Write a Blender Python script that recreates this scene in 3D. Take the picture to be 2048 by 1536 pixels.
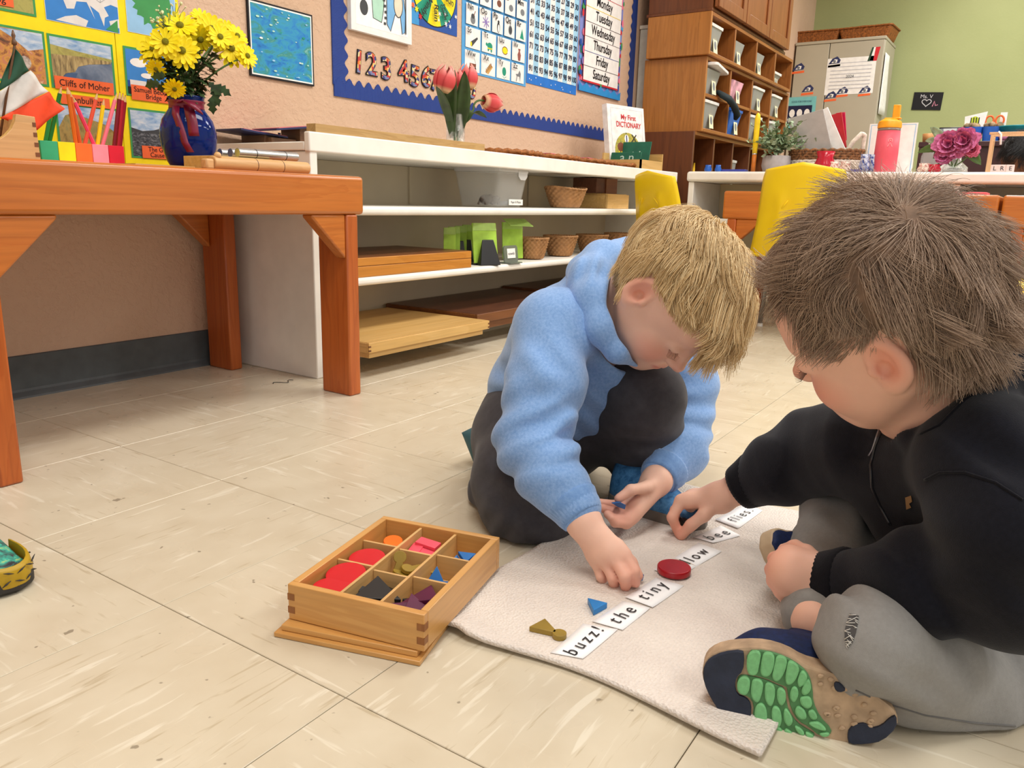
import bpy, bmesh, math, random
import numpy as np
from mathutils import Vector, Matrix, noise as mnoise

random.seed(7); RNG = np.random.default_rng(7)
scene = bpy.context.scene
for o in list(bpy.data.objects): bpy.data.objects.remove(o, do_unlink=True)
COL = scene.collection
PI = math.pi

# ------------------------------------------------------------------ camera
FPX = 1562.65
CAM_LOC = np.array([-0.785992, -1.113987, 0.482104])
_p, _y, _r = 0.231196, 0.582770, 0.025983
_f = np.array([math.cos(_y)*math.cos(_p), math.sin(_y)*math.cos(_p), -math.sin(_p)])
_rt = np.array([math.sin(_y), -math.cos(_y), 0.0]); _up = np.cross(_rt, _f)
CR = math.cos(_r)*_rt + math.sin(_r)*_up; CU = np.cross(CR, _f); CF = _f
cam = bpy.data.cameras.new('camera'); camo = bpy.data.objects.new('camera', cam); COL.objects.link(camo)
cam.sensor_width = 36; cam.lens = FPX/2048*36; cam.clip_start = 0.02; cam.clip_end = 60
camo.matrix_world = Matrix(((CR[0], CU[0], -CF[0], CAM_LOC[0]), (CR[1], CU[1], -CF[1], CAM_LOC[1]), (CR[2], CU[2], -CF[2], CAM_LOC[2]), (0, 0, 0, 1)))
scene.camera = camo
# ------------------------------------------------------------------ world, ceiling lamps, exposure
w = bpy.data.worlds.new('world'); scene.world = w; w.use_nodes = True
w.node_tree.nodes['Background'].inputs[0].default_value = (1.0, 0.98, 0.95, 1)
w.node_tree.nodes['Background'].inputs[1].default_value = 0.72
def ceiling_lamp(x, y, power, sx=1.2, sy=0.6, z=2.62):
    l = bpy.data.lights.new('ceiling_lamp', 'AREA'); l.shape = 'RECTANGLE'; l.size = sx; l.size_y = sy
    l.energy = power; l.color = (1.0, 0.975, 0.93)
    o = bpy.data.objects.new('ceiling_lamp', l); COL.objects.link(o); o.location = (x, y, z)
for lx, ly, lp in [(-0.5, -0.75, 30), (1.5, -0.75, 34), (3.7, -0.75, 40), (5.6, -0.75, 36), (-0.5, -2.9, 30), (1.5, -2.9, 34), (3.7, -2.9, 40), (5.6, -2.9, 30)]:
    ceiling_lamp(lx, ly, lp)
scene.view_settings.view_transform = 'Standard'; scene.view_settings.look = 'None'
scene.view_settings.gamma = 1.0; scene.view_settings.use_curve_mapping = False
scene.view_settings.exposure = 0.0

# ------------------------------------------------------------------ pixel <-> place (used to read places off the floor and walls)
def ray(x, y): return CF + CR*((x-1024)/FPX) + CU*((768-y)/FPX)
def onz(x, y, z=0.0): d = ray(x, y); return CAM_LOC + d*((z-CAM_LOC[2])/d[2])
def ony(x, y, Y): d = ray(x, y); return CAM_LOC + d*((Y-CAM_LOC[1])/d[1])
def onx(x, y, X): d = ray(x, y); return CAM_LOC + d*((X-CAM_LOC[0])/d[0])
def at(x, y, D): return CAM_LOC + ray(x, y)*D

# ------------------------------------------------------------------ materials
def lin(c):
    out = []
    for v in c[:3]:
        v = v/255.0
        out.append(v/12.92 if v <= 0.04045 else ((v+0.055)/1.055)**2.4)
    return (*out, 1.0)
MATS = {}
class NT:
    def __init__(s, m): s.t = m.node_tree; s.n = m.node_tree.nodes; s.l = m.node_tree.links; s.b = s.n['Principled BSDF']
    def node(s, typ, **kw):
        nd = s.n.new(typ)
        for k, v in kw.items():
            if k in nd.inputs: nd.inputs[k].default_value = v
            else: setattr(nd, k, v)
        return nd
    def ln(s, a, b): s.l.new(a, b)
    def coord(s, scale=(1, 1, 1), rot=(0, 0, 0), kind='Object'):
        tc = s.node('ShaderNodeTexCoord'); mp = s.node('ShaderNodeMapping')
        mp.inputs['Scale'].default_value = scale; mp.inputs['Rotation'].default_value = rot
        s.ln(tc.outputs[kind], mp.inputs['Vector']); return mp.outputs['Vector']
    def noise(s, vec, scale=5, detail=3, rough=0.5, dist=0):
        nd = s.node('ShaderNodeTexNoise', Scale=scale, Detail=detail, Roughness=rough, Distortion=dist)
        s.ln(vec, nd.inputs['Vector']); return nd.outputs['Fac']
    def ramp(s, fac, stops, interp='LINEAR'):
        r = s.node('ShaderNodeValToRGB'); r.color_ramp.interpolation = interp
        e = r.color_ramp.elements
        while len(e) < len(stops): e.new(0.5)
        for i, (p, c) in enumerate(stops): e[i].position = p; e[i].color = c if len(c) == 4 else lin(c)
        s.ln(fac, r.inputs['Fac']); return r.outputs['Color']
    def mix(s, a, b, fac, mode='MIX'):
        m = s.node('ShaderNodeMix'); m.data_type = 'RGBA'; m.blend_type = mode
        for sock, v in ((m.inputs[6], a), (m.inputs[7], b), (m.inputs[0], fac)):
            if isinstance(v, (int, float)): sock.default_value = v
            elif isinstance(v, tuple): sock.default_value = v if len(v) == 4 else lin(v)
            else: s.ln(v, sock)
        return m.outputs[2]
    def bump(s, height, strength=0.2, dist=0.01):
        b = s.node('ShaderNodeBump', Strength=strength, Distance=dist); s.ln(height, b.inputs['Height']); s.ln(b.outputs[0], s.b.inputs['Normal'])
    def color(s, c):
        if isinstance(c, tuple): s.b.inputs['Base Color'].default_value = c if len(c) == 4 else lin(c)
        else: s.ln(c, s.b.inputs['Base Color'])
def newmat(name, rough=0.5, spec=0.5):
    m = bpy.data.materials.new(name); m.use_nodes = True; n = NT(m)
    n.b.inputs['Roughness'].default_value = rough; n.b.inputs['Specular IOR Level'].default_value = spec
    MATS[name] = m; return m, n
def flat(name, c, rough=0.5, spec=0.5, var=0.06, scale=30, bump=0, metal=0, sheen=0, bscale=None):
    """plain colour with a little procedural unevenness"""
    if name in MATS: return MATS[name]
    m, n = newmat(name, rough, spec); v = n.coord()
    f = n.noise(v, scale, 3)
    a = tuple(max(0, x*(1-var)) for x in c); b = tuple(min(255, x*(1+var)) for x in c)
    n.color(n.ramp(f, [(0.3, a), (0.7, b)])); n.b.inputs['Metallic'].default_value = metal
    if sheen: n.b.inputs['Sheen Weight'].default_value = sheen
    if bump: n.bump(n.noise(v, bscale or scale*6, 4), bump, 0.004)
    return m
def wood(name, c1, c2, axis=0, rough=0.4, scale=9, spec=0.5, knots=True, coat=0.0, wob=1.2):
    if name in MATS: return MATS[name]
    m, n = newmat(name, rough, spec)
    sc = [scale*2.2]*3; sc[axis] = scale*0.22
    v = n.coord(tuple(sc)); oi = n.node('ShaderNodeObjectInfo')
    add = n.node('ShaderNodeVectorMath', operation='ADD'); n.ln(v, add.inputs[0])
    mul = n.node('ShaderNodeMath', operation='MULTIPLY'); mul.inputs[1].default_value = 37.0; n.ln(oi.outputs['Random'], mul.inputs[0])
    n.ln(mul.outputs[0], add.inputs[1]); v = add.outputs[0]
    f1 = n.noise(v, 1.0, 4, 0.55, wob)
    sc2 = [scale*22]*3; sc2[axis] = scale*0.8
    f2 = n.noise(n.coord(tuple(sc2)), 1.0, 2, 0.6)
    base = n.ramp(f1, [(0.25, c1), (0.5, tuple((a+b)/2 for a, b in zip(c1, c2))), (0.52, c1), (0.75, c2)])
    dark = tuple(x*0.8 for x in c1)
    col = n.mix(base, dark, n.ramp(f2, [(0.45, (0, 0, 0, 1)), (0.75, (0.4, 0.4, 0.4, 1))]))
    n.color(col); n.bump(f2, 0.05, 0.002)
    if coat: n.b.inputs['Coat Weight'].default_value = coat; n.b.inputs['Coat Roughness'].default_value = 0.25
    return m
def glassy(name, c, rough=0.02, ior=1.45, alpha=None):
    if name in MATS: return MATS[name]
    m, n = newmat(name, rough); n.color(c); n.b.inputs['Transmission Weight'].default_value = 1.0; n.b.inputs['IOR'].default_value = ior
    if alpha is not None: n.b.inputs['Alpha'].default_value = alpha
    return m
def plastic_clear(name, c, rough=0.25, alpha=0.35):
    """milky translucent plastic: see-through, with its own haze and gloss"""
    if name in MATS: return MATS[name]
    m, n = newmat(name, rough); n.color(c); n.b.inputs['Alpha'].default_value = alpha
    return m

# ------------------------------------------------------------------ mesh builder
class MB:
    def __init__(s): s.v = []; s.f = []; s.m = []; s.mi = 0
    def add(s, vs, fs):
        b = len(s.v); s.v.extend([tuple(map(float, p)) for p in vs])
        for f in fs: s.f.append(tuple(b+i for i in f)); s.m.append(s.mi)
        return s
    def box(s, x0, x1, y0, y1, z0, z1):
        vs = [(x, y, z) for z in (z0, z1) for y in (y0, y1) for x in (x0, x1)]
        return s.add(vs, [(0, 2, 3, 1), (4, 5, 7, 6), (0, 1, 5, 4), (2, 6, 7, 3), (0, 4, 6, 2), (1, 3, 7, 5)])
    def hexa(s, b, t):
        vs = list(b)+list(t); n = len(b)
        fs = [tuple(range(n))[::-1], tuple(range(n, 2*n))]+[(i, (i+1) % n, n+(i+1) % n, n+i) for i in range(n)]
        return s.add(vs, fs)
    def prism(s, poly, z0, z1, M=None):
        """polygon (counter-clockwise u,v) extruded along local z; M places it"""
        b = [Vector((p[0], p[1], z0)) for p in poly]; t = [Vector((p[0], p[1], z1)) for p in poly]
        if M is not None: b = [M @ p for p in b]; t = [M @ p for p in t]
        return s.hexa([tuple(p) for p in b], [tuple(p) for p in t])
    def poly(s, pts): return s.add(pts, [tuple(range(len(pts)))])
    def ring_tube(s, rings, caps=True, closed=False):
        n = len(rings[0]); vs = [p for r in rings for p in r]; fs = []
        m = len(rings)
        for i in range(m-1 if not closed else m):
            a = i*n; b = ((i+1) % m)*n
            for j in range(n): k = (j+1) % n; fs.append((a+j, a+k, b+k, b+j))
        if caps and not closed: fs.append(tuple(range(n))[::-1]); fs.append(tuple((m-1)*n+j for j in range(n)))
        return s.add(vs, fs)
    def tube(s, pts, r, n=8, caps=True, closed=False, flat=1.0, up=None):
        pts = [Vector(p) for p in pts]; m = len(pts)
        rr = r if hasattr(r, '__len__') else [r]*m
        rings = []; prev = Vector(up) if up is not None else None
        for i, p in enumerate(pts):
            if closed: t = pts[(i+1) % m]-pts[i-1]
            else: t = pts[min(i+1, m-1)]-pts[max(i-1, 0)]
            if t.length < 1e-9: t = Vector((0, 0, 1))
            t.normalize()
            if prev is None: prev = Vector((0, 0, 1)) if abs(t.z) < 0.9 else Vector((1, 0, 0))
            a = t.cross(prev)
            if a.length < 1e-6: a = t.cross(Vector((1, 0.3, 0)))
            a.normalize(); b = a.cross(t).normalized()
            if up is None: prev = b
            rings.append([tuple(p + a*(math.cos(2*PI*j/n)*rr[i]) + b*(math.sin(2*PI*j/n)*rr[i]*flat)) for j in range(n)])
        return s.ring_tube(rings, caps, closed)
    def cyl(s, p0, p1, r0, r1=None, n=16, caps=True): return s.tube([p0, p1], [r0, r0 if r1 is None else r1], n, caps)
    def lathe(s, prof, n=32, c=(0, 0, 0), sx=1, sy=1, cap0=True, cap1=True, wob=None):
        rings = [[(c[0]+r*sx*math.cos(2*PI*j/n)*(wob(2*PI*j/n, z) if wob else 1), c[1]+r*sy*math.sin(2*PI*j/n)*(wob(2*PI*j/n, z) if wob else 1), c[2]+z) for j in range(n)] for r, z in prof]
        b = len(s.v); s.ring_tube(rings, caps=False); m = len(prof)
        if cap0: s.f.append(tuple(b+j for j in range(n))[::-1]); s.m.append(s.mi)
        if cap1: s.f.append(tuple(b+(m-1)*n+j for j in range(n))); s.m.append(s.mi)
        return s
    def ball(s, c, r, nu=12, nv=8, R=None):
        r = r if hasattr(r, '__len__') else (r, r, r); rings = []
        for i in range(nv+1):
            th = -PI/2+PI*i/nv; cr = max(math.cos(th), 1e-3)
            ring = []
            for j in range(nu):
                ph = 2*PI*j/nu; p = Vector((r[0]*cr*math.cos(ph), r[1]*cr*math.sin(ph), r[2]*math.sin(th)))
                if R is not None: p = R @ p
                ring.append((c[0]+p.x, c[1]+p.y, c[2]+p.z))
            rings.append(ring)
        return s.ring_tube(rings, True)
    def surf(s, fn, nu, nv, thick=None):
        """grid surface fn(u,v)->point, u,v in 0..1"""
        P = [[Vector(fn(i/nu, j/nv)) for j in range(nv+1)] for i in range(nu+1)]
        vs = [tuple(P[i][j]) for i in range(nu+1) for j in range(nv+1)]
        return s.add(vs, [(i*(nv+1)+j, (i+1)*(nv+1)+j, (i+1)*(nv+1)+j+1, i*(nv+1)+j+1) for i in range(nu) for j in range(nv)])
    def xf(s, M): s.v = [tuple(M @ Vector(p)) for p in s.v]; return s
    def build(s, name, mat, parent=None, smooth=False, bevel=0, seg=2, sub=0, solid=0, loc=None, rot=None):
        me = bpy.data.meshes.new(name); me.from_pydata(s.v, [], s.f)
        ms = mat if isinstance(mat, (list, tuple)) else [mat]
        for m in ms: me.materials.append(m)
        if len(ms) > 1: me.polygons.foreach_set('material_index', s.m)
        if smooth: me.polygons.foreach_set('use_smooth', [True]*len(s.f))
        me.update(); o = bpy.data.objects.new(name, me); COL.objects.link(o)
        if parent is not None: o.parent = parent
        if loc is not None: o.location = loc
        if rot is not None: o.rotation_euler = rot
        if solid: md = o.modifiers.new('solid', 'SOLIDIFY'); md.thickness = solid; md.offset = 0
        if bevel:
            md = o.modifiers.new('bevel', 'BEVEL'); md.width = bevel; md.segments = seg; md.limit_method = 'ANGLE'; md.angle_limit = 0.6
            me.polygons.foreach_set('use_smooth', [True]*len(s.f))
            me.set_sharp_from_angle(angle=0.6) if hasattr(me, 'set_sharp_from_angle') else None
        if sub: md = o.modifiers.new('sub', 'SUBSURF'); md.levels = sub; md.render_levels = sub
        return o
def tag(o, label=None, cat=None, group=None, kind=None):
    if label: o['label'] = label
    if cat: o['category'] = cat
    if group: o['group'] = group
    if kind: o['kind'] = kind
    return o
def thing(name, label, cat, loc=(0, 0, 0), rz=0, group=None, rot=None):
    o = bpy.data.objects.new(name, None); COL.objects.link(o); o.empty_display_size = 0.02
    o.location = loc; o.rotation_euler = rot if rot is not None else (0, 0, rz)
    return tag(o, label, cat, group)
def copy_tree(o, parent=None):
    c = o.copy(); COL.objects.link(c)
    if parent is not None: c.parent = parent
    for ch in [x for x in o.children]: copy_tree(ch, c)
    return c
def text(body, size, mat, parent, M, name='lettering', align='CENTER', bold=0.0, spacing=1.0, line=1.0, sx=1.0, shear=0.0, valign='CENTER'):
    cu = bpy.data.curves.new(name, 'FONT'); cu.body = body; cu.size = size; cu.align_x = align; cu.align_y = valign
    cu.offset = bold; cu.space_character = spacing; cu.space_line = line; cu.shear = shear; cu.resolution_u = 4
    cu.materials.append(mat); o = bpy.data.objects.new(name, cu); COL.objects.link(o)
    if parent is not None: o.parent = parent
    o.matrix_local = M @ Matrix.Diagonal((sx, 1, 1, 1)); return o
def frame(origin, ux, vy):
    """matrix with local x along ux, local y along vy, local z their normal"""
    ux = Vector(ux).normalized(); vy = Vector(vy); nz = ux.cross(vy).normalized(); vy = nz.cross(ux).normalized()
    o = Vector(origin)
    return Matrix(((ux.x, vy.x, nz.x, o.x), (ux.y, vy.y, nz.y, o.y), (ux.z, vy.z, nz.z, o.z), (0, 0, 0, 1)))
def circle(cx, cy, r, n=24, ry=None, a0=0): return [(cx+r*math.cos(a0+2*PI*i/n), cy+(ry or r)*math.sin(a0+2*PI*i/n)) for i in range(n)]
def star(cx, cy, r, n=5, k=0.45, a0=PI/2): return [(cx+(r if i % 2 == 0 else r*k)*math.cos(a0+PI*i/n), cy+(r if i % 2 == 0 else r*k)*math.sin(a0+PI*i/n)) for i in range(2*n)]
class Print:
    """flat printed picture: coloured shapes laid over each other a hair apart, in the sheet's own u,v"""
    def __init__(s, step=0.00012): s.mb = MB(); s.mats = []; s.h = 0.0004; s.step = step
    def shape(s, pts, mat):
        if mat not in s.mats: s.mats.append(mat)
        s.mb.mi = s.mats.index(mat); s.mb.poly([(p[0], p[1], s.h) for p in pts]); s.h += s.step; return s
    def rect(s, x0, x1, y0, y1, mat): return s.shape([(x0, y0), (x1, y0), (x1, y1), (x0, y1)], mat)
    def line(s, pts, wd, mat):
        L = []; Rr = []
        for i, p in enumerate(pts):
            a = pts[max(i-1, 0)]; b = pts[min(i+1, len(pts)-1)]; dx, dy = b[0]-a[0], b[1]-a[1]; l = math.hypot(dx, dy) or 1
            L.append((p[0]-dy/l*wd/2, p[1]+dx/l*wd/2)); Rr.append((p[0]+dy/l*wd/2, p[1]-dx/l*wd/2))
        if mat not in s.mats: s.mats.append(mat)
        s.mb.mi = s.mats.index(mat)
        for i in range(len(pts)-1): s.mb.poly([(q[0], q[1], s.h) for q in (Rr[i], Rr[i+1], L[i+1], L[i])])
        s.h += s.step; return s
    def build(s, name, parent, M):
        o = s.mb.build(name, s.mats, parent); o.matrix_local = M; return o
# ================================================================== the room
WALL_Y = 0.83; WALL_X = 6.85; CEIL = 2.75
def wall_paint(name, c, c2, b=0.35):
    m, n = newmat(name, 0.75, 0.25); v = n.coord()
    n.color(n.ramp(n.noise(v, 1.6, 4), [(0.3, c), (0.7, c2)]))
    f = n.noise(v, 55, 4, 0.6); n.bump(n.ramp(f, [(0.45, (0, 0, 0, 1)), (0.62, (1, 1, 1, 1))]), b, 0.004); return m
m_wall = wall_paint('peach_textured_wall', (208, 174, 146), (216, 184, 158))
m_green = wall_paint('green_wall_paint', (160, 167, 116), (170, 176, 126), 0.08)
m_ceil = flat('ceiling_white', (238, 234, 225), 0.9)
o = MB().box(-3.0, WALL_X+0.1, WALL_Y, WALL_Y+0.1, 0, CEIL).build('wall_left', m_wall); tag(o, kind='structure')
o = MB().box(WALL_X, WALL_X+0.1, -5.0, WALL_Y, 0, CEIL).build('wall_back', m_green); tag(o, kind='structure')
o = MB().box(-3.0, WALL_X+0.1, -5.0, WALL_Y+0.1, CEIL, CEIL+0.1).build('ceiling', m_ceil); tag(o, kind='structure')
# baseboard: grey vinyl cove with a toe
m_base = flat('grey_vinyl_base', (84, 90, 92), 0.5, 0.4)
bb = MB()
prof = [(0, 0), (-0.018, 0), (-0.016, 0.004), (-0.006, 0.014), (-0.004, 0.02), (-0.004, 0.098), (-0.002, 0.1), (0, 0.1)]
bb.ring_tube([[(x, WALL_Y+p, z) for p, z in prof] for x in (-3.0, 0.632)])
o = bb.build('baseboard_left', m_base); tag(o, kind='structure')
bb = MB().ring_tube([[(WALL_X+p, y, z) for p, z in prof] for y in (0.82, -5.0)])
o = bb.build('baseboard_back', m_base); tag(o, kind='structure')
# floor: 12 inch vinyl tiles over a dark bed, grain turned a quarter from tile to tile
T = 0.3048
m_bed = flat('floor_bed', (70, 58, 44), 0.9)
fl = MB().box(-3.0, WALL_X, -5.0, WALL_Y, -0.06, -0.0030).build('floor', m_bed); tag(fl, kind='structure')
m_tile, n = newmat('cream_vinyl_tile', 0.30, 0.45)
oi = n.node('ShaderNodeObjectInfo')
mulr = n.node('ShaderNodeMath', operation='MULTIPLY'); mulr.inputs[1].default_value = 91.0; n.ln(oi.outputs['Random'], mulr.inputs[0])
def offs(vec):
    a = n.node('ShaderNodeVectorMath', operation='ADD'); n.ln(vec, a.inputs[0]); n.ln(mulr.outputs[0], a.inputs[1]); return a.outputs[0]
base = n.ramp(n.noise(offs(n.coord((14, 14, 14))), 1.0, 4), [(0.3, (202, 190, 166)), (0.7, (212, 202, 180))])
tint = n.mix(base, (198, 185, 161), n.ramp(oi.outputs['Random'], [(0.0, (0, 0, 0, 1)), (1.0, (0.3, 0.3, 0.3, 1))]))
lightf = n.ramp(n.noise(offs(n.coord((9, 75, 9))), 1.0, 3, 0.55, 0.6), [(0.60, (0, 0, 0, 1)), (0.67, (0.6, 0.6, 0.6, 1))])
c1 = n.mix(tint, (228, 221, 203), lightf)
darkf = n.ramp(n.noise(offs(n.coord((8, 85, 8), (0, 0, 0.05))), 1.3, 3, 0.6, 0.5), [(0.62, (0, 0, 0, 1)), (0.69, (0.6, 0.6, 0.6, 1))])
c2 = n.mix(c1, (176, 160, 130), darkf)
speck = n.ramp(n.noise(offs(n.coord((60, 60, 60))), 1.0, 2, 0.5), [(0.73, (0, 0, 0, 1)), (0.76, (0.7, 0.7, 0.7, 1))])
c3 = n.mix(c2, (120, 108, 90), speck); n.color(c3)
fr = n.noise(n.coord((3, 3, 3), kind='Object'), 2.0, 3)
rr = n.node('ShaderNodeMapRange'); rr.inputs['To Min'].default_value = 0.2; rr.inputs['To Max'].default_value = 0.38; n.ln(fr, rr.inputs['Value']); n.ln(rr.outputs[0], n.b.inputs['Roughness'])
n.bump(n.noise(n.coord((5, 5, 5)), 3.0, 3), 0.04, 0.01)
h = T/2-0.0005; e = 0.0007
tm = MB().hexa([(-h, -h, -0.003), (h, -h, -0.003), (h, h, -0.003), (-h, h, -0.003)], [(-h, -h, -e), (h, -h, -e), (h, h, -e), (-h, h, -e)])
k = h-e; tm.f.pop(1); tm.m.pop(1)
tm.ring_tube([[(-h, -h, -e), (h, -h, -e), (h, h, -e), (-h, h, -e)], [(-k, -k, 0), (k, -k, 0), (k, k, 0), (-k, k, 0)]], caps=False)
tm.poly([(-k, -k, 0), (k, -k, 0), (k, k, 0), (-k, k, 0)])
t0 = tm.build('tile', m_tile, fl); first = True
for i in range(-4, 22):
    for j in range(-8, 3):
        x = (i+0.5)*T; y = (j+0.5)*T
        if y > WALL_Y: continue
        t = t0 if first else t0.copy()
        if not first: COL.objects.link(t)
        first = False
        t.location = (x, y, 0); t.rotation_euler = (0, 0, (PI/2 if (i+j) % 2 else 0) + (PI if random.random() < 0.5 else 0))
o = None
# ================================================================== orange work tables
m_pine = wood('orange_pine_x', (184, 100, 32), (206, 124, 52), 0, 0.32, 5, 0.5, coat=0.25, wob=2.2)
m_pine_y = wood('orange_pine_y', (184, 100, 32), (206, 124, 52), 1, 0.32, 5, 0.5, coat=0.25, wob=2.2)
m_pine_z = wood('orange_pine_z', (172, 82, 26), (194, 104, 42), 2, 0.35, 6, 0.5, coat=0.2, wob=1.5)
def gusset(mb, x0, sx, y0, y1, ztop, s=0.103):
    mb.hexa([(x0, y0, ztop), (x0+sx*s, y0, ztop), (x0+sx*s*0.97, y0, ztop-0.008), (x0, y0, ztop-s)][::(1 if sx > 0 else -1)],
            [(x0, y1, ztop), (x0+sx*s, y1, ztop), (x0+sx*s*0.97, y1, ztop-0.008), (x0, y1, ztop-s)][::(1 if sx > 0 else -1)])
def work_table(label, M, L, Dp, ht=0.527, ap=0.088, legs=((0.055,), (0.055,)), group=None):
    """table along local x (0..L), depth local y (0..Dp); board rims of two-by-fours"""
    t = thing('work_table', label, 'table', group=group); t.matrix_world = M
    MB().box(0.038, L-0.038, 0.038, Dp-0.038, ht-0.03, ht-0.002).build('table_top', m_pine, t, bevel=0.003)
    for y0 in (0, Dp-0.038): MB().box(0, L, y0, y0+0.038, ht-ap, ht).build('rim_board', m_pine, t, bevel=0.009, seg=3)
    for x0 in (0.0005, L-0.0385): MB().box(x0, x0+0.038, 0.039, Dp-0.039, ht-ap, ht-0.001).build('rim_board', m_pine_y, t, bevel=0.006, seg=2)
    zb = ht-ap
    for x0, sx in ((legs[0], 1), (L-legs[1], -1)):
        for y0 in (0.003, Dp-0.1-0.003):
            MB().box(min(x0, x0-sx*0.037), max(x0, x0-sx*0.037), y0, y0+0.098, 0, zb).build('leg', m_pine_z, t, bevel=0.004)
            mb = MB(); yy = y0+0.004 if y0 < 0.1 else y0+0.06
            gusset(mb, x0, sx, yy, yy+0.034, zb); mb.build('corner_brace', m_pine, t, bevel=0.004)
    return t
XL = -0.46
work_table('orange-stained wooden work table holding the blue flower vase', Matrix.Translation((XL, 0.243, 0)), 0.612-XL, 0.565, legs=(XL*-1-0.203, 0.612-0.555))
Mt = Matrix.Translation((2.45, 0.0, 0)) @ Matrix.Rotation(-PI/2, 4, 'Z')
work_table('orange wooden table behind the two yellow chairs and the boys', Mt, 0.975, 0.56, 0.541, 0.112, legs=(0.06, 0.06))
work_table('orange wooden table with a yellow chair tucked at it, beyond the gap', Matrix.Translation((2.45, -0.985, 0)) @ Matrix.Rotation(-PI/2, 4, 'Z'), 0.975, 0.56, 0.541, 0.112, legs=(0.075, 0.06))

# ================================================================== white low bookcase along the wall
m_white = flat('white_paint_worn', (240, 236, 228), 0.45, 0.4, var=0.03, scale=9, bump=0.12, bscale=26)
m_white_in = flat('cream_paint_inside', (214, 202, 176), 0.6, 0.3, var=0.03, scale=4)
SX0, SX1, SY0 = 0.634, 3.03, 0.445
bc = thing('bookcase', 'long low white bookcase with two open shelves along the peach wall', 'bookcase', (SX0, SY0, 0))
Ls = SX1-SX0; Dd = WALL_Y-SY0-0.002
MB().box(0, 0.024, 0.004, Dd, 0, 0.590).build('end_panel', m_white, bc, bevel=0.003)
MB().box(Ls-0.03, Ls, 0.004, Dd, 0, 0.590).build('end_panel', m_white, bc, bevel=0.003)
MB().box(-0.004, Ls+0.004, 0.0205, Dd, 0.591, 0.613).build('top_board', m_white, bc, bevel=0.003, seg=2); MB().box(-0.005, Ls+0.005, 0, 0.020, 0.588, 0.637).build('front_rail', m_white, bc, bevel=0.004, seg=3)
MB().box(0.025, Ls-0.031, 0.006, Dd-0.012, 0.430, 0.455).build('shelf_board', m_white, bc, bevel=0.010, seg=3)
MB().box(0.025, Ls-0.031, 0.006, Dd-0.012, 0.236, 0.259).build('shelf_board', m_white, bc, bevel=0.009, seg=3)
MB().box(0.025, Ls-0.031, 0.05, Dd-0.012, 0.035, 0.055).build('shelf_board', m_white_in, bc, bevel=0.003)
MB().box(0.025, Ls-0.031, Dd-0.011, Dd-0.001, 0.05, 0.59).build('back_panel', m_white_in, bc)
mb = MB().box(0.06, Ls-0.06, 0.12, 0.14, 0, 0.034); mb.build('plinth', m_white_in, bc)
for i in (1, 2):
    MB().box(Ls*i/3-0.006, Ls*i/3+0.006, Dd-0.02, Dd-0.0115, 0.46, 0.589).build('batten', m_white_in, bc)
# ================================================================== white counter in front of the green wall
ct = thing('counter', 'white shelving counter carrying the pink bottle and flowers', 'counter', (3.0, 0.385, 0))
CL = 2.35
MB().box(0, 0.42, -CL, 0, 0.593, 0.641).build('top_board', m_white, ct, bevel=0.012, seg=3)
MB().box(0.015, 0.41, -0.036, -0.008, 0, 0.592).build('end_panel', m_white, ct, bevel=0.003)
MB().box(0.015, 0.41, -CL+0.008, -CL+0.036, 0, 0.592).build('end_panel', m_white, ct, bevel=0.003)
MB().box(0.02, 0.40, -CL+0.037, -0.037, 0.395, 0.418).build('shelf_board', m_white, ct, bevel=0.005)
MB().box(0.02, 0.40, -CL+0.037, -0.037, 0.08, 0.105).build('shelf_board', m_white, ct, bevel=0.005)
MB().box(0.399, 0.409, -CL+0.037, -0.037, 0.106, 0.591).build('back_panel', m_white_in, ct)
MB().box(0.02, 0.40, -CL/2-0.012, -CL/2+0.012, 0.42, 0.591).build('divider', m_white, ct)
# ================================================================== things on the peach wall
def C_(name, c, **k): return flat('print_'+name, c, 0.55, 0.3, var=k.pop('var', 0.03), **k)
black = C_('black', (22, 20, 24)); white = C_('white', (240, 238, 234)); yellow = C_('yellow', (246, 224, 12)); pgreen = C_('green', (66, 150, 84))
orange = C_('orange', (238, 106, 54)); skyb = C_('sky', (130, 170, 214)); seab = C_('sea', (70, 96, 134)); mapblue = C_('map_blue', (58, 132, 208)); mapland = C_('map_land', (226, 222, 218))
lightblue = C_('light_blue', (150, 196, 232)); midblue = C_('mid_blue', (84, 162, 220)); deepblue = C_('deep_blue', (30, 78, 160)); teal = C_('teal', (24, 148, 118)); red = C_('red', (206, 44, 52))
mint = C_('mint', (176, 218, 196)); pale = C_('pale', (232, 214, 190)); grey = C_('grey', (120, 124, 128)); dgrey = C_('dark_grey', (62, 64, 68)); brown = C_('brown', (120, 66, 44)); pink = C_('pink', (232, 120, 150)); purple = C_('purple', (140, 120, 190))
def mottle(name, cols, scale=30, sc=(1, 1, 1), dist=0.5, det=4):
    m, n = newmat(name, 0.5, 0.3); k = len(cols)
    n.color(n.ramp(n.noise(n.coord(sc), scale, det, 0.6, dist), [(0.28+0.44*i/(k-1), c) for i, c in enumerate(cols)])); return m
m_autumn = mottle('print_autumn_trees', [(60, 52, 40), (150, 92, 60), (206, 150, 70), (190, 120, 90), (222, 190, 150)], 45)
m_cloud = mottle('print_cloudy_sky', [(110, 150, 196), (170, 192, 216), (226, 228, 230)], 28, (1, 2.5, 1))
m_cliff = mottle('print_cliff_rock', [(84, 74, 58), (160, 138, 92), (206, 184, 130)], 40, (4, 0.8, 1))
m_moor = mottle('print_moor', [(120, 120, 60), (176, 168, 92), (150, 140, 80)], 40)
m_seap = mottle('print_sea', [(52, 70, 100), (110, 124, 146), (150, 158, 172)], 12)
m_rocks = mottle('print_black_rocks', [(22, 24, 28), (70, 74, 80), (140, 144, 150)], 120, (1, 2, 1))
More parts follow.
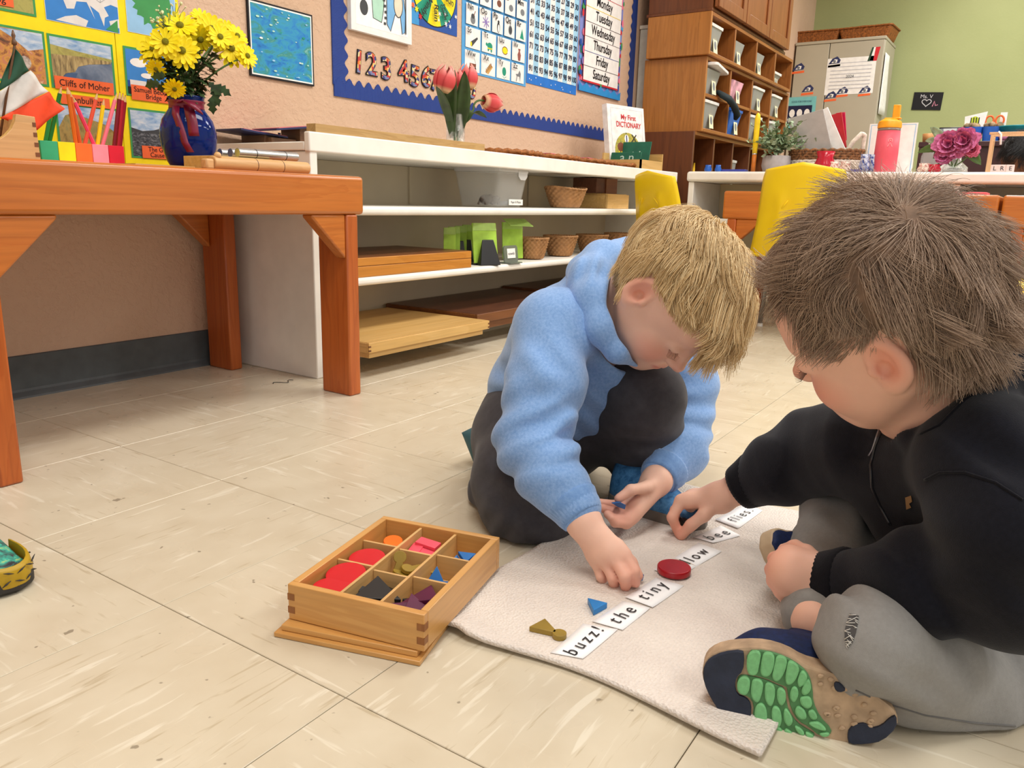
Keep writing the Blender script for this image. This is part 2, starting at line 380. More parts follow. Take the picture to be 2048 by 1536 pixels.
m_mount = mottle('print_mountain', [(110, 96, 54), (170, 146, 84), (120, 126, 84)], 40, (2, 1, 1))
m_lily = mottle('print_pond', [(22, 92, 150), (36, 124, 196), (52, 150, 190), (60, 140, 130), (130, 190, 190)], 16, (1, 2.0, 1), 1.2, 5)
m_blueprint = mottle('print_blue_speckle', [(20, 70, 150), (40, 110, 190), (60, 140, 210)], 20)
PY = 0.802
def paper(name, label, cat, x0, x1, z0, z1, mat, y=WALL_Y-0.001, th=0.0012, group=None, rot=0):
    t = thing(name, label, cat, ((x0+x1)/2, y, (z0+z1)/2), group=group)
    w, h = x1-x0, z1-z0
    MB().box(-w/2, w/2, -th, 0, -h/2, h/2).build('sheet', mat, t)
    if rot: t.rotation_euler = (0, rot, 0)
    return t, Matrix(((1, 0, 0, 0), (0, 0, -1, -th), (0, 1, 0, 0), (0, 0, 0, 1))), w, h
# ---- yellow three-part display board standing on the table
tb = thing('display_board', 'yellow folding display board of labelled travel photos behind the vase', 'display board', (0.355, PY, 0.532))
MB().box(-0.62, -0.002, 0, 0.006, 0, 0.46).build('centre_panel', yellow, tb)
MB().hexa([(0, 0, 0), (0.175, 0.0, 0), (0.175, 0.006, 0), (0, 0.006, 0)], [(0, 0, 0.46), (0.175, 0.0, 0.46), (0.175, 0.006, 0.46), (0, 0.006, 0.46)]).build('folding_panel', yellow, tb)
def photo(name, x0, x1, z0, z1, draw, edge=0.005, back=pgreen, y=PY-0.0003):
    p = Print(); w, h = x1-x0, z1-z0
    p.rect(-edge, w+edge, -edge, h+edge, back); draw(p, w, h)
    M = Matrix(((1, 0, 0, x0-0.355), (0, 0, -1, y-PY-0.0004), (0, 1, 0, z0-0.532), (0, 0, 0, 1)))
    return p.build(name, tb, M)
def d_cliff(p, w, h):
    p.rect(0, w, 0, h, m_seap); p.rect(0, w, h*.70, h, m_cloud)
    p.shape([(0, h*.62), (w*.45, h*.66), (w, h*.66), (w, h*.72), (w*.4, h*.78), (0, h*.84)], m_moor)
    p.shape([(0, h*.05), (w*.12, h*.15), (w*.2, h*.28), (w*.36, h*.34), (w*.42, h*.46), (w*.6, h*.54), (w*.98, h*.62), (w*.98, h*.67), (w*.5, h*.68), (0, h*.64)], m_cliff)
    p.shape([(w*.12, h*.15), (w*.24, h*.30), (w*.4, h*.32), (w*.34, h*.16), (w*.2, h*.08)], seab)
photo('photo_print', .1985, .340, .709, .814, d_cliff)
photo('photo_print', .05, .183, .709, .815, lambda p, w, h: (p.rect(0, w, 0, h, m_autumn), p.shape([(w*.3, h*.98), (w, h), (w, h*.7), (w*.75, h*.62), (w*.5, h*.85)], m_cloud), p.shape(circle(w*.68, h*.38, h*.13, 12), mottle('print_sheep', [(120, 90, 70), (210, 200, 190)], 90))))
photo('photo_print', .05, .171, .853, .96, lambda p, w, h: p.rect(0, w, 0, h, m_moor))
def d_benb(p, w, h):
    p.rect(0, w, 0, h, skyb); p.rect(0, w, h*.7, h, m_cloud)
    p.shape([(0, 0), (w, 0), (w, h*.5), (w*.8, h*.68), (w*.5, h*.78), (w*.25, h*.86), (w*.12, h*.8), (0, h*.55)], m_mount); p.rect(0, w, 0, h*.18, m_moor); p.rect(w*.3, w*.6, 0, h*.1, m_rocks)
photo('photo_print', .200, .338, .560, .668, d_benb)
def d_samuel(p, w, h):
    p.rect(0, w, 0, h, deepblue); p.rect(0, w, h*.3, h, mapblue); p.shape(circle(w*.25, h*.72, w*.17, 14, h*.1), white); p.shape(circle(w*.6, h*.6, w*.2, 14, h*.12), white); p.shape(circle(w*.4, h*.45, w*.12, 14, h*.06), white)
    p.rect(0, w, 0, h*.16, black); p.rect(w*.05, w*.38, h*.16, h*.32, mapland); p.rect(w*.40, w*.62, h*.16, h*.38, dgrey); p.rect(w*.62, w, h*.16, h*.34, grey)
photo('photo_print', .376, .505, .713, .817, d_samuel)
def d_giant(p, w, h):
    p.rect(0, w, 0, h, skyb); p.rect(0, w, h*.5, h, m_cloud); p.shape([(0, h*.62), (w*.2, h*.56), (w*.42, h*.6), (w*.62, h*.68), (w, h*.75), (w, h*.4), (0, h*.4)], dgrey); p.rect(0, w, 0, h*.52, m_rocks)
photo('photo_print', .376, .52, .566, .675, d_giant)
def d_europe(p, w, h):
    p.rect(0, w, 0, h, mapblue)
    p.shape([(w*.25, h*.10), (w*.12, h*.02), (w*.52, h*.0), (w*.56, h*.10), (w*.40, h*.15)], mapland)
    p.shape([(w*.22, h*.42), (w*.28, h*.22), (w*.38, h*.24), (w*.42, h*.36), (w*.56, h*.38), (w*.66, h*.14), (w*.60, h*.34), (w*.72, h*.26), (w*.78, h*.06), (w*.80, h*.2), (w*.86, h*.24), (w*.80, h*.36), (w*.9, h*.42), (w, h*.4), (w, h), (w*.4, h), (w*.42, h*.6), (w*.34, h*.5), (w*.28, h*.58), (w*.22, h*.52)], mapland)
    p.shape([(w*.88, h*.06), (w, h*.08), (w, h*.22), (w*.86, h*.16)], mapland)
    p.shape([(w*.80, h*.02), (w*.98, h*.0), (w*.98, h*.2)], pgreen)
    for a, b in (((.42, .42), (.62, .5)), ((.62, .5), (.75, .42)), ((.62, .5), (.6, .9)), ((.75, .42), (.9, .55)), ((.75, .42), (.8, .8))): p.line([(w*a[0], h*a[1]), (w*b[0], h*b[1])], .0006, grey)
photo('map_print', .197, .366, .848, .99, d_europe, 0.001, white)
def d_ireland(p, w, h):
    p.rect(0, w, 0, h, lightblue); pts = []
    rr = random.Random(5)
    for i in range(40):
        a = 2*PI*i/40; r = 1+0.16*rr.uniform(-1, 1)*(1 if PI*.5 < a < PI*1.6 else .3); pts.append((w*.52+w*.38*r*math.cos(a), h*.56+h*.40*r*math.sin(a)))
    p.shape(pts, pgreen)
photo('map_print', .388, .52, .857, .99, d_ireland, 0.0008, white)
def board_label(s, x0, x1, z0, z1, size, tilt=0.0, **k):
    c = ((x0+x1)/2-0.355, -0.0026, (z0+z1)/2-0.532); M = Matrix.Translation(c) @ Matrix.Rotation(tilt, 4, 'Y') @ Matrix(((1, 0, 0, 0), (0, 0, -1, 0), (0, 1, 0, 0), (0, 0, 0, 1)))
    p = Print(); p.rect(-(x1-x0)/2, (x1-x0)/2, -(z1-z0)/2, (z1-z0)/2, orange); o = p.build('caption_card', tb, M)
    o['label'] = 'orange caption card lettered "%s" in black marker' % s.replace('\n', ' ')
    text(s, size, black, o, Matrix.Translation((0, 0, 0.001)), bold=0.0, sx=0.95, **k)
board_label('Cliffs of Moher', .200, .338, .703, .731, .0205)
board_label('Benbulben', .210, .325, .671, .694, .0205)
board_label('Samuel Beckett\nBridge', .383, .500, .700, .735, .0175, line=0.8)
board_label('The Giant\'s\nCauseway', .399, .505, .562, .592, .0165, line=0.8)
board_label('wing', .06, .130, .858, .885, .022)
board_label('g', .03, .088, .728, .760, .022)
# ---- water picture
wp, Mw, pw, ph = paper('pond_picture', 'framed blue-green picture of a pond, thin black rim, on the peach wall', 'picture', .762, 1.0, .808, 1.012, black, th=0.006)
p = Print(); p.rect(-pw/2+.005, pw/2-.005, -ph/2+.005, ph/2-.005, white); p.rect(-pw/2+.009, pw/2-.009, -ph/2+.009, ph/2-.009, m_lily)
rr = random.Random(3)
for i in range(46):
    cx, cy = rr.uniform(-.42, .42)*pw, rr.uniform(-.44, .42)*ph
    if abs(cx-cy*0.8) < .03 and cy > -.05: continue
    r = rr.uniform(.002, .0065); p.shape(circle(cx, cy, r, 8, r*.45), rr.choice([mint, lightblue, teal, white, mint]))
p.build('print', wp, Mw)
# ---- bulletin board border of blue corrugated card
m_corr, n = newmat('blue_corrugated_card', 0.5, 0.3); n.color((44, 78, 160))
def corr_mat(name, rot, c):
    m, n = newmat(name, 0.5, 0.4); wv = n.node('ShaderNodeTexWave', Scale=1.0, Distortion=0); wv.bands_direction = 'X' if not rot else 'Z'
    sc = 125 if rot else 75
    n.ln(n.coord((sc, sc, sc)), wv.inputs['Vector']); n.color(c); n.bump(wv.outputs['Fac'], 0.7, 0.004); return m
m_corr_v = corr_mat('blue_corrugated_card_rows', True, (44, 76, 164)); m_corr_h = corr_mat('blue_corrugated_card_columns', False, (40, 72, 158))
bd = thing('bulletin_border', 'scalloped blue corrugated card border of the notice board', 'border', (1.086, WALL_Y-0.001, 0.791))
mb = MB(); X1 = 3.10-1.086; N = 45; top = []
for i in range(N*6+1):
    x = X1*i/(N*6); top.append((x, 0.042+0.012*abs(math.sin(PI*(i/6)))**0.8 if False else 0.039+0.0105*(1-math.cos(2*PI*i/6))))
for i in range(len(top)-1):
    a, b = top[i], top[i+1]; dy = -0.0045
    mb.hexa([(a[0], 0, 0), (b[0], 0, 0), (b[0], dy, 0), (a[0], dy, 0)], [(a[0], 0, a[1]), (b[0], 0, b[1]), (b[0], dy, b[1]), (a[0], dy, a[1])])
mb.build('bottom_strip', m_corr_h, bd)
def vstrip(x0, wd, z0, z1, sgn, nm):
    mb = MB(); n = int((z1-z0)/0.046)*8
    for i in range(n):
        za = z0+(z1-z0)*i/n; zb = z0+(z1-z0)*(i+1)/n; wa = wd+0.008*(math.cos(2*PI*i/8)-0.3); wb = wd+0.008*(math.cos(2*PI*(i+1)/8)-0.3); dy = -0.004
        mb.hexa([(x0, 0, za), (x0+sgn*wa, 0, za), (x0+sgn*wa, dy, za), (x0, dy, za)], [(x0, 0, zb), (x0+sgn*wb, 0, zb), (x0+sgn*wb, dy, zb), (x0, dy, zb)])
    mb.build(nm, m_corr_v, bd)
vstrip(-0.004, 0.062, 0.035, 0.96, 1, 'side_strip'); vstrip(3.262-1.086, 0.058, -0.10, 0.96, -1, 'side_strip')
# ---- cartoon picture in a white frame (plain winter figures)
cp, Mc, cw, ch = paper('winter_picture', 'white framed drawing of a mint green coat and a blue coat', 'picture', 1.154, 1.446, 1.0, 1.40, white, th=0.016)
p = Print(); a0, b0 = -cw/2, -ch/2
p.rect(a0+.02, -a0-.02, b0+.02, -b0-.02, C_('paper', (246, 246, 244)))
def blob(pts, fill): 
    p.shape(pts, fill); p.line(pts+[pts[0]], .0032, dgrey)
blob([(a0+.045+.1*x, b0+.03+.18*y) for x, y in ((.1, .95), (.0, .7), (.25, .55), (.75, .60), (.5, .45), (.55, .12), (.95, .08), (1.05, .3), (1.12, .7), (1.0, 1.1), (.5, 1.2))], mint)
blob(circle(a0+.058, b0+.075, .017, 16, .022), dgrey); blob(circle(a0+.102, b0+.15, .016, 16, .024), dgrey)
blob([(a0+.165+.09*x, b0+.025+.16*y) for x, y in ((.0, .12), (.0, .7), (.2, 1.0), (.55, 1.05), (.9, .8), (1.05, .4), (1.0, .05), (.85, .0), (.75, .35), (.45, .35), (.2, .0))], C_('coat_blue', (120, 178, 226)))
blob(circle(a0+.222, b0+.115, .022, 18, .040), pale); blob([(a0+.18, b0+.20), (a0+.21, b0+.165), (a0+.25, b0+.17), (a0+.255, b0+.22), (a0+.2, b0+.24)], pale)
for i in range(7): p.rect(a0+.150+.004*math.sin(i), a0+.160+.004*math.sin(i), b0+.04+.018*i, b0+.048+.018*i, dgrey)
p.rect(-a0-.036, -a0-.031, b0+.028, -b0-.03, dgrey); p.build('drawing', cp, Mc)
# ---- weather wheel
wt, Mw2, ww, wh = paper('weather_chart', 'blue weather chart with yellow and green wheel reading Rain and Windy', 'chart', 1.452, 1.722, 1.075, 1.40, deepblue)
p = Print(); p.rect(-ww/2, -ww/2+.05, -wh/2, wh/2, C_('wave_blue', (60, 150, 214))); cz = 1.212-(1.075+1.40)/2; Rw = .124
p.shape(circle(0, cz, Rw+.004, 40), black); nseg = 10
for i in range(nseg):
    a = -PI/2+2*PI*(i-.5)/nseg; p.shape([(0, cz)]+[(Rw*math.cos(a+2*PI/nseg*k/4), cz+Rw*math.sin(a+2*PI/nseg*k/4)) for k in range(5)], yellow if i % 2 == 0 else teal)
rr = random.Random(2)
for i in range(9): p.shape(star(rr.uniform(.02, .125), -wh/2+rr.uniform(.008, .07), rr.uniform(.004, .014), 6, .35), white)
for c, x, z in ((yellow, -.10, .05), (red, -.122, .085), (red, -.08, .03), (orange, -.12, .06)): p.shape(star(x, -wh/2+z, .012, 6, .5), c)
p.build('wheel_print', wt, Mw2)
for i, s in ((0, 'Rain'), (9, 'Windy'), (1, 'Partly\nCloudy'), (8, 'Cold'), (2, 'Sun')):
    a = -PI/2+2*PI*i/nseg; r = Rw*.66
    text(s, .034 if '\n' not in s else .019, black, wt, Mw2 @ Matrix.Translation((r*math.cos(a), cz+r*math.sin(a), .0095)) @ Matrix.Rotation(a, 4, 'Z'), bold=.0005, line=.8)
# ---- alphabet chart
al, Ma, aw, ah = paper('alphabet_chart', 'light blue alphabet chart of lettered picture squares on the notice board', 'chart', 1.752, 2.206, 0.958, 1.46, midblue)
p = Print(); az = 0.958+ah/2
def icon(k, cx, cz, r):
    P_ = p
    if k == 'Ss': P_.shape([(cx-r*.9, cz-r*.7), (cx-r*.5, cz-r*.8), (cx+r, cz+r*.5), (cx+r*.8, cz+r*.7), (cx-r*.9, cz-r*.2)], dgrey); P_.shape(circle(cx-r*.7, cz-r*.45, r*.22, 12, r*.32), yellow)
    elif k == 'Tt': P_.shape(circle(cx, cz, r*.7, 16, r*.5), teal); P_.shape(circle(cx-r*.85, cz+r*.15, r*.25, 10), teal); P_.shape(circle(cx+r*.4, cz-r*.6, r*.2, 8, r*.3), teal); P_.shape(circle(cx-r*.4, cz-r*.55, r*.2, 8, r*.25), teal); P_.line([(cx-r*.6, cz-r*.35), (cx+r*.7, cz-r*.35)], r*.15, yellow)
    elif k == 'Uu': P_.shape(circle(cx, cz, r*.75, 16, r*.55), yellow); P_.line(circle(cx, cz, r*.75, 16, r*.55), r*.12, brown)
    elif k == 'Vv': P_.shape([(cx-r*.3, cz-r*.9), (cx+r*.3, cz-r*.9), (cx+r*.5, cz), (cx+r*.2, cz+r*.5), (cx+r*.35, cz+r*.9), (cx-r*.35, cz+r*.9), (cx-r*.2, cz+r*.5), (cx-r*.5, cz)], C_('clay', (150, 84, 74)))
    elif k == 'Ww': P_.rect(cx-r*.9, cx+r*.7, cz-r*.35, cz+r*.1, brown); P_.shape(circle(cx-r*.5, cz-r*.6, r*.25, 10), black); P_.shape(circle(cx+r*.5, cz-r*.6, r*.25, 10), black); P_.line([(cx+r*.7, cz), (cx+r*.2, cz+r*.9)], r*.07, grey)
    elif k == 'Xx':
        P_.shape([(cx-r, cz-r*.6), (cx-r*.2, cz-r*.9), (cx+r, cz+r*.3), (cx+r*.2, cz+r*.7)], C_('straw', (206, 160, 90)))
        for i in range(5): P_.line([(cx-r*.75+r*.35*i, cz-r*.8+r*.26*i), (cx-r*.8+r*.3*i, cz-r*.1+r*.22*i)], r*.13, brown)
    elif k == 'Yy': P_.shape(circle(cx, cz+r*.1, r*.55, 16, r*.65), teal); P_.line([(cx-r*.4, cz-r*.6), (cx, cz-r*.9), (cx+r*.6, cz-r*.6)], r*.08, teal)
    elif k == 'Zz': P_.shape([(cx-r*.7, cz-r*.9), (cx-r*.5, cz-r*.1), (cx-r*.8, cz+r*.2), (cx-r*.1, cz+r*.3), (cx+r*.3, cz+r*.9), (cx+r*.7, cz+r*.4), (cx+r*.5, cz-r*.9), (cx+r*.3, cz-r*.1), (cx-r*.3, cz-r*.1), (cx-r*.5, cz-r*.9)], grey)
    elif k == 'Oo':
        for i in range(8): P_.line([(cx, cz), (cx+r*.9*math.cos(i*PI/4+.2), cz+r*.9*math.sin(i*PI/4+.2))], r*.16, purple)
    elif k == 'Pp': P_.shape(circle(cx, cz-r*.2, r*.4, 14, r*.75), black); P_.shape(circle(cx+r*.05, cz-r*.3, r*.25, 14, r*.55), white); P_.shape(circle(cx, cz+r*.6, r*.25, 10), black)
    elif k == 'Rr': P_.shape([(cx-r*.5, cz-r*.7), (cx+r*.7, cz-r*.8), (cx+r*.1, cz+r*.8)], teal)
    elif k == 'Qq': P_.shape(circle(cx, cz, r*.55, 16, r*.7), grey); P_.shape(circle(cx, cz, r*.4, 16, r*.55), dgrey)
    elif k == 'Nn': P_.shape(circle(cx, cz-r*.3, r*.6, 16), grey); P_.shape(circle(cx, cz+r*.2, r*.45, 14, r*.35), dgrey); P_.line([(cx+r*.2, cz+r*.3), (cx+r*.6, cz+r)], r*.14, brown)
    else: P_.shape(circle(cx, cz, r*.6, 14, r*.5), grey if hash(k) % 2 else brown)
rows = [(1.003, ['Ww', 'Xx', 'Yy', 'Zz']), (1.086, ['Ss', 'Tt', 'Uu', 'Vv']), (1.169, ['Nn', 'Oo', 'Pp', 'Qq', 'Rr']), (1.252, ['Ii', 'Jj', 'Kk', 'Ll', 'Mm']), (1.335, ['Ee', 'Ff', 'Gg', 'Hh']), (1.418, ['Aa', 'Bb', 'Cc', 'Dd'])]
for zc, ks in rows:
    nn = len(ks); cwid = (aw-.03)/nn
    for i, k in enumerate(ks):
        cx = -aw/2+.015+cwid*(i+.5); cz = zc-az
        p.rect(cx-cwid/2+.005, cx+cwid/2-.005, cz-.037, cz+.037, white); icon(k, cx+.006, cz-.010, .026)
        text(k, .030, black, al, Ma @ Matrix.Translation((cx-cwid/2+.009, cz+.024, .009)), align='LEFT', bold=.0004)
p.build('picture_squares', al, Ma)
# ---- hundred chart
hc, Mh, hw, hh = paper('hundred_chart', 'white and pale blue striped number chart counting up to 100', 'chart', 2.211, 2.647, 0.975, 1.475, C_('chart_blue', (36, 116, 206)))
p = Print(); hz = 0.975+hh/2; x0h = -hw/2+.008; pitch = (hw-.016)/10
for j in range(10): p.rect(x0h+pitch*j, x0h+pitch*(j+1), 1.015-hz, 1.462-hz, white if j % 2 == 0 else C_('stripe_blue', (160, 208, 236)))
rr = random.Random(9)
for i in range(9): p.shape(circle(rr.uniform(-.2, .2), rr.uniform(.98, 1.008)-hz, .003, 6), white)
p.build('striped_print', hc, Mh)
for j in range(10):
    nt = text('\n'.join(str(10*r+j+1) for r in range(10)), .0335, C_('ink_navy', (24, 32, 60)), hc, Mh @ Matrix.Translation((x0h+pitch*(j+.5), (1.0155+1.462)/2-hz+.002, .003)), bold=.0006, line=1.345, sx=.92); nt['kind'] = 'stuff'
# ---- days of the week
dc, Md, dw, dh = paper('days_chart', 'days of the week chart with bright patterned edge, Monday to Saturday', 'chart', 2.657, 3.10, 1.0, 1.60, C_('violet_edge', (130, 140, 206)))
p = Print(); dz = 1.0+dh/2; rr = random.Random(4)
for i in range(70):
    sx = rr.choice([-1, 1]); p.shape(circle(sx*(dw/2-.022)+rr.uniform(-.014, .014), rr.uniform(-dh/2+.05, dh/2-.02), rr.uniform(.006, .014), 10, rr.uniform(.008, .022)), rr.choice([pink, red, pgreen, midblue, purple, deepblue, pink]))
p.rect(-dw/2+.035, dw/2-.035, 1.045-dz, dh/2, red)
p.shape([(-dw/2, -dh/2), (dw/2, -dh/2), (dw/2, -dh/2+.03)]+[(dw/2-dw*i/12, -dh/2+(.022 if i % 2 else .042)) for i in range(13)], C_('wave', (40, 140, 206)))
p.shape(star(.0, -dh/2+.05, .016, 5, .5), pgreen)
for i in range(9): p.rect(-dw/2+.038, dw/2-.038, 1.053+.0655*i-dz, 1.053+.0655*i+.0635-dz, white)
for i, c in enumerate((dgrey, deepblue, grey, dgrey, yellow, red)): p.rect(-dw/2+.038, dw/2-.038, 1.053+.0655*(i+1)-.002-dz, 1.053+.0655*(i+1)-dz, c)
p.build('patterned_print', dc, Md)
for i, s in enumerate(('Saturday', 'Friday', 'Thursday', 'Wednesday', 'Tuesday', 'Monday', 'Sunday')):
    text(s, .060, black, dc, Md @ Matrix.Translation((0, 1.085+.0655*i-dz+.002, .011)), bold=.0007, sx=.86)
# ---- mosaic numbers
m_mos, n = newmat('mosaic_card', 0.25, 0.5); vo = n.node('ShaderNodeTexVoronoi', Scale=85); n.ln(n.coord(), vo.inputs['Vector'])
sp = n.node('ShaderNodeSeparateColor'); n.ln(vo.outputs['Color'], sp.inputs[0]); n.color(n.ramp(sp.outputs[0], [(0.0, (70, 70, 130)), (0.2, (190, 60, 60)), (0.4, (236, 206, 130)), (0.55, (120, 130, 170)), (0.7, (226, 120, 50)), (0.85, (236, 214, 160)), (1.0, (120, 50, 90))], 'CONSTANT'))
words7 = dict(zip('12345670', ('one', 'two', 'three', 'four', 'five', 'six', 'seven', 'zero')))
for s, px_, py_, rt in (('1', 716, 126, .12), ('2', 742, 131, 0), ('3', 771, 140, 0), ('4', 806, 145, -.1), ('5', 828, 155, .1), ('6', 851, 156, .05), ('7', 868, 163, 0), ('0', 942, 180, -.12)):
    q = ony(px_, py_, WALL_Y); t = thing('number_cutout', 'mosaic patterned card numeral %s on the notice board' % words7[s], 'number', (q[0], WALL_Y-.0005, q[2]), rot=(0, rt, 0), group='mosaic card numbers')
    M0 = Matrix(((1, 0, 0, 0), (0, 0, -1, -.002), (0, 1, 0, 0), (0, 0, 0, 1)))
    o = text(s, .098, black, t, M0, name='black_outline', bold=.0042, sx=1.12 if s != '1' else 1.1); o.data.extrude = .0012
    o = text(s, .098, m_mos, t, M0 @ Matrix.Translation((0, 0, .0022)), name='mosaic_face', bold=.0012, sx=1.12 if s != '1' else 1.1); o.data.extrude = .0006
# ---- board leaning behind the tall cabinet
lb = thing('leaning_board', 'pale grey board standing between the notice board and the cabinet', 'board', (3.30, .752, 0))
MB().box(0, .03, 0, .07, .0, 1.38).build('board', C_('board_grey', (196, 194, 184)), lb, bevel=.004); MB().box(-.004, .034, -.003, .073, 1.381, 1.40).build('top_rail', C_('rail', (206, 200, 186)), lb, bevel=.003)
# ================================================================== on the bookcase
def dep(p): return float((np.array(p)-CAM_LOC) @ CF)
def S(npx, p): return npx*dep(p)/FPX
m_ply = wood('plywood_edge', (176, 138, 84), (206, 170, 114), 0, 0.5, 7)
m_ply_y = wood('plywood_edge_y', (176, 138, 84), (206, 170, 114), 1, 0.5, 7)
m_beech = wood('beech', (206, 160, 104), (224, 182, 128), 0, 0.45, 6, knots=False)
m_honey = wood('honey_wood', (190, 122, 42), (212, 146, 66), 0, 0.4, 6)
m_palew = wood('pale_maple', (206, 164, 96), (222, 184, 122), 0, 0.4, 5)
m_palew_y = wood('pale_maple_y', (206, 164, 96), (222, 184, 122), 1, 0.4, 5)
m_walnut = wood('dark_walnut', (82, 46, 30), (112, 66, 42), 0, 0.38, 5)
m_walnut_m = wood('walnut_edge', (112, 66, 34), (136, 84, 46), 0, 0.38, 5)
m_wick = flat('wicker', (164, 120, 78), 0.6, 0.3, 0.08, 40)
m_wick_d = flat('wicker_dark', (150, 92, 44), 0.6, 0.3, 0.2, 120)
def basket(name, label, loc, r0, r1, h, sy=1.0, rz=0, mat=None, group=None, ns=19, rows=8, dip=0.0, cat='basket'):
    t = thing(name, label, cat, loc, rz, group); mb = MB(); n = ns*4; rings = []; m = rows*3
    def rad(k): u = k/m; return r0+(r1-r0)*u**0.8
    for k in range(m+1):
        z = 0.002+h*k/m; amp = 0.0030*abs(math.sin(PI*k/3+0.3)); ph = (k//3) % 2
        rings.append([(rad(k)*math.cos(2*PI*j/n)*(1+amp/r1*math.cos(ns*2*PI*j/n+ph*PI)*1.6), sy*rad(k)*math.sin(2*PI*j/n)*(1+amp/r1*math.cos(ns*2*PI*j/n+ph*PI)*1.6), z-dip*math.cos(2*2*PI*j/n)*k/m) for j in range(n)])
    inner = [[(p[0]*0.955, p[1]*0.955, p[2]) for p in r] for r in rings[::-1]]
    b = [(0, 0, 0)]; mb.ring_tube(rings+inner[:-1]+[[(p[0]*.95, p[1]*.95, 0.004) for p in rings[0]]], caps=True)
    mb.build('woven_side', mat or m_wick, t, smooth=True)
    rim = MB(); 
    for ph in (0, PI): rim.tube([(rad(m)*1.0*math.cos(a)*(1+.012*math.cos(ns*a+ph)), sy*rad(m)*math.sin(a)*(1+.012*math.cos(ns*a+ph)), h+0.002-dip*math.cos(2*a)+0.0018*math.sin(ns*a+ph)) for a in [2*PI*j/(ns*6) for j in range(ns*6)]], 0.0028, 6, closed=True)
    rim.build('rim', mat or m_wick, t, smooth=True)
    return t
def pt(px_, py_, Y, z=None):
    p = ony(px_, py_, Y); return (p[0], p[1], p[2] if z is None else z)
ZT, Z1, Z2 = 0.6135, 0.4555, 0.2595
# long plywood tray
a = pt(634, 260, .462); b = pt(972, 297, .462); L = b[0]-a[0]
t = thing('plywood_strip', 'long narrow plywood strip lying along the bookcase top edge', 'strip', (a[0], .467, ZT)); MB().box(0, L, 0, .034, 0, .0465).build('strip', m_ply, t, bevel=.001)
# sloped stands with pink boards behind it
m_navy_edge = flat('navy_edge', (34, 40, 84), .4); m_pinkboard = flat('pink_board', (222, 120, 130), .45); m_stand = wood('stand_brown', (92, 60, 38), (122, 84, 52), 1, .4, 8)
for k, (xa, ya, xb, yb, Y, wl, lab, hgt) in enumerate(((482, 256, 553, 269, .70, .12, 'sloping pink-topped navy board low on a wooden wedge', .048), (553, 257, 632, 252, .66, .12, 'level pink-topped navy board standing above the sloping one', .062))):
    p = pt(xa, ya, Y); q = pt(xb, yb, Y); rx = q[0]-p[0]
    t = thing('inset_stand', lab+' behind the plywood strip', 'stand', (p[0], Y, ZT))
    M = frame((0, 0, p[2]-ZT), (rx, 0, q[2]-p[2]), (0, 1, 0)); Lb = math.hypot(rx, q[2]-p[2])*(1.0 if k else 1.35)
    MB().box(0, Lb, 0, wl, -.005, 0).xf(M).build('board', m_navy_edge, t, bevel=.0008); MB().box(.012, Lb, .004, wl-.004, .0003, .0018).xf(M).build('pink_face', m_pinkboard, t)
    x0 = rx*(.72 if k == 0 else .35); x1 = rx*(1.25 if k == 0 else 1.0); zt = p[2]-ZT-.006
    if k == 0: MB().hexa([(x0, .01, 0), (x1, .01, 0), (x1, wl-.01, 0), (x0, wl-.01, 0)], [(x0, .01, (q[2]-ZT)*1.02-.004), (x1, .01, .012), (x1, wl-.01, .012), (x0, wl-.01, (q[2]-ZT)*1.02-.004)]).build('wedge', m_stand, t, bevel=.001)
    else:
        MB().box(rx*.70, rx, .02, wl-.02, 0, q[2]-ZT-.006).build('wedge', m_stand, t, bevel=.001); MB().cyl((rx*.36, .05, 0), (rx*.36, .05, zt), .004).build('knob_post', m_navy_edge, t)
        MB().box(rx*.05, rx*.66, .03, .09, 0, .020).build('block', m_stand, t, bevel=.001)
# woven place mats, laid overlapping
for i, (pxa, pxb, zz) in enumerate(((972, 1075, 0), (1060, 1150, 0), (1135, 1225, 0), (1215, 1300, 0))):
    p = pt(pxa, 300, .56); q = pt(pxb, 310, .56); cx = (p[0]+q[0])/2; r = (q[0]-p[0])*.46
    t = thing('place_mat', 'round woven rattan mat, %s from the plywood strip on the bookcase top' % ('first', 'second', 'third', 'fourth')[i], 'mat', (cx, .575, ZT+.0005), group='rattan mats on the bookcase')
    mb = MB(); ry = .10
    for z_ in (.009, .021): mb.tube([(r*math.cos(a_), ry*math.sin(a_), z_+.002*math.sin(23*a_+z_*300)) for a_ in [2*PI*j/92 for j in range(92)]], .0075, 5, closed=True)
    for k in range(7):
        f = 1-k*.14; mb.tube([(r*f*math.cos(a_), ry*f*math.sin(a_), .032+.0022*math.sin(23*a_+k*PI)+(.005 if k == 0 else 0)) for a_ in [2*PI*j/92 for j in range(92)]], .0075 if k else .0085, 5, closed=True)
    mb.build('weave', m_wick_d, t, smooth=True)
    if i in (1, 2):
        M = Matrix.Translation((0, 0, .045)) @ Matrix.Rotation(.2, 4, 'Z'); MB().box(-r*.8, r*.6, -.05, .05, 0, .003).xf(M).build('pink_board', m_pinkboard, t)
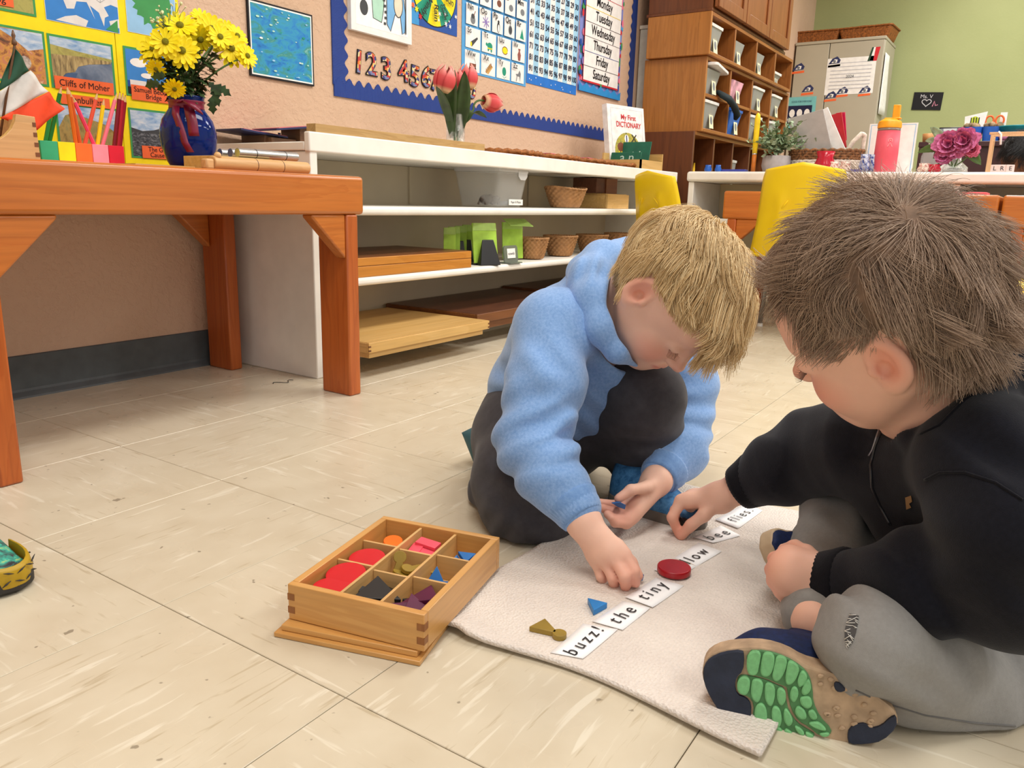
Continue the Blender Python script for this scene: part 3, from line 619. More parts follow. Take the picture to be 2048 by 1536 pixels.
# tulips in a glass
m_glass = glassy('clear_glass', (245, 250, 250), 0.02, 1.35, 0.45)
m_tul, n = newmat('tulip_petal', 0.45, 0.4); g = n.node('ShaderNodeTexCoord'); sp = n.node('ShaderNodeSeparateXYZ'); n.ln(g.outputs['Object'], sp.inputs[0])
mr = n.node('ShaderNodeMapRange'); mr.inputs['From Min'].default_value = -.034; mr.inputs['From Max'].default_value = .034; n.ln(sp.outputs[2], mr.inputs['Value'])
n.color(n.ramp(mr.outputs[0], [(0.0, (236, 190, 150)), (0.18, (208, 70, 72)), (0.6, (218, 84, 86)), (1.0, (238, 160, 148))])); n.b.inputs['Subsurface Weight'].default_value = 0.0
m_leaf = flat('tulip_leaf', (52, 76, 36), .4, .5, .2, 25); m_stem = flat('stem_green', (76, 106, 50), .5, .4, .1)
VY = .60; vb = pt(911, 284, VY, ZT+.001); R = S(19, vb)
t = thing('glass_vase', 'clear glass tumbler vase holding the tulips', 'vase', vb)
MB().lathe([(R*.95, 0), (R*.98, .004), (R, S(84, vb)), (R*.93, S(84, vb)), (R*.91, .010)], 28, cap1=True).build('glass', m_glass, t, smooth=True)
def leaf(path, wd, mat, parent, nm='leaf', fold=.3, n=10, twist=0.0, side=None):
    """blade along a path: broad in the middle, pointed, folded along the midrib"""
    P_ = [Vector(p) for p in path]; vs = []; fs = []
    m = len(P_)
    for i, p in enumerate(P_):
        u = i/(m-1); tn = (P_[min(i+1, m-1)]-P_[max(i-1, 0)]).normalized(); sd = Vector(side) if side else tn.cross(Vector((0, 0, 1)))
        if sd.length < 1e-4: sd = Vector((CR[0], CR[1], CR[2]))
        sd = (sd-tn*sd.dot(tn)).normalized(); nn = sd.cross(tn); ww = wd*(math.sin(PI*min(1, (u*.93+.07)))**.75)*(1 if u < .97 else .15)
        for k in (-1, -.5, 0, .5, 1): vs.append(tuple(p+sd*(k*ww)+nn*(abs(k)*ww*fold)))
    for i in range(m-1):
        for k in range(4): fs.append((i*5+k, i*5+k+1, (i+1)*5+k+1, (i+1)*5+k))
    mb = MB(); mb.add(vs, fs); return mb.build(nm, mat, parent, smooth=True, solid=.0009)
def bez(p0, p1, p2, n=10):
    p0, p1, p2 = Vector(p0), Vector(p1), Vector(p2); return [p0*(1-u)**2+p1*2*u*(1-u)+p2*u*u for u in [i/n for i in range(n+1)]]
tul = [((889, 157), (0.05, -.25, 1), 1.25, 'opening tulip with a parted front, tallest at the far side of the glass', .55), ((915, 160), (.0, .15, 1), .95, 'tulip half hidden behind two leaf blades in the glass', .58), ((936, 153), (.05, .05, 1), 1.15, 'closed tulip, upright, in front of the alphabet chart', .60), ((985, 206), (.95, -.35, -.12), 1.05, 'drooping tulip bent out sideways over the blue border', .56)]
for (px_, py_), d, sc, lab, Y in tul:
    hd = Vector(pt(px_, py_, Y)); t = thing('tulip', 'pink-red '+lab, 'flower', tuple(hd)); R3 = Vector((0, 0, 1)).rotation_difference(Vector(d)).to_matrix().to_4x4(); s = S(18.5, hd)*sc; t.matrix_world = Matrix.Translation(hd) @ R3
    for k in range(6):
        a0 = 2*PI*k/6+.3; lay = .88 if k % 2 else 1.0; op = 1.0 if not (k in (4, 5) and sc > 1.2) else 1.1
        def f(u, v):
            z = -s*1.15+v*s*2.3; pr = max(0, math.sin(PI*(0.12+.80*v)))**.62; r = s*.95*lay*pr*op; wv = 1.15*math.sin(PI*min(1, .1+.88*v))**.8 if v > .5 else 1.15
            a = a0+(u-.5)*wv*1.15*(1-.35*max(0, v-.8)/.2); return (r*math.cos(a), r*math.sin(a), z-abs(u-.5)*s*.25*v)
        mb = MB().surf(f, 6, 9); mb.build('petal', m_tul, t, smooth=True, solid=.0012)
    base = Vector((vb[0]+random.uniform(-.005, .005), vb[1]+random.uniform(-.005, .005), ZT+.012)); inv = t.matrix_world.inverted(); rim = Vector((vb[0]+(hd.x-vb[0])*.25, vb[1], ZT+S(88, vb)))
    pts = bez(base, rim, rim+(hd-rim)*.35, 5)[:-1]+bez(rim+(hd-rim)*.35, hd-Vector(d).normalized()*s*2.4, hd-Vector(d).normalized()*s*1.0, 7)
    MB().tube([inv @ p for p in pts], .0035, 7).build('stem', m_stem, t, smooth=True)
for pa, pb, pc, wd, lab in (((905, 276), (893, 175), (910, 140), 13, 'a'), ((914, 276), (930, 200), (929, 141), 15, 'b'), ((912, 265), (930, 205), (974, 236), 12, 'c'), ((905, 262), (890, 195), (872, 172), 9, 'd')):
    par = [o for o in bpy.data.objects if o.name.startswith('tulip')][{'a': 0, 'b': 1, 'c': 3, 'd': 0}[lab]]; inv = par.matrix_world.inverted()
    path = [inv @ p for p in bez(pt(pa[0], pa[1], VY), pt(pb[0], pb[1], VY-.045), pt(pc[0], pc[1], VY-.075), 12)]
    leaf(path, S(wd, vb), m_leaf, par, fold=.25, side=tuple(inv.to_3x3() @ Vector(CR)))
# picture dictionary leaning, and box of green letter boards
m_cover = flat('white_cover', (236, 232, 228), .3, .5); m_page = flat('page_edge', (222, 214, 196), .7)
dp = pt(1225, 322, .63); dq = pt(1300, 328, .56); dtop = pt(1232, 230, .66)
ux = Vector((dq[0]-dp[0], dq[1]-dp[1], 0)); dl = ux.length; Hh = .322
M = frame((dp[0], dp[1], ZT+.002), ux, (0, .16, 1)); t = thing('picture_dictionary', 'white children\'s dictionary with a round collage cover, leaning upright', 'book'); t.matrix_world = M
dl = S(82, dp)*1.36
MB().box(0, dl, 0, Hh, -.026, -.0035).build('pages', m_page, t); MB().box(-.003, dl+.003, -.002, Hh+.003, -.003, 0).build('front_cover', m_cover, t, bevel=.001); MB().box(-.003, dl+.003, -.002, Hh+.003, -.030, -.0265).build('back_cover', m_cover, t, bevel=.001); MB().box(-.0062, -.0032, -.002, Hh+.003, -.030, 0).build('spine', m_cover, t)
p = Print(); c0 = C_('frame_line', (150, 160, 190)); p.line([(.018, .012), (.018, Hh-.014), (dl-.016, Hh-.014), (dl-.016, .012)], .0015, c0)
p.shape(circle(dl*.5, Hh*.34, dl*.37, 30, Hh*.28), mottle('print_collage', [(60, 66, 30), (150, 146, 70), (196, 180, 60), (110, 120, 70)], 60)); p.shape(circle(dl*.30, Hh*.40, dl*.10, 14, Hh*.07), brown); p.shape(circle(dl*.47, Hh*.53, dl*.06, 12, Hh*.06), white); p.line([(dl*.47, Hh*.48), (dl*.47, Hh*.58)], .008, C_('navy_mark', (40, 44, 110))); p.line([(dl*.6, Hh*.48), (dl*.75, Hh*.6)], .006, black); p.line([(dl*.62, Hh*.6), (dl*.76, Hh*.47)], .006, black); p.shape(circle(dl*.75, Hh*.28, dl*.06, 10), red); p.shape(circle(dl*.42, Hh*.13, dl*.07, 12, Hh*.06), C_('globe', (140, 170, 170)))
for i in range(4): p.line([(dl*(.2+.07*i), Hh*.2), (dl*(.24+.07*i), Hh*.34)], .006, yellow)
p.build('cover_print', t, Matrix.Identity(4))
text('My First', .034, red, t, Matrix.Translation((dl*.55, Hh*.84, .0016)), bold=.0004); text('DICTIONARY', .036, red, t, Matrix.Translation((dl*.55, Hh*.73, .0016)), bold=.0004, sx=.85); text('LEARN', .026, black, t, Matrix.Translation((dl*.42, Hh*.055, .0016)), sx=.9, bold=.0006)
gb = pt(1262, 330, .50); t = thing('letter_board_box', 'open wooden box, low at the front, holding green letter boards', 'box', (gb[0]+.01, .455, ZT)); bl = .245; m_bx = m_beech
xg = gb[0]+.01
MB().box(0, .008, 0, .20, 0, .064).build('front', m_palew_y, t); MB().box(0, bl, 0, .20, 0, .006).build('base', m_palew, t)
MB().box(bl-.008, bl, .0, .20, .007, .10).build('back', m_palew_y, t)
for y0 in (0, .192): MB().hexa([(.0, y0, .0065), (bl-.0085, y0, .0065), (bl-.0085, y0+.008, .0065), (.0, y0+.008, .0065)], [(.0, y0, .064), (bl-.0085, y0, .064), (bl-.0085, y0+.008, .064), (.0, y0+.008, .064)]).build('side', m_palew, t) if y0 < .1 else MB().prism([(0, .0065), (bl-.0085, .0065), (bl-.0085, .10), (.0, .095)], 0, .008, Matrix(((1, 0, 0, 0), (0, 0, 1, y0), (0, 1, 0, 0), (0, 0, 0, 1)))).build('side', m_palew, t)
m_gboard = flat('green_board', (14, 96, 72), .45)
for i, (h_, s_, xx, lab) in enumerate(((.150, 'i l', .12, 'taller green board lettered i l, rear in the wooden box'), (.094, 'a n', .03, 'shorter green board lettered a n, front in the wooden box'))):
    M = frame((xg+xx, .465+.010*i, ZT+.009), (0, .18 if i else .17, 0), (.10, 0, 1)); M = frame((xg+xx+.0, .635, ZT+.009), (0, -1, 0), (.28, 0, 1)); g = thing('letter_board', lab, 'board'); g.matrix_world = M
    MB().box(0, .155, 0, h_, -.003, .0).build('board', m_gboard, g, bevel=.001); text(s_, .07 if i == 0 else .062, C_('chalk', (190, 214, 200)), g, Matrix.Translation((.085, h_*.52 if i == 0 else h_*.72, .001)))
# --- upper open shelf
cb = pt(984, 420, .56, Z1+.001); wx = S(112, cb)*.95; t = thing('clear_bin', 'clear lidded plastic bin with small animals in it, on the upper shelf', 'bin', (cb[0], .565, Z1+.001)); hb = S(66, cb); m_cl = plastic_clear('milky_clear_plastic', (222, 222, 218), .2, .2); m_cl2 = plastic_clear('milky_clear_lid', (226, 226, 224), .25, .55)
def rrect(w, h, r, n=4): return [(sx*(w/2-r)+r*math.cos(a), sy*(h/2-r)+r*math.sin(a)) for sx, sy, a0 in ((1, 1, 0), (-1, 1, PI/2), (-1, -1, PI), (1, -1, 1.5*PI)) for a in [a0+PI/2*i/n for i in range(n+1)]]
def tub(w0, d0, w1, d1, h, th, mat, parent, nm='tub', r=.02):
    R_ = [[(x, y, 0) for x, y in rrect(w0*.96, d0*.94, r)], [(x, y, .004) for x, y in rrect(w0, d0, r)], [(x, y, h) for x, y in rrect(w1, d1, r)], [(x, y, h) for x, y in rrect(w1-2*th, d1-2*th, r)], [(x, y, .005) for x, y in rrect(w0-2*th, d0-2*th, r)]]
    return MB().ring_tube(R_, True).build(nm, mat, parent, smooth=False)
tub(wx*.80, .17, wx, .20, hb, .002, m_cl, t)
MB().ring_tube([[(x, y, hb+.001) for x, y in rrect(wx*1.03, .206, .02)], [(x, y, hb+.018) for x, y in rrect(wx*1.03, .206, .02)], [(x, y, hb+.022) for x, y in rrect(wx*.96, .19, .02)]], True).build('lid', m_cl2, t)
MB().prism([(-.03, 0), (.03, 0), (.028, -.02), (.015, -.032), (-.015, -.032), (-.028, -.02)], 0, .002, Matrix(((1, 0, 0, wx*.25), (0, 0, -1, -.103), (0, 1, 0, hb+.008), (0, 0, 0, 1)))).build('clip', m_cl2, t)
lp = Print(); lp.rect(-.045, .045, -.010, .010, white); lo = lp.build('label_card', t, Matrix(((1, 0, 0, wx*.12), (0, 0, -1, -.0925), (0, 1, 0, .018), (0, 0, 0, 1)))); text('Paper & Plastic', .011, dgrey, lo, Matrix.Translation((0, 0, .001)))
m_toy = flat('grey_toy', (96, 84, 76), .6, .4, .2, 40)
for i, (x, s) in enumerate(((-.055, 1), (-.01, .9))):
    g = thing('toy_animal', ('small dark toy reptile lying inside the clear bin', 'small rounded brown toy inside the clear bin')[i], 'toy', (cb[0]+x, .55, Z1+.008)); mb = MB().ball((0, 0, .018*s), (.030*s, .02*s, .017*s)).ball((.03*s, 0, .026*s), (.014*s, .011*s, .011*s)); mb.build('body', m_toy, g, smooth=True)
    mb = MB(); 
    for sx in (-1, 1):
        for sy in (-1, 1): mb = MB().cyl((sx*.018*s, sy*.012*s, .014*s), (sx*.022*s, sy*.016*s, .001), .005*s, .004*s, 8); mb.build('leg', m_toy, g, smooth=True)
g = thing('jar_lid', 'small round ring lying against the front of the clear bin inside', 'ring', (cb[0]+.03, .535, Z1+.008)); MB().lathe([(.018, 0), (.020, .003), (.020, .012), (.018, .014), (.014, .014), (.014, .002)], 20).build('ring', grey, g, smooth=True)
q = pt(1143, 420, .50); basket('wicker_basket', 'wide wicker basket on the upper shelf beside the brown boxes', (q[0], .53, Z1+.001), S(38, q), S(58, q)*.98, S(37, q), .62, 0, dip=-.004)
q = pt(1206, 402, .55); w_ = S(82, q)*1.12
t = thing('wooden_box', 'dark open-sided wooden box standing on the pale box', 'box', (q[0]-.05, .56, Z1+.066)); MB().box(0, w_*.95, 0, .12, 0, .066).build('block', m_walnut, t, bevel=.002); MB().box(w_*.42, w_*.95, -.004, -.0003, 0.0, .066).build('front_panel', m_walnut_m, t)
t = thing('wooden_box', 'pale wooden box beneath the dark box, beside the basket', 'box', (q[0]-.03, .51, Z1)); MB().box(0, w_*1.02, .012, .16, 0, .060).build('body', m_palew, t, bevel=.002); MB().box(-.002, w_*1.02+.002, .0, .0115, 0, .062).build('front_panel', m_palew, t, bevel=.001); MB().box(-.001, w_*1.02+.001, .0125, .161, .0605, .0645).build('lid', m_palew, t)
# --- lower open shelf
a = pt(705, 545, .455); b = pt(944, 543, .455); L = b[0]-a[0]
t = thing('flat_cabinet', 'honey wooden flat tray cabinet on the lower shelf', 'tray cabinet', (a[0]-.09, .458, Z2)); L += .09
MB().box(0, L, 0, .33, 0, .030).build('base_tray', m_honey, t, bevel=.0015); MB().box(0, L, 0, .33, .0312, .054).build('lid_tray', m_honey, t, bevel=.0015); MB().box(.006, L-.006, .006, .324, .0543, .0555).build('top_panel', m_walnut_m, t)
m_lime = flat('lime_board', (164, 204, 70), .5, .4); m_lime2 = flat('lime_board_pale', (170, 204, 104), .5); m_blk = flat('black_plastic', (22, 22, 24), .35)
def lime_stand(pxc, pyb, Y, wpx, hpx, lab, lean, holder=True, flap=False, side=False):
    q = pt(pxc, pyb, Y); wd = S(wpx, q)*1.15; hh = S(hpx, q); t = thing('card_stand', lab, 'card stand', (q[0], Y, Z2+.0005), rz=0)
    M = Matrix.Rotation(-lean, 4, 'X')
    t.rotation_euler = (0, 0, -1.0 if side else -.42)
    MB().box(-wd*.40, wd*.40, 0, .004, 0.006, hh).xf(M).build('card', m_lime, t, bevel=.001)
    MB().hexa([(-wd*.40, -.0015, hh*.82), (wd*.40, -.0015, hh*.82), (wd*.40, -.0003, hh*.82), (-wd*.40, -.0003, hh*.82)], [(-wd*.36, -.0015, hh), (wd*.36, -.0015, hh), (wd*.36, -.0003, hh), (-wd*.36, -.0003, hh)]).xf(M).build('fold', m_lime2, t)
    if holder:
        MB().hexa([(-wd*.34, -.030, 0), (wd*.34, -.030, 0), (wd*.34, -.004, 0), (-wd*.34, -.004, 0)], [(-wd*.19, -.0065, hh*.60), (wd*.19, -.0065, hh*.60), (wd*.17, -.0025, hh*.60), (-wd*.17, -.0025, hh*.60)]).build('holder', m_blk, t, bevel=.002); MB().box(-wd*.4, wd*.4, -.0035, .05, 0, .0055).build('foot', m_blk, t)
    if flap: MB().hexa([(-wd*.42, -.05, hh*.92), (wd*.45, -.055, hh*.90), (wd*.42, .002, hh*1.08), (-wd*.42, .002, hh*1.08)], [(-wd*.42, -.05, hh*.92+.002), (wd*.45, -.055, hh*.90+.002), (wd*.42, .002, hh*1.08+.002), (-wd*.42, .002, hh*1.08+.002)]).build('open_flap', m_lime2, t)
    return t
for i, px_ in enumerate((899, 908, 921, 936)):
    lime_stand(px_, 520, .575+.012*i, 26, 72, 'lime card on black stand seen edge-on, %s of the row' % ('first', 'second', 'third', 'last')[i], .05, holder=i > 1, side=True).rotation_euler = (0, 0, -.85)
lime_stand(973, 533, .485, 60, 82, 'lime green card propped on a black stand, facing out', .16)
lime_stand(1026, 527, .545, 52, 74, 'lime green card with its top flap folded open', .08, holder=False, flap=True)
q = pt(1019, 530, .475); t = thing('label_stand', 'small grey plastic stand with a card reading vowels', 'stand', (q[0], .475, Z2+.0005)); wd = S(48, q)
m_smoke = plastic_clear('smoky_plastic', (120, 128, 118), .25, .75)
MB().prism(rrect(wd, .062, .012), 0, .006, Matrix(((1, 0, 0, 0), (0, .12, -1, .0), (0, 1, .12, .031), (0, 0, 0, 1)))).build('back_plate', m_smoke, t); MB().box(-wd*.45, wd*.45, -.03, .02, 0, .004).build('foot', m_smoke, t)
lp = Print(); lp.rect(-wd*.30, wd*.30, -.016, .018, white); lo = lp.build('card', t, Matrix(((1, 0, 0, 0), (0, .12, -1, -.0065), (0, 1, .12, .034), (0, 0, 0, 1)))); text('vowels', .015, dgrey, lo, Matrix.Translation((0, 0, .001)))
for i, (pxc, pyb, wpx, hpx, Y, lab) in enumerate(((1077, 526, 64, 40, .50, 'wicker bowl beside the card stands, first of four'), (1132, 516, 68, 38, .52, 'wicker bowl, second of four along the lower shelf'), (1195, 507, 64, 34, .53, 'wicker bowl, third of four along the lower shelf'), (1248, 497, 58, 32, .54, 'wicker bowl partly behind the yellow chair, last of four'))):
    q = pt(pxc, pyb, Y); basket('wicker_bowl', lab, (q[0], Y+.03, Z2+.001), S(wpx*.33, q), S(wpx*.5, q), S(hpx, q), 1.0, i*.4, group='wicker bowls on the lower shelf', dip=.0)
# --- trays at the bottom
Fy = .335
def floor_tray(x0, x1, y0, y1, z0, h1, h2, lab, m1, m2, top, group=None, my=None):
    t = thing('lidded_tray', lab, 'tray', (x0, y0, z0)); w_, d_ = x1-x0, y1-y0
    MB().box(.010, w_-.022, .010, d_-.01, 0, h1).build('base', m2, t, bevel=.001)
    MB().box(0, w_, 0, .010, h1+.0006, h1+h2).build('lid_side', m1, t, bevel=.001); MB().box(0, w_, d_-.01, d_, h1+.0006, h1+h2).build('lid_side', m1, t, bevel=.001)
    for xx in (0, w_-.01): MB().box(xx, xx+.01, .0103, d_-.0103, h1+.0006, h1+h2).build('lid_side', my or m1, t, bevel=.001)
    MB().box(.003, w_-.003, .003, d_-.003, h1+h2-.003, h1+h2+.0012).build('lid_top', top, t)
    for xx in (0.0, w_-.008):
        for zz in (h1+.004, h1+.015): MB().box(xx, xx+.008, -.0004, .002, zz, zz+.005).build('joint', m_walnut_m, t)
    return t
q0 = ony(738, 692, Fy); q1 = ony(985, 657, Fy)
floor_tray(q0[0], 1.27, Fy, .78, .0565, .016, .027, 'pale maple lidded tray sticking out from under the bookcase', m_palew, m_palew, m_palew, my=m_palew_y)
floor_tray(1.285, 2.0, .395, .80, .0565, .024, .030, 'dark brown lidded tray beside the pale one at the bottom of the bookcase', m_walnut_m, m_walnut_m, m_walnut)
floor_tray(2.02, 2.6, .43, .80, .0565, .024, .038, 'second dark brown tray, further along the bottom of the bookcase', m_walnut_m, m_walnut_m, m_walnut)
# ================================================================== on the work table
ZW = .5275
# blue vase
m_blueglass, n = newmat('cobalt_glass', 0.03, 0.6); n.color((34, 74, 178)); n.b.inputs['Transmission Weight'].default_value = .8; n.b.inputs['IOR'].default_value = 1.3
VB = (ony(381, 332, .52)[0], .52, ZW); Rv = S(53, VB); k = S(138, VB)/138.0
t = thing('blue_vase', 'cobalt blue glass vase tied with a crimson ribbon, full of yellow flowers', 'vase', VB)
prof = [(.50, 0), (.62, 1), (.80, 18), (.96, 45), (1.0, 62), (.99, 78), (.90, 96), (.72, 110), (.60, 119), (.58, 126), (.64, 138), (.66, 141), (.60, 141)]
MB().lathe([(Rv*r, z*k) for r, z in prof]+[(Rv*.54, 126*k), (Rv*.55, 119*k), (Rv*.84, 96*k), (Rv*.93, 70*k), (Rv*.74, 18*k), (Rv*.5, 5*k)], 40).build('glass_body', m_blueglass, t, smooth=True)
m_rib = flat('crimson_ribbon', (122, 22, 54), .35, .5, .1); toc = Vector((CAM_LOC[0]-VB[0], CAM_LOC[1]-VB[1], 0)).normalized(); rgt = Vector((CR[0], CR[1], 0)).normalized()
MB().lathe([(Rv*.63, 117*k), (Rv*.61, 120*k), (Rv*.61, 128*k), (Rv*.67, 132*k)], 32, cap0=False, cap1=False).build('ribbon_band', m_rib, t, smooth=True, solid=.001)
def ribbon(pts, wd, nm):
    pp = [toc*(Rv*o_)+rgt*(x*k)+Vector((0, 0, z*k)) for x, z, o_ in pts]; mb = MB()
    mb.add([tuple(p+rgt*(s_*wd*k/2)) for p in pp for s_ in (-1, 1)], [(2*i, 2*i+1, 2*i+3, 2*i+2) for i in range(len(pp)-1)]); mb.build(nm, m_rib, t, smooth=True, solid=.0008)
ribbon([(-20, 120, .72), (-22, 104, .95), (-17, 88, 1.03), (-12, 70, 1.06), (-8, 52, 1.06), (2, 34, 1.05)], 14, 'ribbon_tail'); ribbon([(4, 122, .70), (6, 104, .98), (9, 90, 1.05), (10, 72, 1.06), (11, 64, 1.06)], 20, 'ribbon_tail')
mb = MB().tube([toc*Rv*(.75+.25*math.sin(PI*u))+rgt*k*(-6+36*u)+Vector((0, 0, k*(130-14*u-10*u*u))) for u in [i/8 for i in range(9)]], [k*(3+7*math.sin(PI*u)) for u in [i/8 for i in range(9)]], 8, flat=.45); mb.build('bow_loop', m_rib, t, smooth=True)
mb = MB().tube([toc*Rv*.74+rgt*k*(-4-14*u)+Vector((0, 0, k*(131-5*u))) for u in [i/5 for i in range(6)]], [k*(3+4*math.sin(PI*u)) for u in [i/5 for i in range(6)]], 8, flat=.45); mb.build('bow_loop', m_rib, t, smooth=True)
# chrysanthemums
m_pet = flat('yellow_petal', (250, 222, 10), .5, .3, .05, 60); m_disc = flat('olive_disc', (126, 120, 26), .7, .2, .2, 300, .5); m_dleaf = flat('mum_leaf', (44, 66, 30), .5, .4, .25, 60)
mum = [(364, 102, 28, 'facing out above the bow, lowest of the front blooms'), (461, 97, 29, 'facing out at the vase\'s far side with an olive eye'), (422, 60, 30, 'facing up and out at the top of the bunch'), (308, 98, 27, 'full and shaggy at the side nearest the coastline photo'), (331, 84, 25, 'turned sideways behind the lowest front bloom'), (360, 52, 28, 'high in the bunch, petals turned upward'), (400, 78, 24, 'nodding with its petals hanging, between the front blooms'), (403, 36, 20, 'topmost of the bunch'), (494, 112, 20, 'seen from its side at the outer end of the bunch'), (440, 74, 22, 'half hidden behind the topmost-facing bloom'), (381, 64, 24, 'in the middle of the bunch behind the nodding one'), (338, 52, 22, 'high at the side nearest the map of an island'), (349, 178, 17, 'small and low, hanging by the ribbon'), (312, 138, 16, 'half closed below the shaggy bloom'), (474, 72, 20, 'high at the pond picture side'), (452, 60, 18, 'tucked high behind the olive-eyed bloom')]
vc = Vector((VB[0], VB[1], VB[2]+141*k))
for i, (x, y, r, lab) in enumerate(mum):
    Y = .52-.05+(i % 4)*.028+(.03 if y < 70 else 0)+(0 if i not in (12,) else -.02); hp = Vector(ony(x, y, Y)); rr_ = S(r, hp)*1.3
    out = (hp-vc); out.z *= .8; d = (out.normalized()*.45+toc*(1.0 if i in (0, 1, 2, 4, 9, 10, 15) else .6)+Vector((0, 0, -.05 if i not in (6, 12, 13) else -.7))).normalized()
    t = thing('chrysanthemum', 'yellow chrysanthemum '+lab, 'flower'); t.matrix_world = Matrix.Translation(hp) @ Vector((0, 0, 1)).rotation_difference(d).to_matrix().to_4x4()
    mb = MB(); rl = random.Random(i)
    for lay, (nn, rl_, cup, r0) in enumerate(((16, 1.0, .02, .2), (13, .86, .14, .2))):
        for j in range(nn):
            a = 2*PI*(j+rl.uniform(-.2, .2)+lay*.5)/nn; L_ = rr_*rl_*rl.uniform(.88, 1.06); wdt = rr_*.128*rl.uniform(.85, 1.15); cp = cup*rl.uniform(.7, 1.3)
            ca, sa = math.cos(a), math.sin(a); vs = []
            for u, wf in ((r0, .45), (.5, .9), (.85, 1.0), (1.0, .35)):
                rad = L_*u; z = cp*rad*u+lay*rr_*.05-(.10*rr_*u*u if lay == 0 else 0)
                for s_ in (-1, 0, 1): vs.append((rad*ca-s_*wdt*wf*sa, rad*sa+s_*wdt*wf*ca, z-(rr_*.035*wf if s_ == 0 else 0)))
            mb.add(vs, [(q_*3+s_, q_*3+s_+1, q_*3+s_+4, q_*3+s_+3) for q_ in range(3) for s_ in (0, 1)])
    o = mb.build('petals', m_pet, t, smooth=True); o['kind'] = 'stuff'
    MB().ball((0, 0, rr_*.10), (rr_*.21, rr_*.21, rr_*.12), 14, 8).build('disc', m_disc, t, smooth=True)
    MB().lathe([(rr_*.05, -rr_*.30), (rr_*.22, -rr_*.14), (rr_*.26, -.001)], 10).build('calyx', m_dleaf, t, smooth=True)
    inv = t.matrix_world.inverted(); neck = vc+Vector((random.uniform(-.015, .015), random.uniform(-.015, .015), -.02))
    MB().tube([inv @ p for p in bez(neck, neck+Vector((0, 0, .05))+(hp-neck)*.2, hp-d*rr_*.28, 8)], .0022, 6).build('stem', m_stem, t, smooth=True)
# greenery of the bunch: one leafy mass nobody could count
gr = MB(); rl = random.Random(11)
def lobed(c, d, L_, up):
    d = d.normalized(); s_ = d.cross(up).normalized(); nn = s_.cross(d); o = [(0, .04), (.18, .30), (.28, .16), (.42, .42), (.55, .2), (.70, .34), (.82, .14), (1, 0)]
    vs = [tuple(c+d*(u*L_)+s_*(w_*L_*.8)-nn*(u*u*L_*.3)) for u, w_ in o]+[tuple(c+d*(u*L_)-s_*(w_*L_*.8)-nn*(u*u*L_*.3)) for u, w_ in o[:-1]]
    m_ = len(o); fs = []
    for i in range(m_-2): fs.append((i, i+1, m_+i+1, m_+i))
    fs.append((m_-2, m_-1, 2*m_-2)); gr.add(vs, fs)
for i in range(330):
    a = rl.uniform(0, 2*PI); h_ = rl.uniform(0, 1); r_ = Rv*(.25+1.0*h_)*rl.uniform(.3, 1.0); c = vc+Vector((r_*math.cos(a), r_*math.sin(a)*.8, -.002+h_*.115*rl.uniform(.6, 1)))
    lobed(c, Vector((math.cos(a), math.sin(a), rl.uniform(-.5, .6))), rl.uniform(.018, .034), Vector((rl.uniform(-.3, .3), rl.uniform(-.3, .3), 1)))
for (x, y, dx, dz) in ((330, 150, -1, -.1), (318, 165, -1, -.25), (425, 180, .4, -1), (418, 165, .6, -.6), (340, 168, -1, -.4), (433, 170, .9, -.6), (422, 195, .1, -1)):
    p_ = Vector(ony(x, y, .48)); lobed(p_, rgt*dx+Vector((0, 0, dz)), .036, toc)
go = gr.build('leaf_mass', m_dleaf, None, smooth=False); go.location = (0, 0, 0); tag(go, 'dark green lobed leaves filling the neck of the blue vase', 'foliage', kind='stuff')
sp_ = MB(); dots = MB()
for i in range(26):
    x, y = rl.uniform(300, 372), rl.uniform(4, 50); p_ = Vector(ony(x, y, .55)); q_ = Vector(ony(345+rl.uniform(-10, 10), 92, .53)); sp_.tube(bez(q_, q_.lerp(p_, .5)+Vector((0, 0, .02)), p_, 5), .0006, 4); dots.ball(tuple(p_), .0022 if i % 3 else .004, 6, 4)
o = sp_.build('filler_sprigs', m_stem, None); tag(o, 'fine sprigs with tiny pale buds rising behind the chrysanthemums', 'foliage', kind='stuff'); o2 = dots.build('bud', flat('cream_bud', (222, 222, 170), .6), o); o2['kind'] = 'stuff'
# low boards, tone bars, pencil block, shaped wooden side, flag
a = ony(85, 318, .46); b = ony(262, 322, .46); t = thing('wooden_strip', 'thin pale wooden strip under the coloured pencil block', 'strip', (a[0], .45, ZW)); MB().box(0, b[0]-a[0], 0, .16, 0, .004).build('strip', m_palew, t)
a = ony(262, 325, .40); b = ony(381, 330, .40); t = thing('wooden_strip', 'pale wooden strip between the pencil block and the blue vase', 'strip', (a[0], .385, ZW)); MB().box(0, b[0]-a[0], 0, .07, 0, .006).build('strip', m_palew, t)
PBY = .50; a = Vector(ony(83, 318, PBY)); wp_ = (ony(250, 318, PBY)[0]-a.x)/5
t = thing('pencil_block', 'wooden pencil block with five coloured faces, green to red', 'pencil holder', (a.x, PBY, ZW+.0045)); hz_ = S(40, a)
cols = [(58, 172, 124), (246, 226, 16), (244, 112, 44), (246, 142, 160), (214, 22, 50)]; names = ('green', 'yellow', 'orange', 'pink', 'red')
for i, c in enumerate(cols): MB().box(wp_*i+.0004, wp_*(i+1)-.0004, 0, .05, 0, hz_).build('coloured_cell', C_('cell_%d' % i, c), t, bevel=.0008)
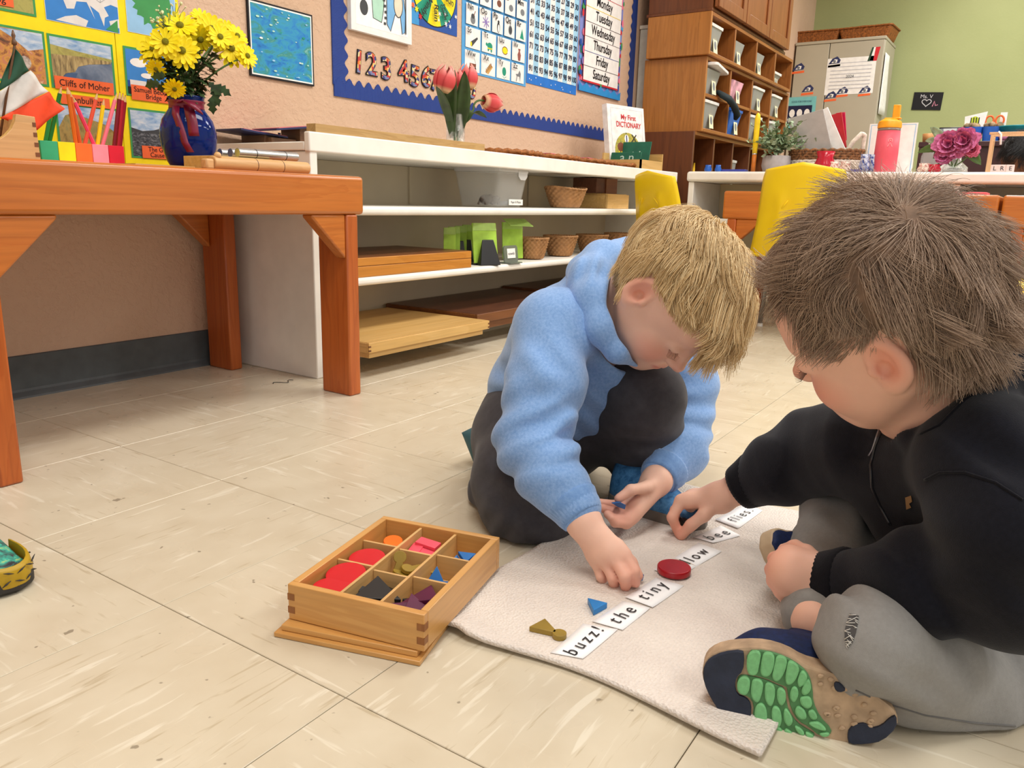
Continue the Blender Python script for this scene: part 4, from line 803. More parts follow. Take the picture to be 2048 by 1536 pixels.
for (xt, yt, xb, c, lab) in ((123, 172, 100, (22, 110, 40), 'dark green pencil'), (134, 172, 152, (222, 110, 30), 'orange pencil standing taller beside its twin'), (138, 178, 160, (206, 92, 36), 'rust orange pencil beside the tall orange one'), (143, 190, 188, (236, 70, 110), 'pink pencil leaning across the orange ones'), (195, 185, 170, (226, 86, 60), 'coral pencil leaning over the pink one'), (208, 198, 195, (240, 206, 20), 'yellow pencil, sharpened long'), (234, 186, 205, (240, 120, 140), 'pale pink pencil leaning towards the red ones'), (240, 183, 228, (126, 14, 34), 'dark red pencil in the red cell'), (246, 186, 236, (176, 22, 40), 'bright red pencil in the red cell'), (251, 190, 240, (140, 10, 30), 'crimson pencil outermost in the red cell'), (106, 200, 92, (40, 130, 60), 'mid green pencil standing behind the flag')):
    tp = Vector(ony(xt, yt, PBY+.02)); bt = Vector((ony(xb, 290, PBY+.025)[0], PBY+.025, ZW+.0045+hz_+.0006)); d = tp-bt; L_ = d.length
    g = thing('pencil', lab+' in the coloured block', 'pencil', group='coloured pencils in the block'); g.matrix_world = Matrix.Translation(bt) @ Vector((0, 0, 1)).rotation_difference(d).to_matrix().to_4x4(); r = .0038
    MB().cyl((0, 0, 0), (0, 0, L_*.86), r, n=6).build('barrel', C_('pencil_%d_%d_%d' % c, c), g); MB().cyl((0, 0, L_*.86), (0, 0, L_*.975), r*.98, r*.3, n=6).build('sharpened_wood', m_beech, g); MB().cyl((0, 0, L_*.975), (0, 0, L_), r*.3, .0003, n=6).build('lead', C_('pencil_%d_%d_%d' % c, c), g)
# shaped wooden side with finger joints
SY = .36; a = Vector(ony(0, 318, SY)); b = Vector(ony(80, 318, SY)); kx = (b.x-a.x)/80; kz = S(1, b)
t = thing('shaped_box', 'pale beech box with a scooped front edge and finger joints', 'box', (a.x, SY, ZW)); 
sc = [(-60, 0), (82, 0), (79, 84), (42, 86), (38, 72), (30, 58), (18, 46), (6, 38), (-10, 36), (-30, 38), (-60, 42)]
MB().prism([(x*kx, z*kz) for x, z in sc], 0, .012, Matrix(((1, 0, 0, 0), (0, 0, 1, 0), (0, 1, 0, 0), (0, 0, 0, 1)))).build('front_side', m_beech, t, bevel=.001)
MB().prism([(x*kx, z*kz) for x, z in [(-60, 0), (82, 0), (79, 84), (42, 86), (38, 72), (30, 58), (18, 46), (6, 38), (-10, 36), (-30, 38), (-60, 42)]], 0, .012, Matrix(((1, 0, 0, 0), (0, 0, 1, .12), (0, 1, 0, 0), (0, 0, 0, 1)))).build('back_side', m_beech, t, bevel=.001)
MB().box(77*kx-.011, 78*kx, .0125, .1195, 0, 80*kz).build('end_side', m_beech, t); MB().box(-60*kx, 66*kx, .0125, .1195, 0, .006).build('base', m_beech, t)
for i in range(4): MB().box(72*kx, (81.2-.8*i)*kx, -.0006, .0003, (8+19*i)*kz, (16+19*i)*kz).build('finger_joint', m_walnut_m, t)
# flag on a stick
FY = .43; P0 = Vector(ony(29, 96, FY)); base = Vector(ony(-8, 300, FY)); base.z = ZW+.006; tip = Vector(ony(30, 72, FY))
t = thing('hand_flag', 'small green, white and orange striped flag drooping from a stick', 'flag', tuple(base))
rel = lambda x, y, o_=0: Vector(ony(x, y, FY))-base-Vector((0, o_, 0))
MB().tube([(0, 0, 0), rel(29, 92), rel(30, 88)], .0022, 8).build('stick', m_stand, t, smooth=True); MB().lathe([(.001, 0), (.0045, .003), (.004, .008), (.002, .012), (.0035, .017), (.001, .026)], 10, c=tuple(rel(29, 92))).build('finial', m_stand, t, smooth=True)
def strip(A, B, Cc, D, mat, nm):
    A, B, Cc, D = [rel(*p) for p in (A, B, Cc, D)]
    def f(u, v):
        p = (A*(1-u)+B*u)*(1-v)+(D*(1-u)+Cc*u)*v; return p+Vector((0, -.004*math.sin(u*4+v*5+p.x*40), 0))
    MB().surf(f, 10, 8).build(nm, mat, t, smooth=True, solid=.0006)
fg = flat('flag_green', (22, 74, 50), .7); fw = flat('flag_white', (212, 208, 202), .7); fo = flat('flag_orange', (232, 72, 28), .7)
strip((27, 97), (31, 97), (60, 141), (-4, 184), fg, 'green_band'); strip((-4, 184), (60, 141), (96, 183), (-2, 236), fw, 'white_band'); strip((-2, 236), (96, 183), (128, 218), (70, 262), fo, 'orange_band')
# tone bars
m_alu = flat('brushed_aluminium', (196, 198, 200), .25, .5, .02, 40, metal=.85)
TY = .33; a = Vector(ony(424, 330, TY)); b = Vector(ony(614, 342, TY)); r = S(13.5, a)
t = thing('tone_block', 'fat wooden tube shaker with a scooped end lying at the table edge', 'instrument', (a.x, TY, ZW+r)); L_ = b.x-a.x
MB().tube([(0, 0, 0), (.002, 0, 0), (L_-.004, 0, 0), (L_, 0, 0)], [r*.97, r, r, r*.96], 24).build('tube', m_beech, t, smooth=False, bevel=.0015)
for u in (.42, .70): MB().tube([(L_*u-.0008, 0, 0), (L_*u+.0008, 0, 0)], r*1.012, 24).build('dark_ring', m_walnut, t)
MB().ball((.012, -.004, r*1.05), r*.55, 12, 8).build('beater_knob', m_beech, t, smooth=True); MB().box(-.020, -.0006, -r*.75, r*.75, -r*.99, r*.55).build('end_block', m_beech, t, bevel=.004)
a = Vector(ony(470, 314, .40)); b = Vector(ony(588, 322, .40)); r2 = S(9, a)
for i, (off, Y, x0, lab) in enumerate(((0, .385, 475, 'aluminium tube nearest the wooden shaker'), (0, .42, 461, 'middle aluminium tube behind the shaker'), (0, .455, 440, 'rear aluminium tube beside the blue vase'))):
    p_ = Vector(ony(x0, 315, Y)); g = thing('metal_tube', lab, 'instrument', (p_.x, Y, ZW+.031+r2)); Lm = (b.x-a.x)*(1 if i == 0 else .9)
    MB().tube([(0, 0, 0), (Lm, 0, 0)], r2, 20).build('tube', m_alu, g, bevel=.001)
    for u in (.28, .78): MB().tube([(Lm*u-.0008, 0, 0), (Lm*u+.0008, 0, 0)], r2*1.03, 20).build('dark_ring', m_blk, g)
    g2 = g
t = thing('tube_rest', 'low pale wooden rest under the aluminium tubes', 'rest', (ony(397, 330, .42)[0], .372, ZW)); MB().box(0, .16, 0, .10, 0, .0305).build('rest', m_palew, t, bevel=.001)
# ================================================================== stacked brown cabinets in the corner
m_cab = wood('cabinet_oak', (142, 84, 34), (172, 108, 50), 2, 0.38, 5, wob=2.5); m_cab_x = wood('cabinet_oak_x', (142, 84, 34), (172, 108, 50), 0, 0.38, 5, wob=2.5)
m_cab_d = wood('cabinet_dark', (96, 50, 22), (120, 68, 32), 2, 0.4, 5); m_cab_y = wood('cabinet_side', (164, 104, 42), (190, 128, 60), 2, 0.35, 3.5, wob=3)
m_door = wood('cabinet_door', (130, 74, 32), (154, 92, 46), 2, 0.38, 5)
def cubby(label, x0, x1, yf, yb, z0, z1, cols, rows, skip=(), th=.018, mat=None, side=None):
    t = thing('cubby_cabinet', label, 'cabinet', (x0, yf, z0)); w, d, h = x1-x0, yb-yf, z1-z0; m = mat or m_cab
    MB().box(0, th, 0, d, 0, h).build('side_panel', side or m_cab_y, t, bevel=.002); MB().box(w-th, w, 0, d, 0, h).build('side_panel', m, t, bevel=.002)
    MB().box(th+.0003, w-th-.0003, 0, d, 0, th).build('bottom_panel', m_cab_x, t, bevel=.002); MB().box(th+.0003, w-th-.0003, 0, d, h-th, h).build('top_panel', m_cab_x, t, bevel=.002)
    MB().box(th, w-th, d-.008, d-.0005, th, h-th).build('back_panel', m_cab_d, t)
    cw = w/cols
    for i in range(1, cols): MB().box(cw*i-th/2, cw*i+th/2, .002, d-.009, th+.0003, h-th-.0003).build('divider', m, t, bevel=.0015)
    for j in range(1, rows):
        for i in range(cols): MB().box(max(cw*i+th/2, th)+.0005, min(cw*(i+1)-th/2, w-th)-.0005, .004, d-.009, h*j/rows-.008, h*j/rows+.008).build('shelf', m_cab_x, t, bevel=.0015)
    return t
cubby('dark brown open cabinet at the bottom of the corner stack', 3.215, 4.79, .445, .80, 0, .851, 5, 2, mat=m_cab_d, side=m_cab_d)
cubby('brown cubby cabinet with two rows, middle of the corner stack', 3.25, 4.79, .42, .76, .852, 1.215, 4, 2)
cubby('brown cubby cabinet with one row under the door cabinet', 3.215, 4.74, .40, .74, 1.216, 1.415, 4, 1)
dcab = thing('door_cabinet', 'brown cabinet with panelled doors on top of the corner stack', 'cabinet', (3.235, .405, 1.416))
MB().box(0, 1.30, 0.002, .345, 0, .70).build('body', m_cab_d, dcab, bevel=.003); MB().box(-.012, 1.31, -.004, .35, .0, .016).build('bottom_rail', m_cab_d, dcab, bevel=.003)
for i in range(3):
    x0 = .008+i*.430; dr = MB().box(x0, x0+.420, -.021, -.0045, .022, .69).build('door', m_door, dcab, bevel=.003)
    MB().hexa([(x0+.055, -.022, .08), (x0+.311, -.022, .08), (x0+.311, -.0212, .08), (x0+.055, -.0212, .08)], [(x0+.055, -.022, .64), (x0+.311, -.022, .64), (x0+.311, -.0212, .64), (x0+.055, -.0212, .64)])if False else None
    for (a, b, c, d) in ((x0, x0+.055, .022, .69), (x0+.365, x0+.420, .022, .69), (x0+.0555, x0+.3645, .022, .08), (x0+.0555, x0+.3645, .63, .69)): MB().box(a, b, -.031, -.0215, c, d).build('door_frame', m_door, dr, bevel=.003)
# bins in the cubbies
m_bin = plastic_clear('grey_clear_bin', (176, 176, 172), .3, .62); m_lidw = flat('white_lid', (228, 226, 222), .4); m_binb = flat('blue_bin', (34, 96, 190), .35); m_tagw = C_('tag', (236, 226, 190))
def bin_(x, y, z, w, d, h, lab, body=None, lid=True, lidmat=None):
    t = thing('storage_bin', lab, 'bin', (x, y, z)); tub(w*.78, d*.8, w, d, h, .002, body or m_bin, t, r=.015)
    if lid: MB().ring_tube([[(p[0], p[1], h+.0006) for p in rrect(w*1.05, d*1.04, .018)], [(p[0], p[1], h+.014) for p in rrect(w*1.06, d*1.05, .018)], [(p[0], p[1], h+.019) for p in rrect(w*.9, d*.9, .016)]], True).build('lid', lidmat or m_lidw, t)
    p = Print(); p.rect(-.03, .03, -.05, .05, m_tagw); p.rect(-.022, .022, .024, .046, C_('tag_yellow', (230, 196, 60))); p.shape(circle(0, -.01, .018, 10, .022), grey); p.build('picture_tag', t, Matrix(((1, 0, 0, w*.12), (0, .12, -1, -d*.5*.93), (0, 1, .12, h*.45), (0, 0, 0, 1)))); return t
zu, zm1, zm2 = 1.2345, 1.0422, .8705
for x, z, h, lab, kw in ((3.345, zu, .125, 'lidded clear bin in the top row cubby nearest the notice board', {}), (3.72, zu, .12, 'lidless clear bin, second cubby of the top row', dict(lid=False)), (4.10, zu, .12, 'lidless clear bin, third cubby of the top row', dict(lid=False)), (4.47, zu, .055, 'low white lidded tub in the top row cubby by the locker', {}),
    (3.37, zm1, .118, 'open clear bin with a loose lid laid over it, middle row', dict(lid=False)), (3.76, zm1, .115, 'bin stuffed with pink bags, middle row', dict(body=flat('pinkish_bag', (206, 150, 166), .4, .4, .25, 20), lid=False)), (4.15, zm1, .115, 'white lidded bin, third cubby of the middle row', {}), (4.535, zm1, .115, 'white lidded bin in the last cubby of the middle row', {}),
    (3.37, zm2, .125, 'white lidded grey bin, lowest of the nearest column', {}), (3.77, zm2, .125, 'blue bin with blue lid in the second cubby of the bottom row', dict(body=m_binb, lidmat=m_binb)), (4.15, zm2, .125, 'white lidded bin behind the yellow stick, bottom row', {}), (4.535, zm2, .125, 'white lidded bin behind the leafy plant, bottom row', {})):
    bin_(x, .54, z, (.20 if z > 1.2 else .205), .24, h, lab, **kw)
t = thing('loose_lid', 'white bin lid resting askew across the open bin', 'lid', (3.41, .50, zm1+.126), rot=(0, .06, .1)); MB().ring_tube([[(p[0], p[1], 0) for p in rrect(.26, .22, .02)], [(p[0], p[1], .014) for p in rrect(.26, .22, .02)], [(p[0], p[1], .018) for p in rrect(.23, .19, .02)]], True).build('lid', m_lidw, t, bevel=.002)
t = thing('dark_cloth', 'black cloth hanging over the cubby edge between two bins', 'cloth', (3.60, .415, 1.03)); m_dk = flat('dark_teal_cloth', (14, 32, 36), .8)
MB().tube([tuple(Vector(ony(x, y, Y))-t.location) for x, y, Y in ((1436, 184, .44), (1444, 190, .405), (1458, 198, .385), (1468, 212, .38), (1474, 228, .385), (1470, 240, .395))], [.018, .026, .030, .030, .027, .012], 12, flat=.6).build('cloth', m_dk, t, smooth=True)
t = thing('yellow_toy', 'yellow and red pointed toy in the lowest open cubby', 'toy', (3.35, .50, .45)); MB().ball((0, 0, .05), (.05, .04, .05)).build('body', flat('toy_yellow', (226, 180, 40), .4), t, smooth=True); t.location = (3.33, .52, .4345)
t.location = (3.36, .50, .4345); MB().tube([(.03, 0, .07), (.08, 0, .16), (.11, 0, .27)], [.03, .02, .004], 8).build('beak', flat('toy_yellow', (226, 180, 40), .4), t, smooth=True); MB().tube([(.03, -.01, .03), (.07, -.01, .10), (.06, -.01, .15)], [.02, .014, .004], 8).build('red_strap', red, t, smooth=True); MB().lathe([(.05, 0), (.055, .25), (.05, .28)], 12, c=(-.02, .05, 0)).build('neck', m_dk, t)
t.location = (3.36, .53, .4345)
bin_(3.99, .60, .4345, .2, .2, .30, 'tall white lidded clear bin in the low dark cabinet')
# ================================================================== grey steel locker with baskets on top
m_lock = flat('locker_putty', (176, 168, 148), .45, .4, .02, 3); LX = 6.30; ly0 = onx(1772, 72, LX)[1]; lz = onx(1772, 74, LX)[2]; lys = onx(1661, 84, LX)[1]; ly1 = min(lys+(lys-ly0), WALL_Y-.012)
lk = thing('steel_locker', 'putty coloured two door steel locker with magnets and papers', 'locker', (LX, ly0, 0))
MB().box(.02, .47, 0, ly1-ly0, 0, lz-.012).build('body', m_lock, lk, bevel=.003); MB().box(-.004, .475, -.004, ly1-ly0+.004, lz-.0115, lz+.012).build('top', m_lock, lk, bevel=.004)
for a, b in ((.004, lys-ly0-.003), (lys-ly0+.003, ly1-ly0-.004)): d = MB().box(0, .0195, a, b, .05, lz-.014).build('door', m_lock, lk, bevel=.003)
MB().box(-.02, -.0003, lys-ly0-.05, lys-ly0-.035, 1.0, 1.12).build('handle', m_alu, d, bevel=.003)
def onlock(name, px0, py0, px1, py1, lab, cat, mats, draw, group=None):
    a = onx(px0, py0, LX); b = onx(px1, py1, LX); w = abs(a[1]-b[1]); h = abs(a[2]-b[2]); c = (LX-.0006, (a[1]+b[1])/2, (a[2]+b[2])/2)
    t = thing(name, lab, cat, c, group=group); p = Print(.0004); draw(p, w, h); o = p.build('sheet', t, Matrix(((0, 0, -1, 0), (-1, 0, 0, 0), (0, 1, 0, 0), (0, 0, 0, 1)))); return t, w, h
def emblem(p, w, h):
    p.shape([(-w/2, -h/2), (w/2, -h*.42), (w/2, -h*.22), (-w/2, -h*.30)], orange); p.shape([(-w*.48, -h*.2), (w*.42, -h*.12), (w*.5, h*.15), (w*.2, h*.5), (-w*.2, h*.3)], C_('emblem_navy', (50, 56, 96))); p.shape([(-w*.25, -h*.1), (w*.2, -h*.08), (w*.25, h*.2), (0, h*.25)], white); p.shape(circle(0, h*.05, w*.12, 8), grey)
for i, (x, y, lab) in enumerate(((1597, 137, 'on the locker\'s far door, upper one'), (1615, 180, 'on the locker\'s far door, by the handle'), (1669, 124, 'holding the notice\'s upper corner'), (1661, 193, 'below the notice, lowest'), (1684, 184, 'holding the notice\'s lower edge'), (1729, 182, 'at the notice\'s lower outer corner'))):
    onlock('team_magnet', x-11, y-10, x+11, y+10, 'small navy and orange emblem magnet '+lab, 'magnet', None, emblem, 'emblem magnets on the locker')
t, w_, h_ = onlock('notice', 1656, 118, 1745, 186, 'white printed notice with table rows pinned by magnets', 'paper', None, lambda p, w, h: (p.rect(-w/2, w/2, -h/2, h/2, white), [p.line([(-w*.42, h*(.36-.1*i)), (w*.42, h*(.36-.1*i))], h*.018, C_('faint', (190, 190, 196))) for i in range(8)]))
text('2024', h_*.11, dgrey, t, Matrix(((0, 0, -1, -.008), (-1, 0, 0, 0), (0, 1, 0, -h_*.02), (0, 0, 0, 1))))
onlock('flag_magnet', 1738, 95, 1758, 121, 'small red and white curled magnet above the notice', 'magnet', None, lambda p, w, h: (p.shape([(-w*.5, -h*.5), (w*.2, -h*.5), (w*.5, h*.5), (-w*.2, h*.5)], white), p.shape([(0, -h*.5), (w*.3, -h*.5), (w*.5, h*.5), (w*.1, h*.5)], red), p.shape([(-w*.5, -h*.5), (-w*.3, -h*.5), (-w*.05, h*.5), (-w*.2, h*.5)], C_('dkgreen', (40, 70, 50)))))
t, w_, h_ = onlock('wash_poster', 1576, 195, 1626, 262, 'teal and navy leaflet with white hands on the far door', 'poster', None, lambda p, w, h: (p.rect(-w/2, w/2, -h/2, h/2, C_('leaf_teal', (120, 190, 190))), p.rect(-w/2, w*.38, -h*.25, h*.25, C_('leaf_navy', (26, 32, 66))), [p.shape(circle(-w*.3+w*.26*i, h*.03, w*.10, 10, h*.12), white) for i in range(3)]))
text('GOOD FOR EVERYONE', h_*.07, C_('navy_ink', (30, 50, 90)), t, Matrix(((0, 0, -1, -.005), (-1, 0, 0, 0), (0, 1, 0, h_*.36), (0, 0, 0, 1))), sx=.8)
pa = onx(1768, 180, 6.5); t = thing('hanging_sheet', 'white sheet hanging on the locker\'s side', 'paper', (6.42, ly0-.006, onx(1768, 170, 6.5)[2])); MB().surf(lambda u, v: (-.10+.2*u, -.004-.02*v*u, .22-.46*v), 6, 8).build('sheet', white, t, smooth=True, solid=.001)
m_rattan = flat('rattan_brown', (136, 80, 36), .6, .3, .25, 90)
for i, (x0, x1, rot, lab) in enumerate(((1578, 1678, .05, 'long shallow brown basket on the locker, far one'), (1678, 1785, -.05, 'long shallow brown basket on the locker, nearer the corner'))):
    a = onx(x0, 80, LX+.1); b = onx(x1, 75, LX+.1); w = abs(a[1]-b[1]); t = thing('wicker_tray', lab, 'basket', (LX+.22, (a[1]+b[1])/2, lz+.0125), rot)
    n_ = 26; 
    def ringf(w2, d2, z, k): return [(p[0]*(1+.02*math.cos(j*PI+k*PI)), p[1], z) for j, p in enumerate([(d2*math.cos(2*PI*j/64)*min(1, 1.25*abs(1)) if False else max(-d2/2, min(d2/2, d2*.8*math.cos(2*PI*j/64))), max(-w2/2, min(w2/2, w2*.62*math.sin(2*PI*j/64)))) for j in range(64)])]
    rings = [ringf(w*.84, .26, 0, 0)]+[ringf(w*(.86+.14*k/7), .27+.03*k/7, .012*k+.004, k) for k in range(8)]+[ringf(w*.95, .28, .088, 0), ringf(w*.82, .24, .008, 0)]
    MB().ring_tube(rings, True).build('woven_side', m_rattan, t, smooth=True)
    MB().tube([(p[0], p[1], .092) for p in ringf(w*1.01, .305, 0, 0)], .007, 6, closed=True).build('rim', m_rattan, t, smooth=True)
t = thing('small_dish', 'orange dish showing above the nearer basket on the locker', 'dish', (LX+.22, onx(1732, 50, LX+.2)[1], lz+.022)); MB().lathe([(.05, 0), (.08, .085), (.085, .105), (.07, .105), (.045, .02)], 20).build('dish', flat('clay_dish', (176, 82, 44), .5), t, smooth=True)
bx = onx(1598, 55, 6.55); t = thing('plastic_bottle', 'clear bottle with an orange cap behind the far basket', 'bottle', (6.66, bx[1]+.02, lz+.0125)); MB().lathe([(.03, 0), (.035, .01), (.035, .17), (.014, .23), (.013, .26), (.011, .26), (.03, .168), (.03, .01)], 18).build('body', m_cl, t, smooth=True); MB().lathe([(.017, .25), (.018, .30), (.015, .32)], 14).build('cap', orange, t, smooth=True)
# ================================================================== on the counter
ZC = .6415
def cpt(px_, X=3.15, py_=340): p = onx(px_, py_, X); return (X, float(p[1]), ZC)
def wpx_(n, X=3.15): return n*dep((X, -.3, .64))/FPX
# pink bottle
c = cpt(1768, 3.12); r = wpx_(20.5)
t = thing('water_bottle', 'coral pink drinks bottle with a yellow spout lid on the counter', 'bottle', c); H = wpx_(124); m_coral = flat('coral_matte', (226, 92, 108), .45, .4, .02); m_ylid = flat('amber_lid', (240, 166, 22), .4)
MB().lathe([(r*.97, 0), (r*1.02, .004), (r*1.03, H*.30), (r*.99, H*.62)], 32).build('sleeve', m_coral, t, smooth=True); MB().lathe([(r*.98, H*.621), (r*.98, H*.66)], 32).build('clear_collar', flat('collar', (140, 130, 120), .2), t, smooth=True)
MB().lathe([(r*1.03, H*.661), (r*1.03, H*.72), (r*.96, H*.76), (r*.55, H*.80)], 32).build('lid', m_ylid, t, bevel=.002); MB().box(-r*.25, r*.25, -r*.75, -r*.15, H*.801, H*1.0).build('spout', m_ylid, t, bevel=.003); MB().box(-r*.3, r*.3, -r*.9, r*.5, H*.79, H*.815).build('spout_hinge', m_ylid, t, bevel=.003)
p = Print(); s_ = r*.25; mk = C_('mark', (244, 170, 176)); p.line([(s_*.7*math.cos(a), s_*.7*math.sin(a)+s_) for a in [PI*1.25-PI*1.5*i/10 for i in range(11)]], s_*.22, mk); p.line([(-s_*.8, -s_*1.2), (0, s_*.2), (s_*.8, -s_*1.2)], s_*.22, mk); p.shape(circle(0, s_, s_*.22, 8), mk)
p.build('emblem', t, Matrix(((.35, 0, -.94, -r*1.01), (-.94, 0, -.35, -r*.39), (0, 1, 0, H*.43), (0, 0, 0, 1))))
# leafy plant
c = cpt(1551, 3.16); t = thing('potted_plant', 'pale green leafy plant in a ribbed grey pot', 'plant', c); r = wpx_(30)
MB().lathe([(r*.7, 0), (r*.82, .004), (r*.95, wpx_(14)), (r*.9, wpx_(34)), (r*.82, wpx_(34)), (r*.6, .01)], 48, wob=lambda a, z: 1+.025*math.cos(24*a)).build('pot', flat('pot_grey', (172, 164, 162), .6), t, smooth=True)
m_pl = flat('sage_leaf', (138, 158, 126), .6, .3, .22, 40); rl = random.Random(21); lv = MB(); st = MB(); pc = Vector((0, 0, wpx_(30)))
for i in range(56):
    a = rl.uniform(0, 2*PI); e_ = rl.uniform(.05, 1.3); L_ = wpx_(rl.uniform(42, 80)); d = Vector((math.cos(a)*math.cos(e_)*.8, math.sin(a)*math.cos(e_)*1.1, math.sin(e_)*1.15)); tip = pc+d*L_; path = bez(pc, pc+Vector((0, 0, L_*.5)), tip, 8); st.tube(path, .0012, 4)
    for q in path[3:]:
        for s_ in (-1, 1):
            dd = Vector((rl.uniform(-1, 1), rl.uniform(-1, 1), rl.uniform(-.4, .9))).normalized(); sd = dd.cross(Vector((rl.uniform(-1, 1), rl.uniform(-1, 1), 1))).normalized(); l_ = wpx_(rl.uniform(9, 14)); wv = l_*.36
            lv.add([tuple(q), tuple(q+dd*l_*.5+sd*wv), tuple(q+dd*l_), tuple(q+dd*l_*.5-sd*wv)], [(0, 1, 2, 3)])
o = lv.build('leaves', m_pl, t, smooth=False); o['kind'] = 'stuff'; o = st.build('stems', m_stem, t); o['kind'] = 'stuff'
# giant pencil
c = cpt(1506, 3.10); hh = wpx_(118); r = wpx_(5.5); t = thing('giant_pencil', 'tall yellow stick with a rounded top and orange foot on the counter', 'stick', c)
MB().lathe([(r*.8, 0), (r*.85, hh*.3)], 14).build('orange_foot', flat('ochre', (198, 110, 24), .5), t, smooth=True); MB().lathe([(r*.88, hh*.301), (r*.9, hh*.32)], 14).build('silver_band', m_alu, t, smooth=True); MB().lathe([(r*.9, hh*.321), (r, hh*.55), (r*1.05, hh*.9), (r*.8, hh*.97), (r*.2, hh)], 14).build('yellow_shaft', flat('stick_yellow', (240, 208, 20), .4), t, smooth=True)
# basket with folders
c = cpt(1648, 3.25); t = thing('handled_basket', 'brown and white woven basket with a wrapped handle, holding folders', 'basket', c); w = wpx_(66); m_bw = flat('natural_braid', (118, 82, 52), .7, .3, .35, 90); m_bwh = flat('white_braid', (222, 214, 200), .7, .3, .1, 60)
for k in range(9):
    z = .010+.0115*k; MB().tube([(w*.62*math.cos(a)*(1+.01*k), w*(1+.012*k)*math.sin(a), z+.003*math.sin(26*a+k*PI)) for a in [2*PI*j/120 for j in range(120)]], .0075, 6, closed=True).build('braid_row', m_bw if k > 4 else m_bwh, t, smooth=True)
for i in range(26): 
    a = 2*PI*i/26; MB().tube([(w*.64*math.cos(a+.12*math.sin(3*u)), w*1.02*math.sin(a+.12*math.sin(3*u)), .006+.05*u) for u in [j/4 for j in range(5)]], .005, 5).build('white_strand', m_bwh, t, smooth=True)
hp = [(-w*.30, -w*.62, .08), (-w*.25, -w*.80, .14), (-w*.15, -w*1.0, .178), (-w*.05, -w*1.08, .172), (0, -w*1.06, .12), (.0, -w*1.04, .06)]; hp2 = [Vector(p) for p in hp]; MB().tube([tuple(q) for i in range(len(hp2)-1) for q in [hp2[i].lerp(hp2[i+1], u/4) for u in range(4)]], .010, 10).build('handle', m_bwh, t, smooth=True)
MB().box(-w*.5, w*.5, -w*.85, w*.85, .001, .008).build('base', m_bw, t)
for i, (pts, mat, X, lab) in enumerate((([(1573, 238), (1646, 218), (1665, 292), (1600, 296)], C_('folder_grey', (170, 166, 162)), 3.20, 'large grey folder standing tilted out of the basket'), ([(1640, 222), (1655, 214), (1692, 290), (1668, 294)], white, 3.25, 'white papers between the grey and red folders'), ([(1655, 232), (1683, 224), (1694, 285), (1671, 292)], flat('red_folder', (180, 22, 36), .35), 3.27, 'dark red folder in the basket'), ([(1672, 226), (1690, 224), (1694, 270), (1684, 285)], flat('crimson_folder', (196, 10, 70), .35), 3.31, 'crimson folder at the rear of the basket'))):
    P_ = [Vector(onx(x, y, X)) for x, y in pts]; b0 = sum(P_, Vector())/4; g = thing('folder', lab, 'folder', tuple(b0)); q = [p_-b0 for p_ in P_]
    q[2].z -= .02; q[3].z -= .02
    MB().hexa([tuple(p_) for p_ in q], [tuple(p_+Vector((.010, 0, 0))) for p_ in q]).build('cover', mat, g, bevel=.001)
# little pots and jars
def jar(px_, w, h, mat, name, lab, cat, X=3.12, prof=((.7, 0), (.95, .15), (1, .4), (.75, .75), (.8, 1), (.7, 1)), spots=None, handle=False):
    c = cpt(px_, X); r = wpx_(w, X)/2; H = wpx_(h, X); t = thing(name, lab, cat, c); MB().lathe([(r*a, H*b) for a, b in prof], 24).build('body', mat, t, smooth=True)
    if handle: MB().tube([(0, -r*.8, H*.3), (0, -r*1.35, H*.4), (0, -r*1.4, H*.65), (0, -r*.8, H*.8)], r*.09, 8).build('handle', mat, t, smooth=True)
    return t
m_redg = flat('red_glaze', (186, 24, 50), .2, .5); m_wdot = mottle('red_dotted_china', [(240, 228, 214), (240, 226, 212), (200, 150, 140), (150, 50, 60)], 110); m_blw = mottle('blue_white_china', [(26, 40, 110), (50, 74, 150), (200, 210, 230), (236, 238, 244)], 60)
jar(1648, 42, 40, m_redg, 'red_jug', 'red glazed jug in front of the basket', 'jug', 3.06, ((.8, 0), (.95, .1), (.95, .4), (.7, .7), (.85, 1), (.75, 1)))
for i, (x, lab) in enumerate(((1666, 'red dotted cup nearest the red jug'), (1690, 'red dotted cup beside the basket handle'))): jar(x, 24, 20, m_wdot, 'dotted_cup', lab, 'cup', 3.05, handle=False)
for i, (x, lab) in enumerate(((1727, 'blue patterned jar, nearer the basket'), (1744, 'blue patterned jar, nearer the pink bottle'))): jar(x, 20, 34, m_blw, 'patterned_jar', lab, 'jar', 3.07+.04*i)
for x, w, lab in ((1416, 16, 'blue plastic clip pot at the counter\'s corner'), (1436, 14, 'small blue pot beside the clip pot')): jar(x, w, 14, m_binb, 'blue_pot', lab, 'pot', 3.05)
for i, (x0, x1, X, lab) in enumerate(((1440, 1490, 3.06, 'blue ruler tray lying before the yellow stick'), (1575, 1640, 3.03, 'blue tray lying before the plant pot'), (1700, 1722, 3.04, 'short blue tray before the blue jars'))):
    a = cpt(x0, X); b = cpt(x1, X); t = thing('blue_tray', lab, 'tray', (X, b[1], ZC)); MB().box(0, .05, 0, a[1]-b[1], 0, .012).build('tray', flat('tray_blue', (58, 70, 160), .4), t, bevel=.002)
jar(1848, 24, 16, m_wdot, 'small_jug', 'little pink china jug beyond the pink bottle', 'jug', 3.05); jar(1868, 24, 14, m_redg, 'small_jug', 'little red topped jug under the peony', 'jug', 3.05)
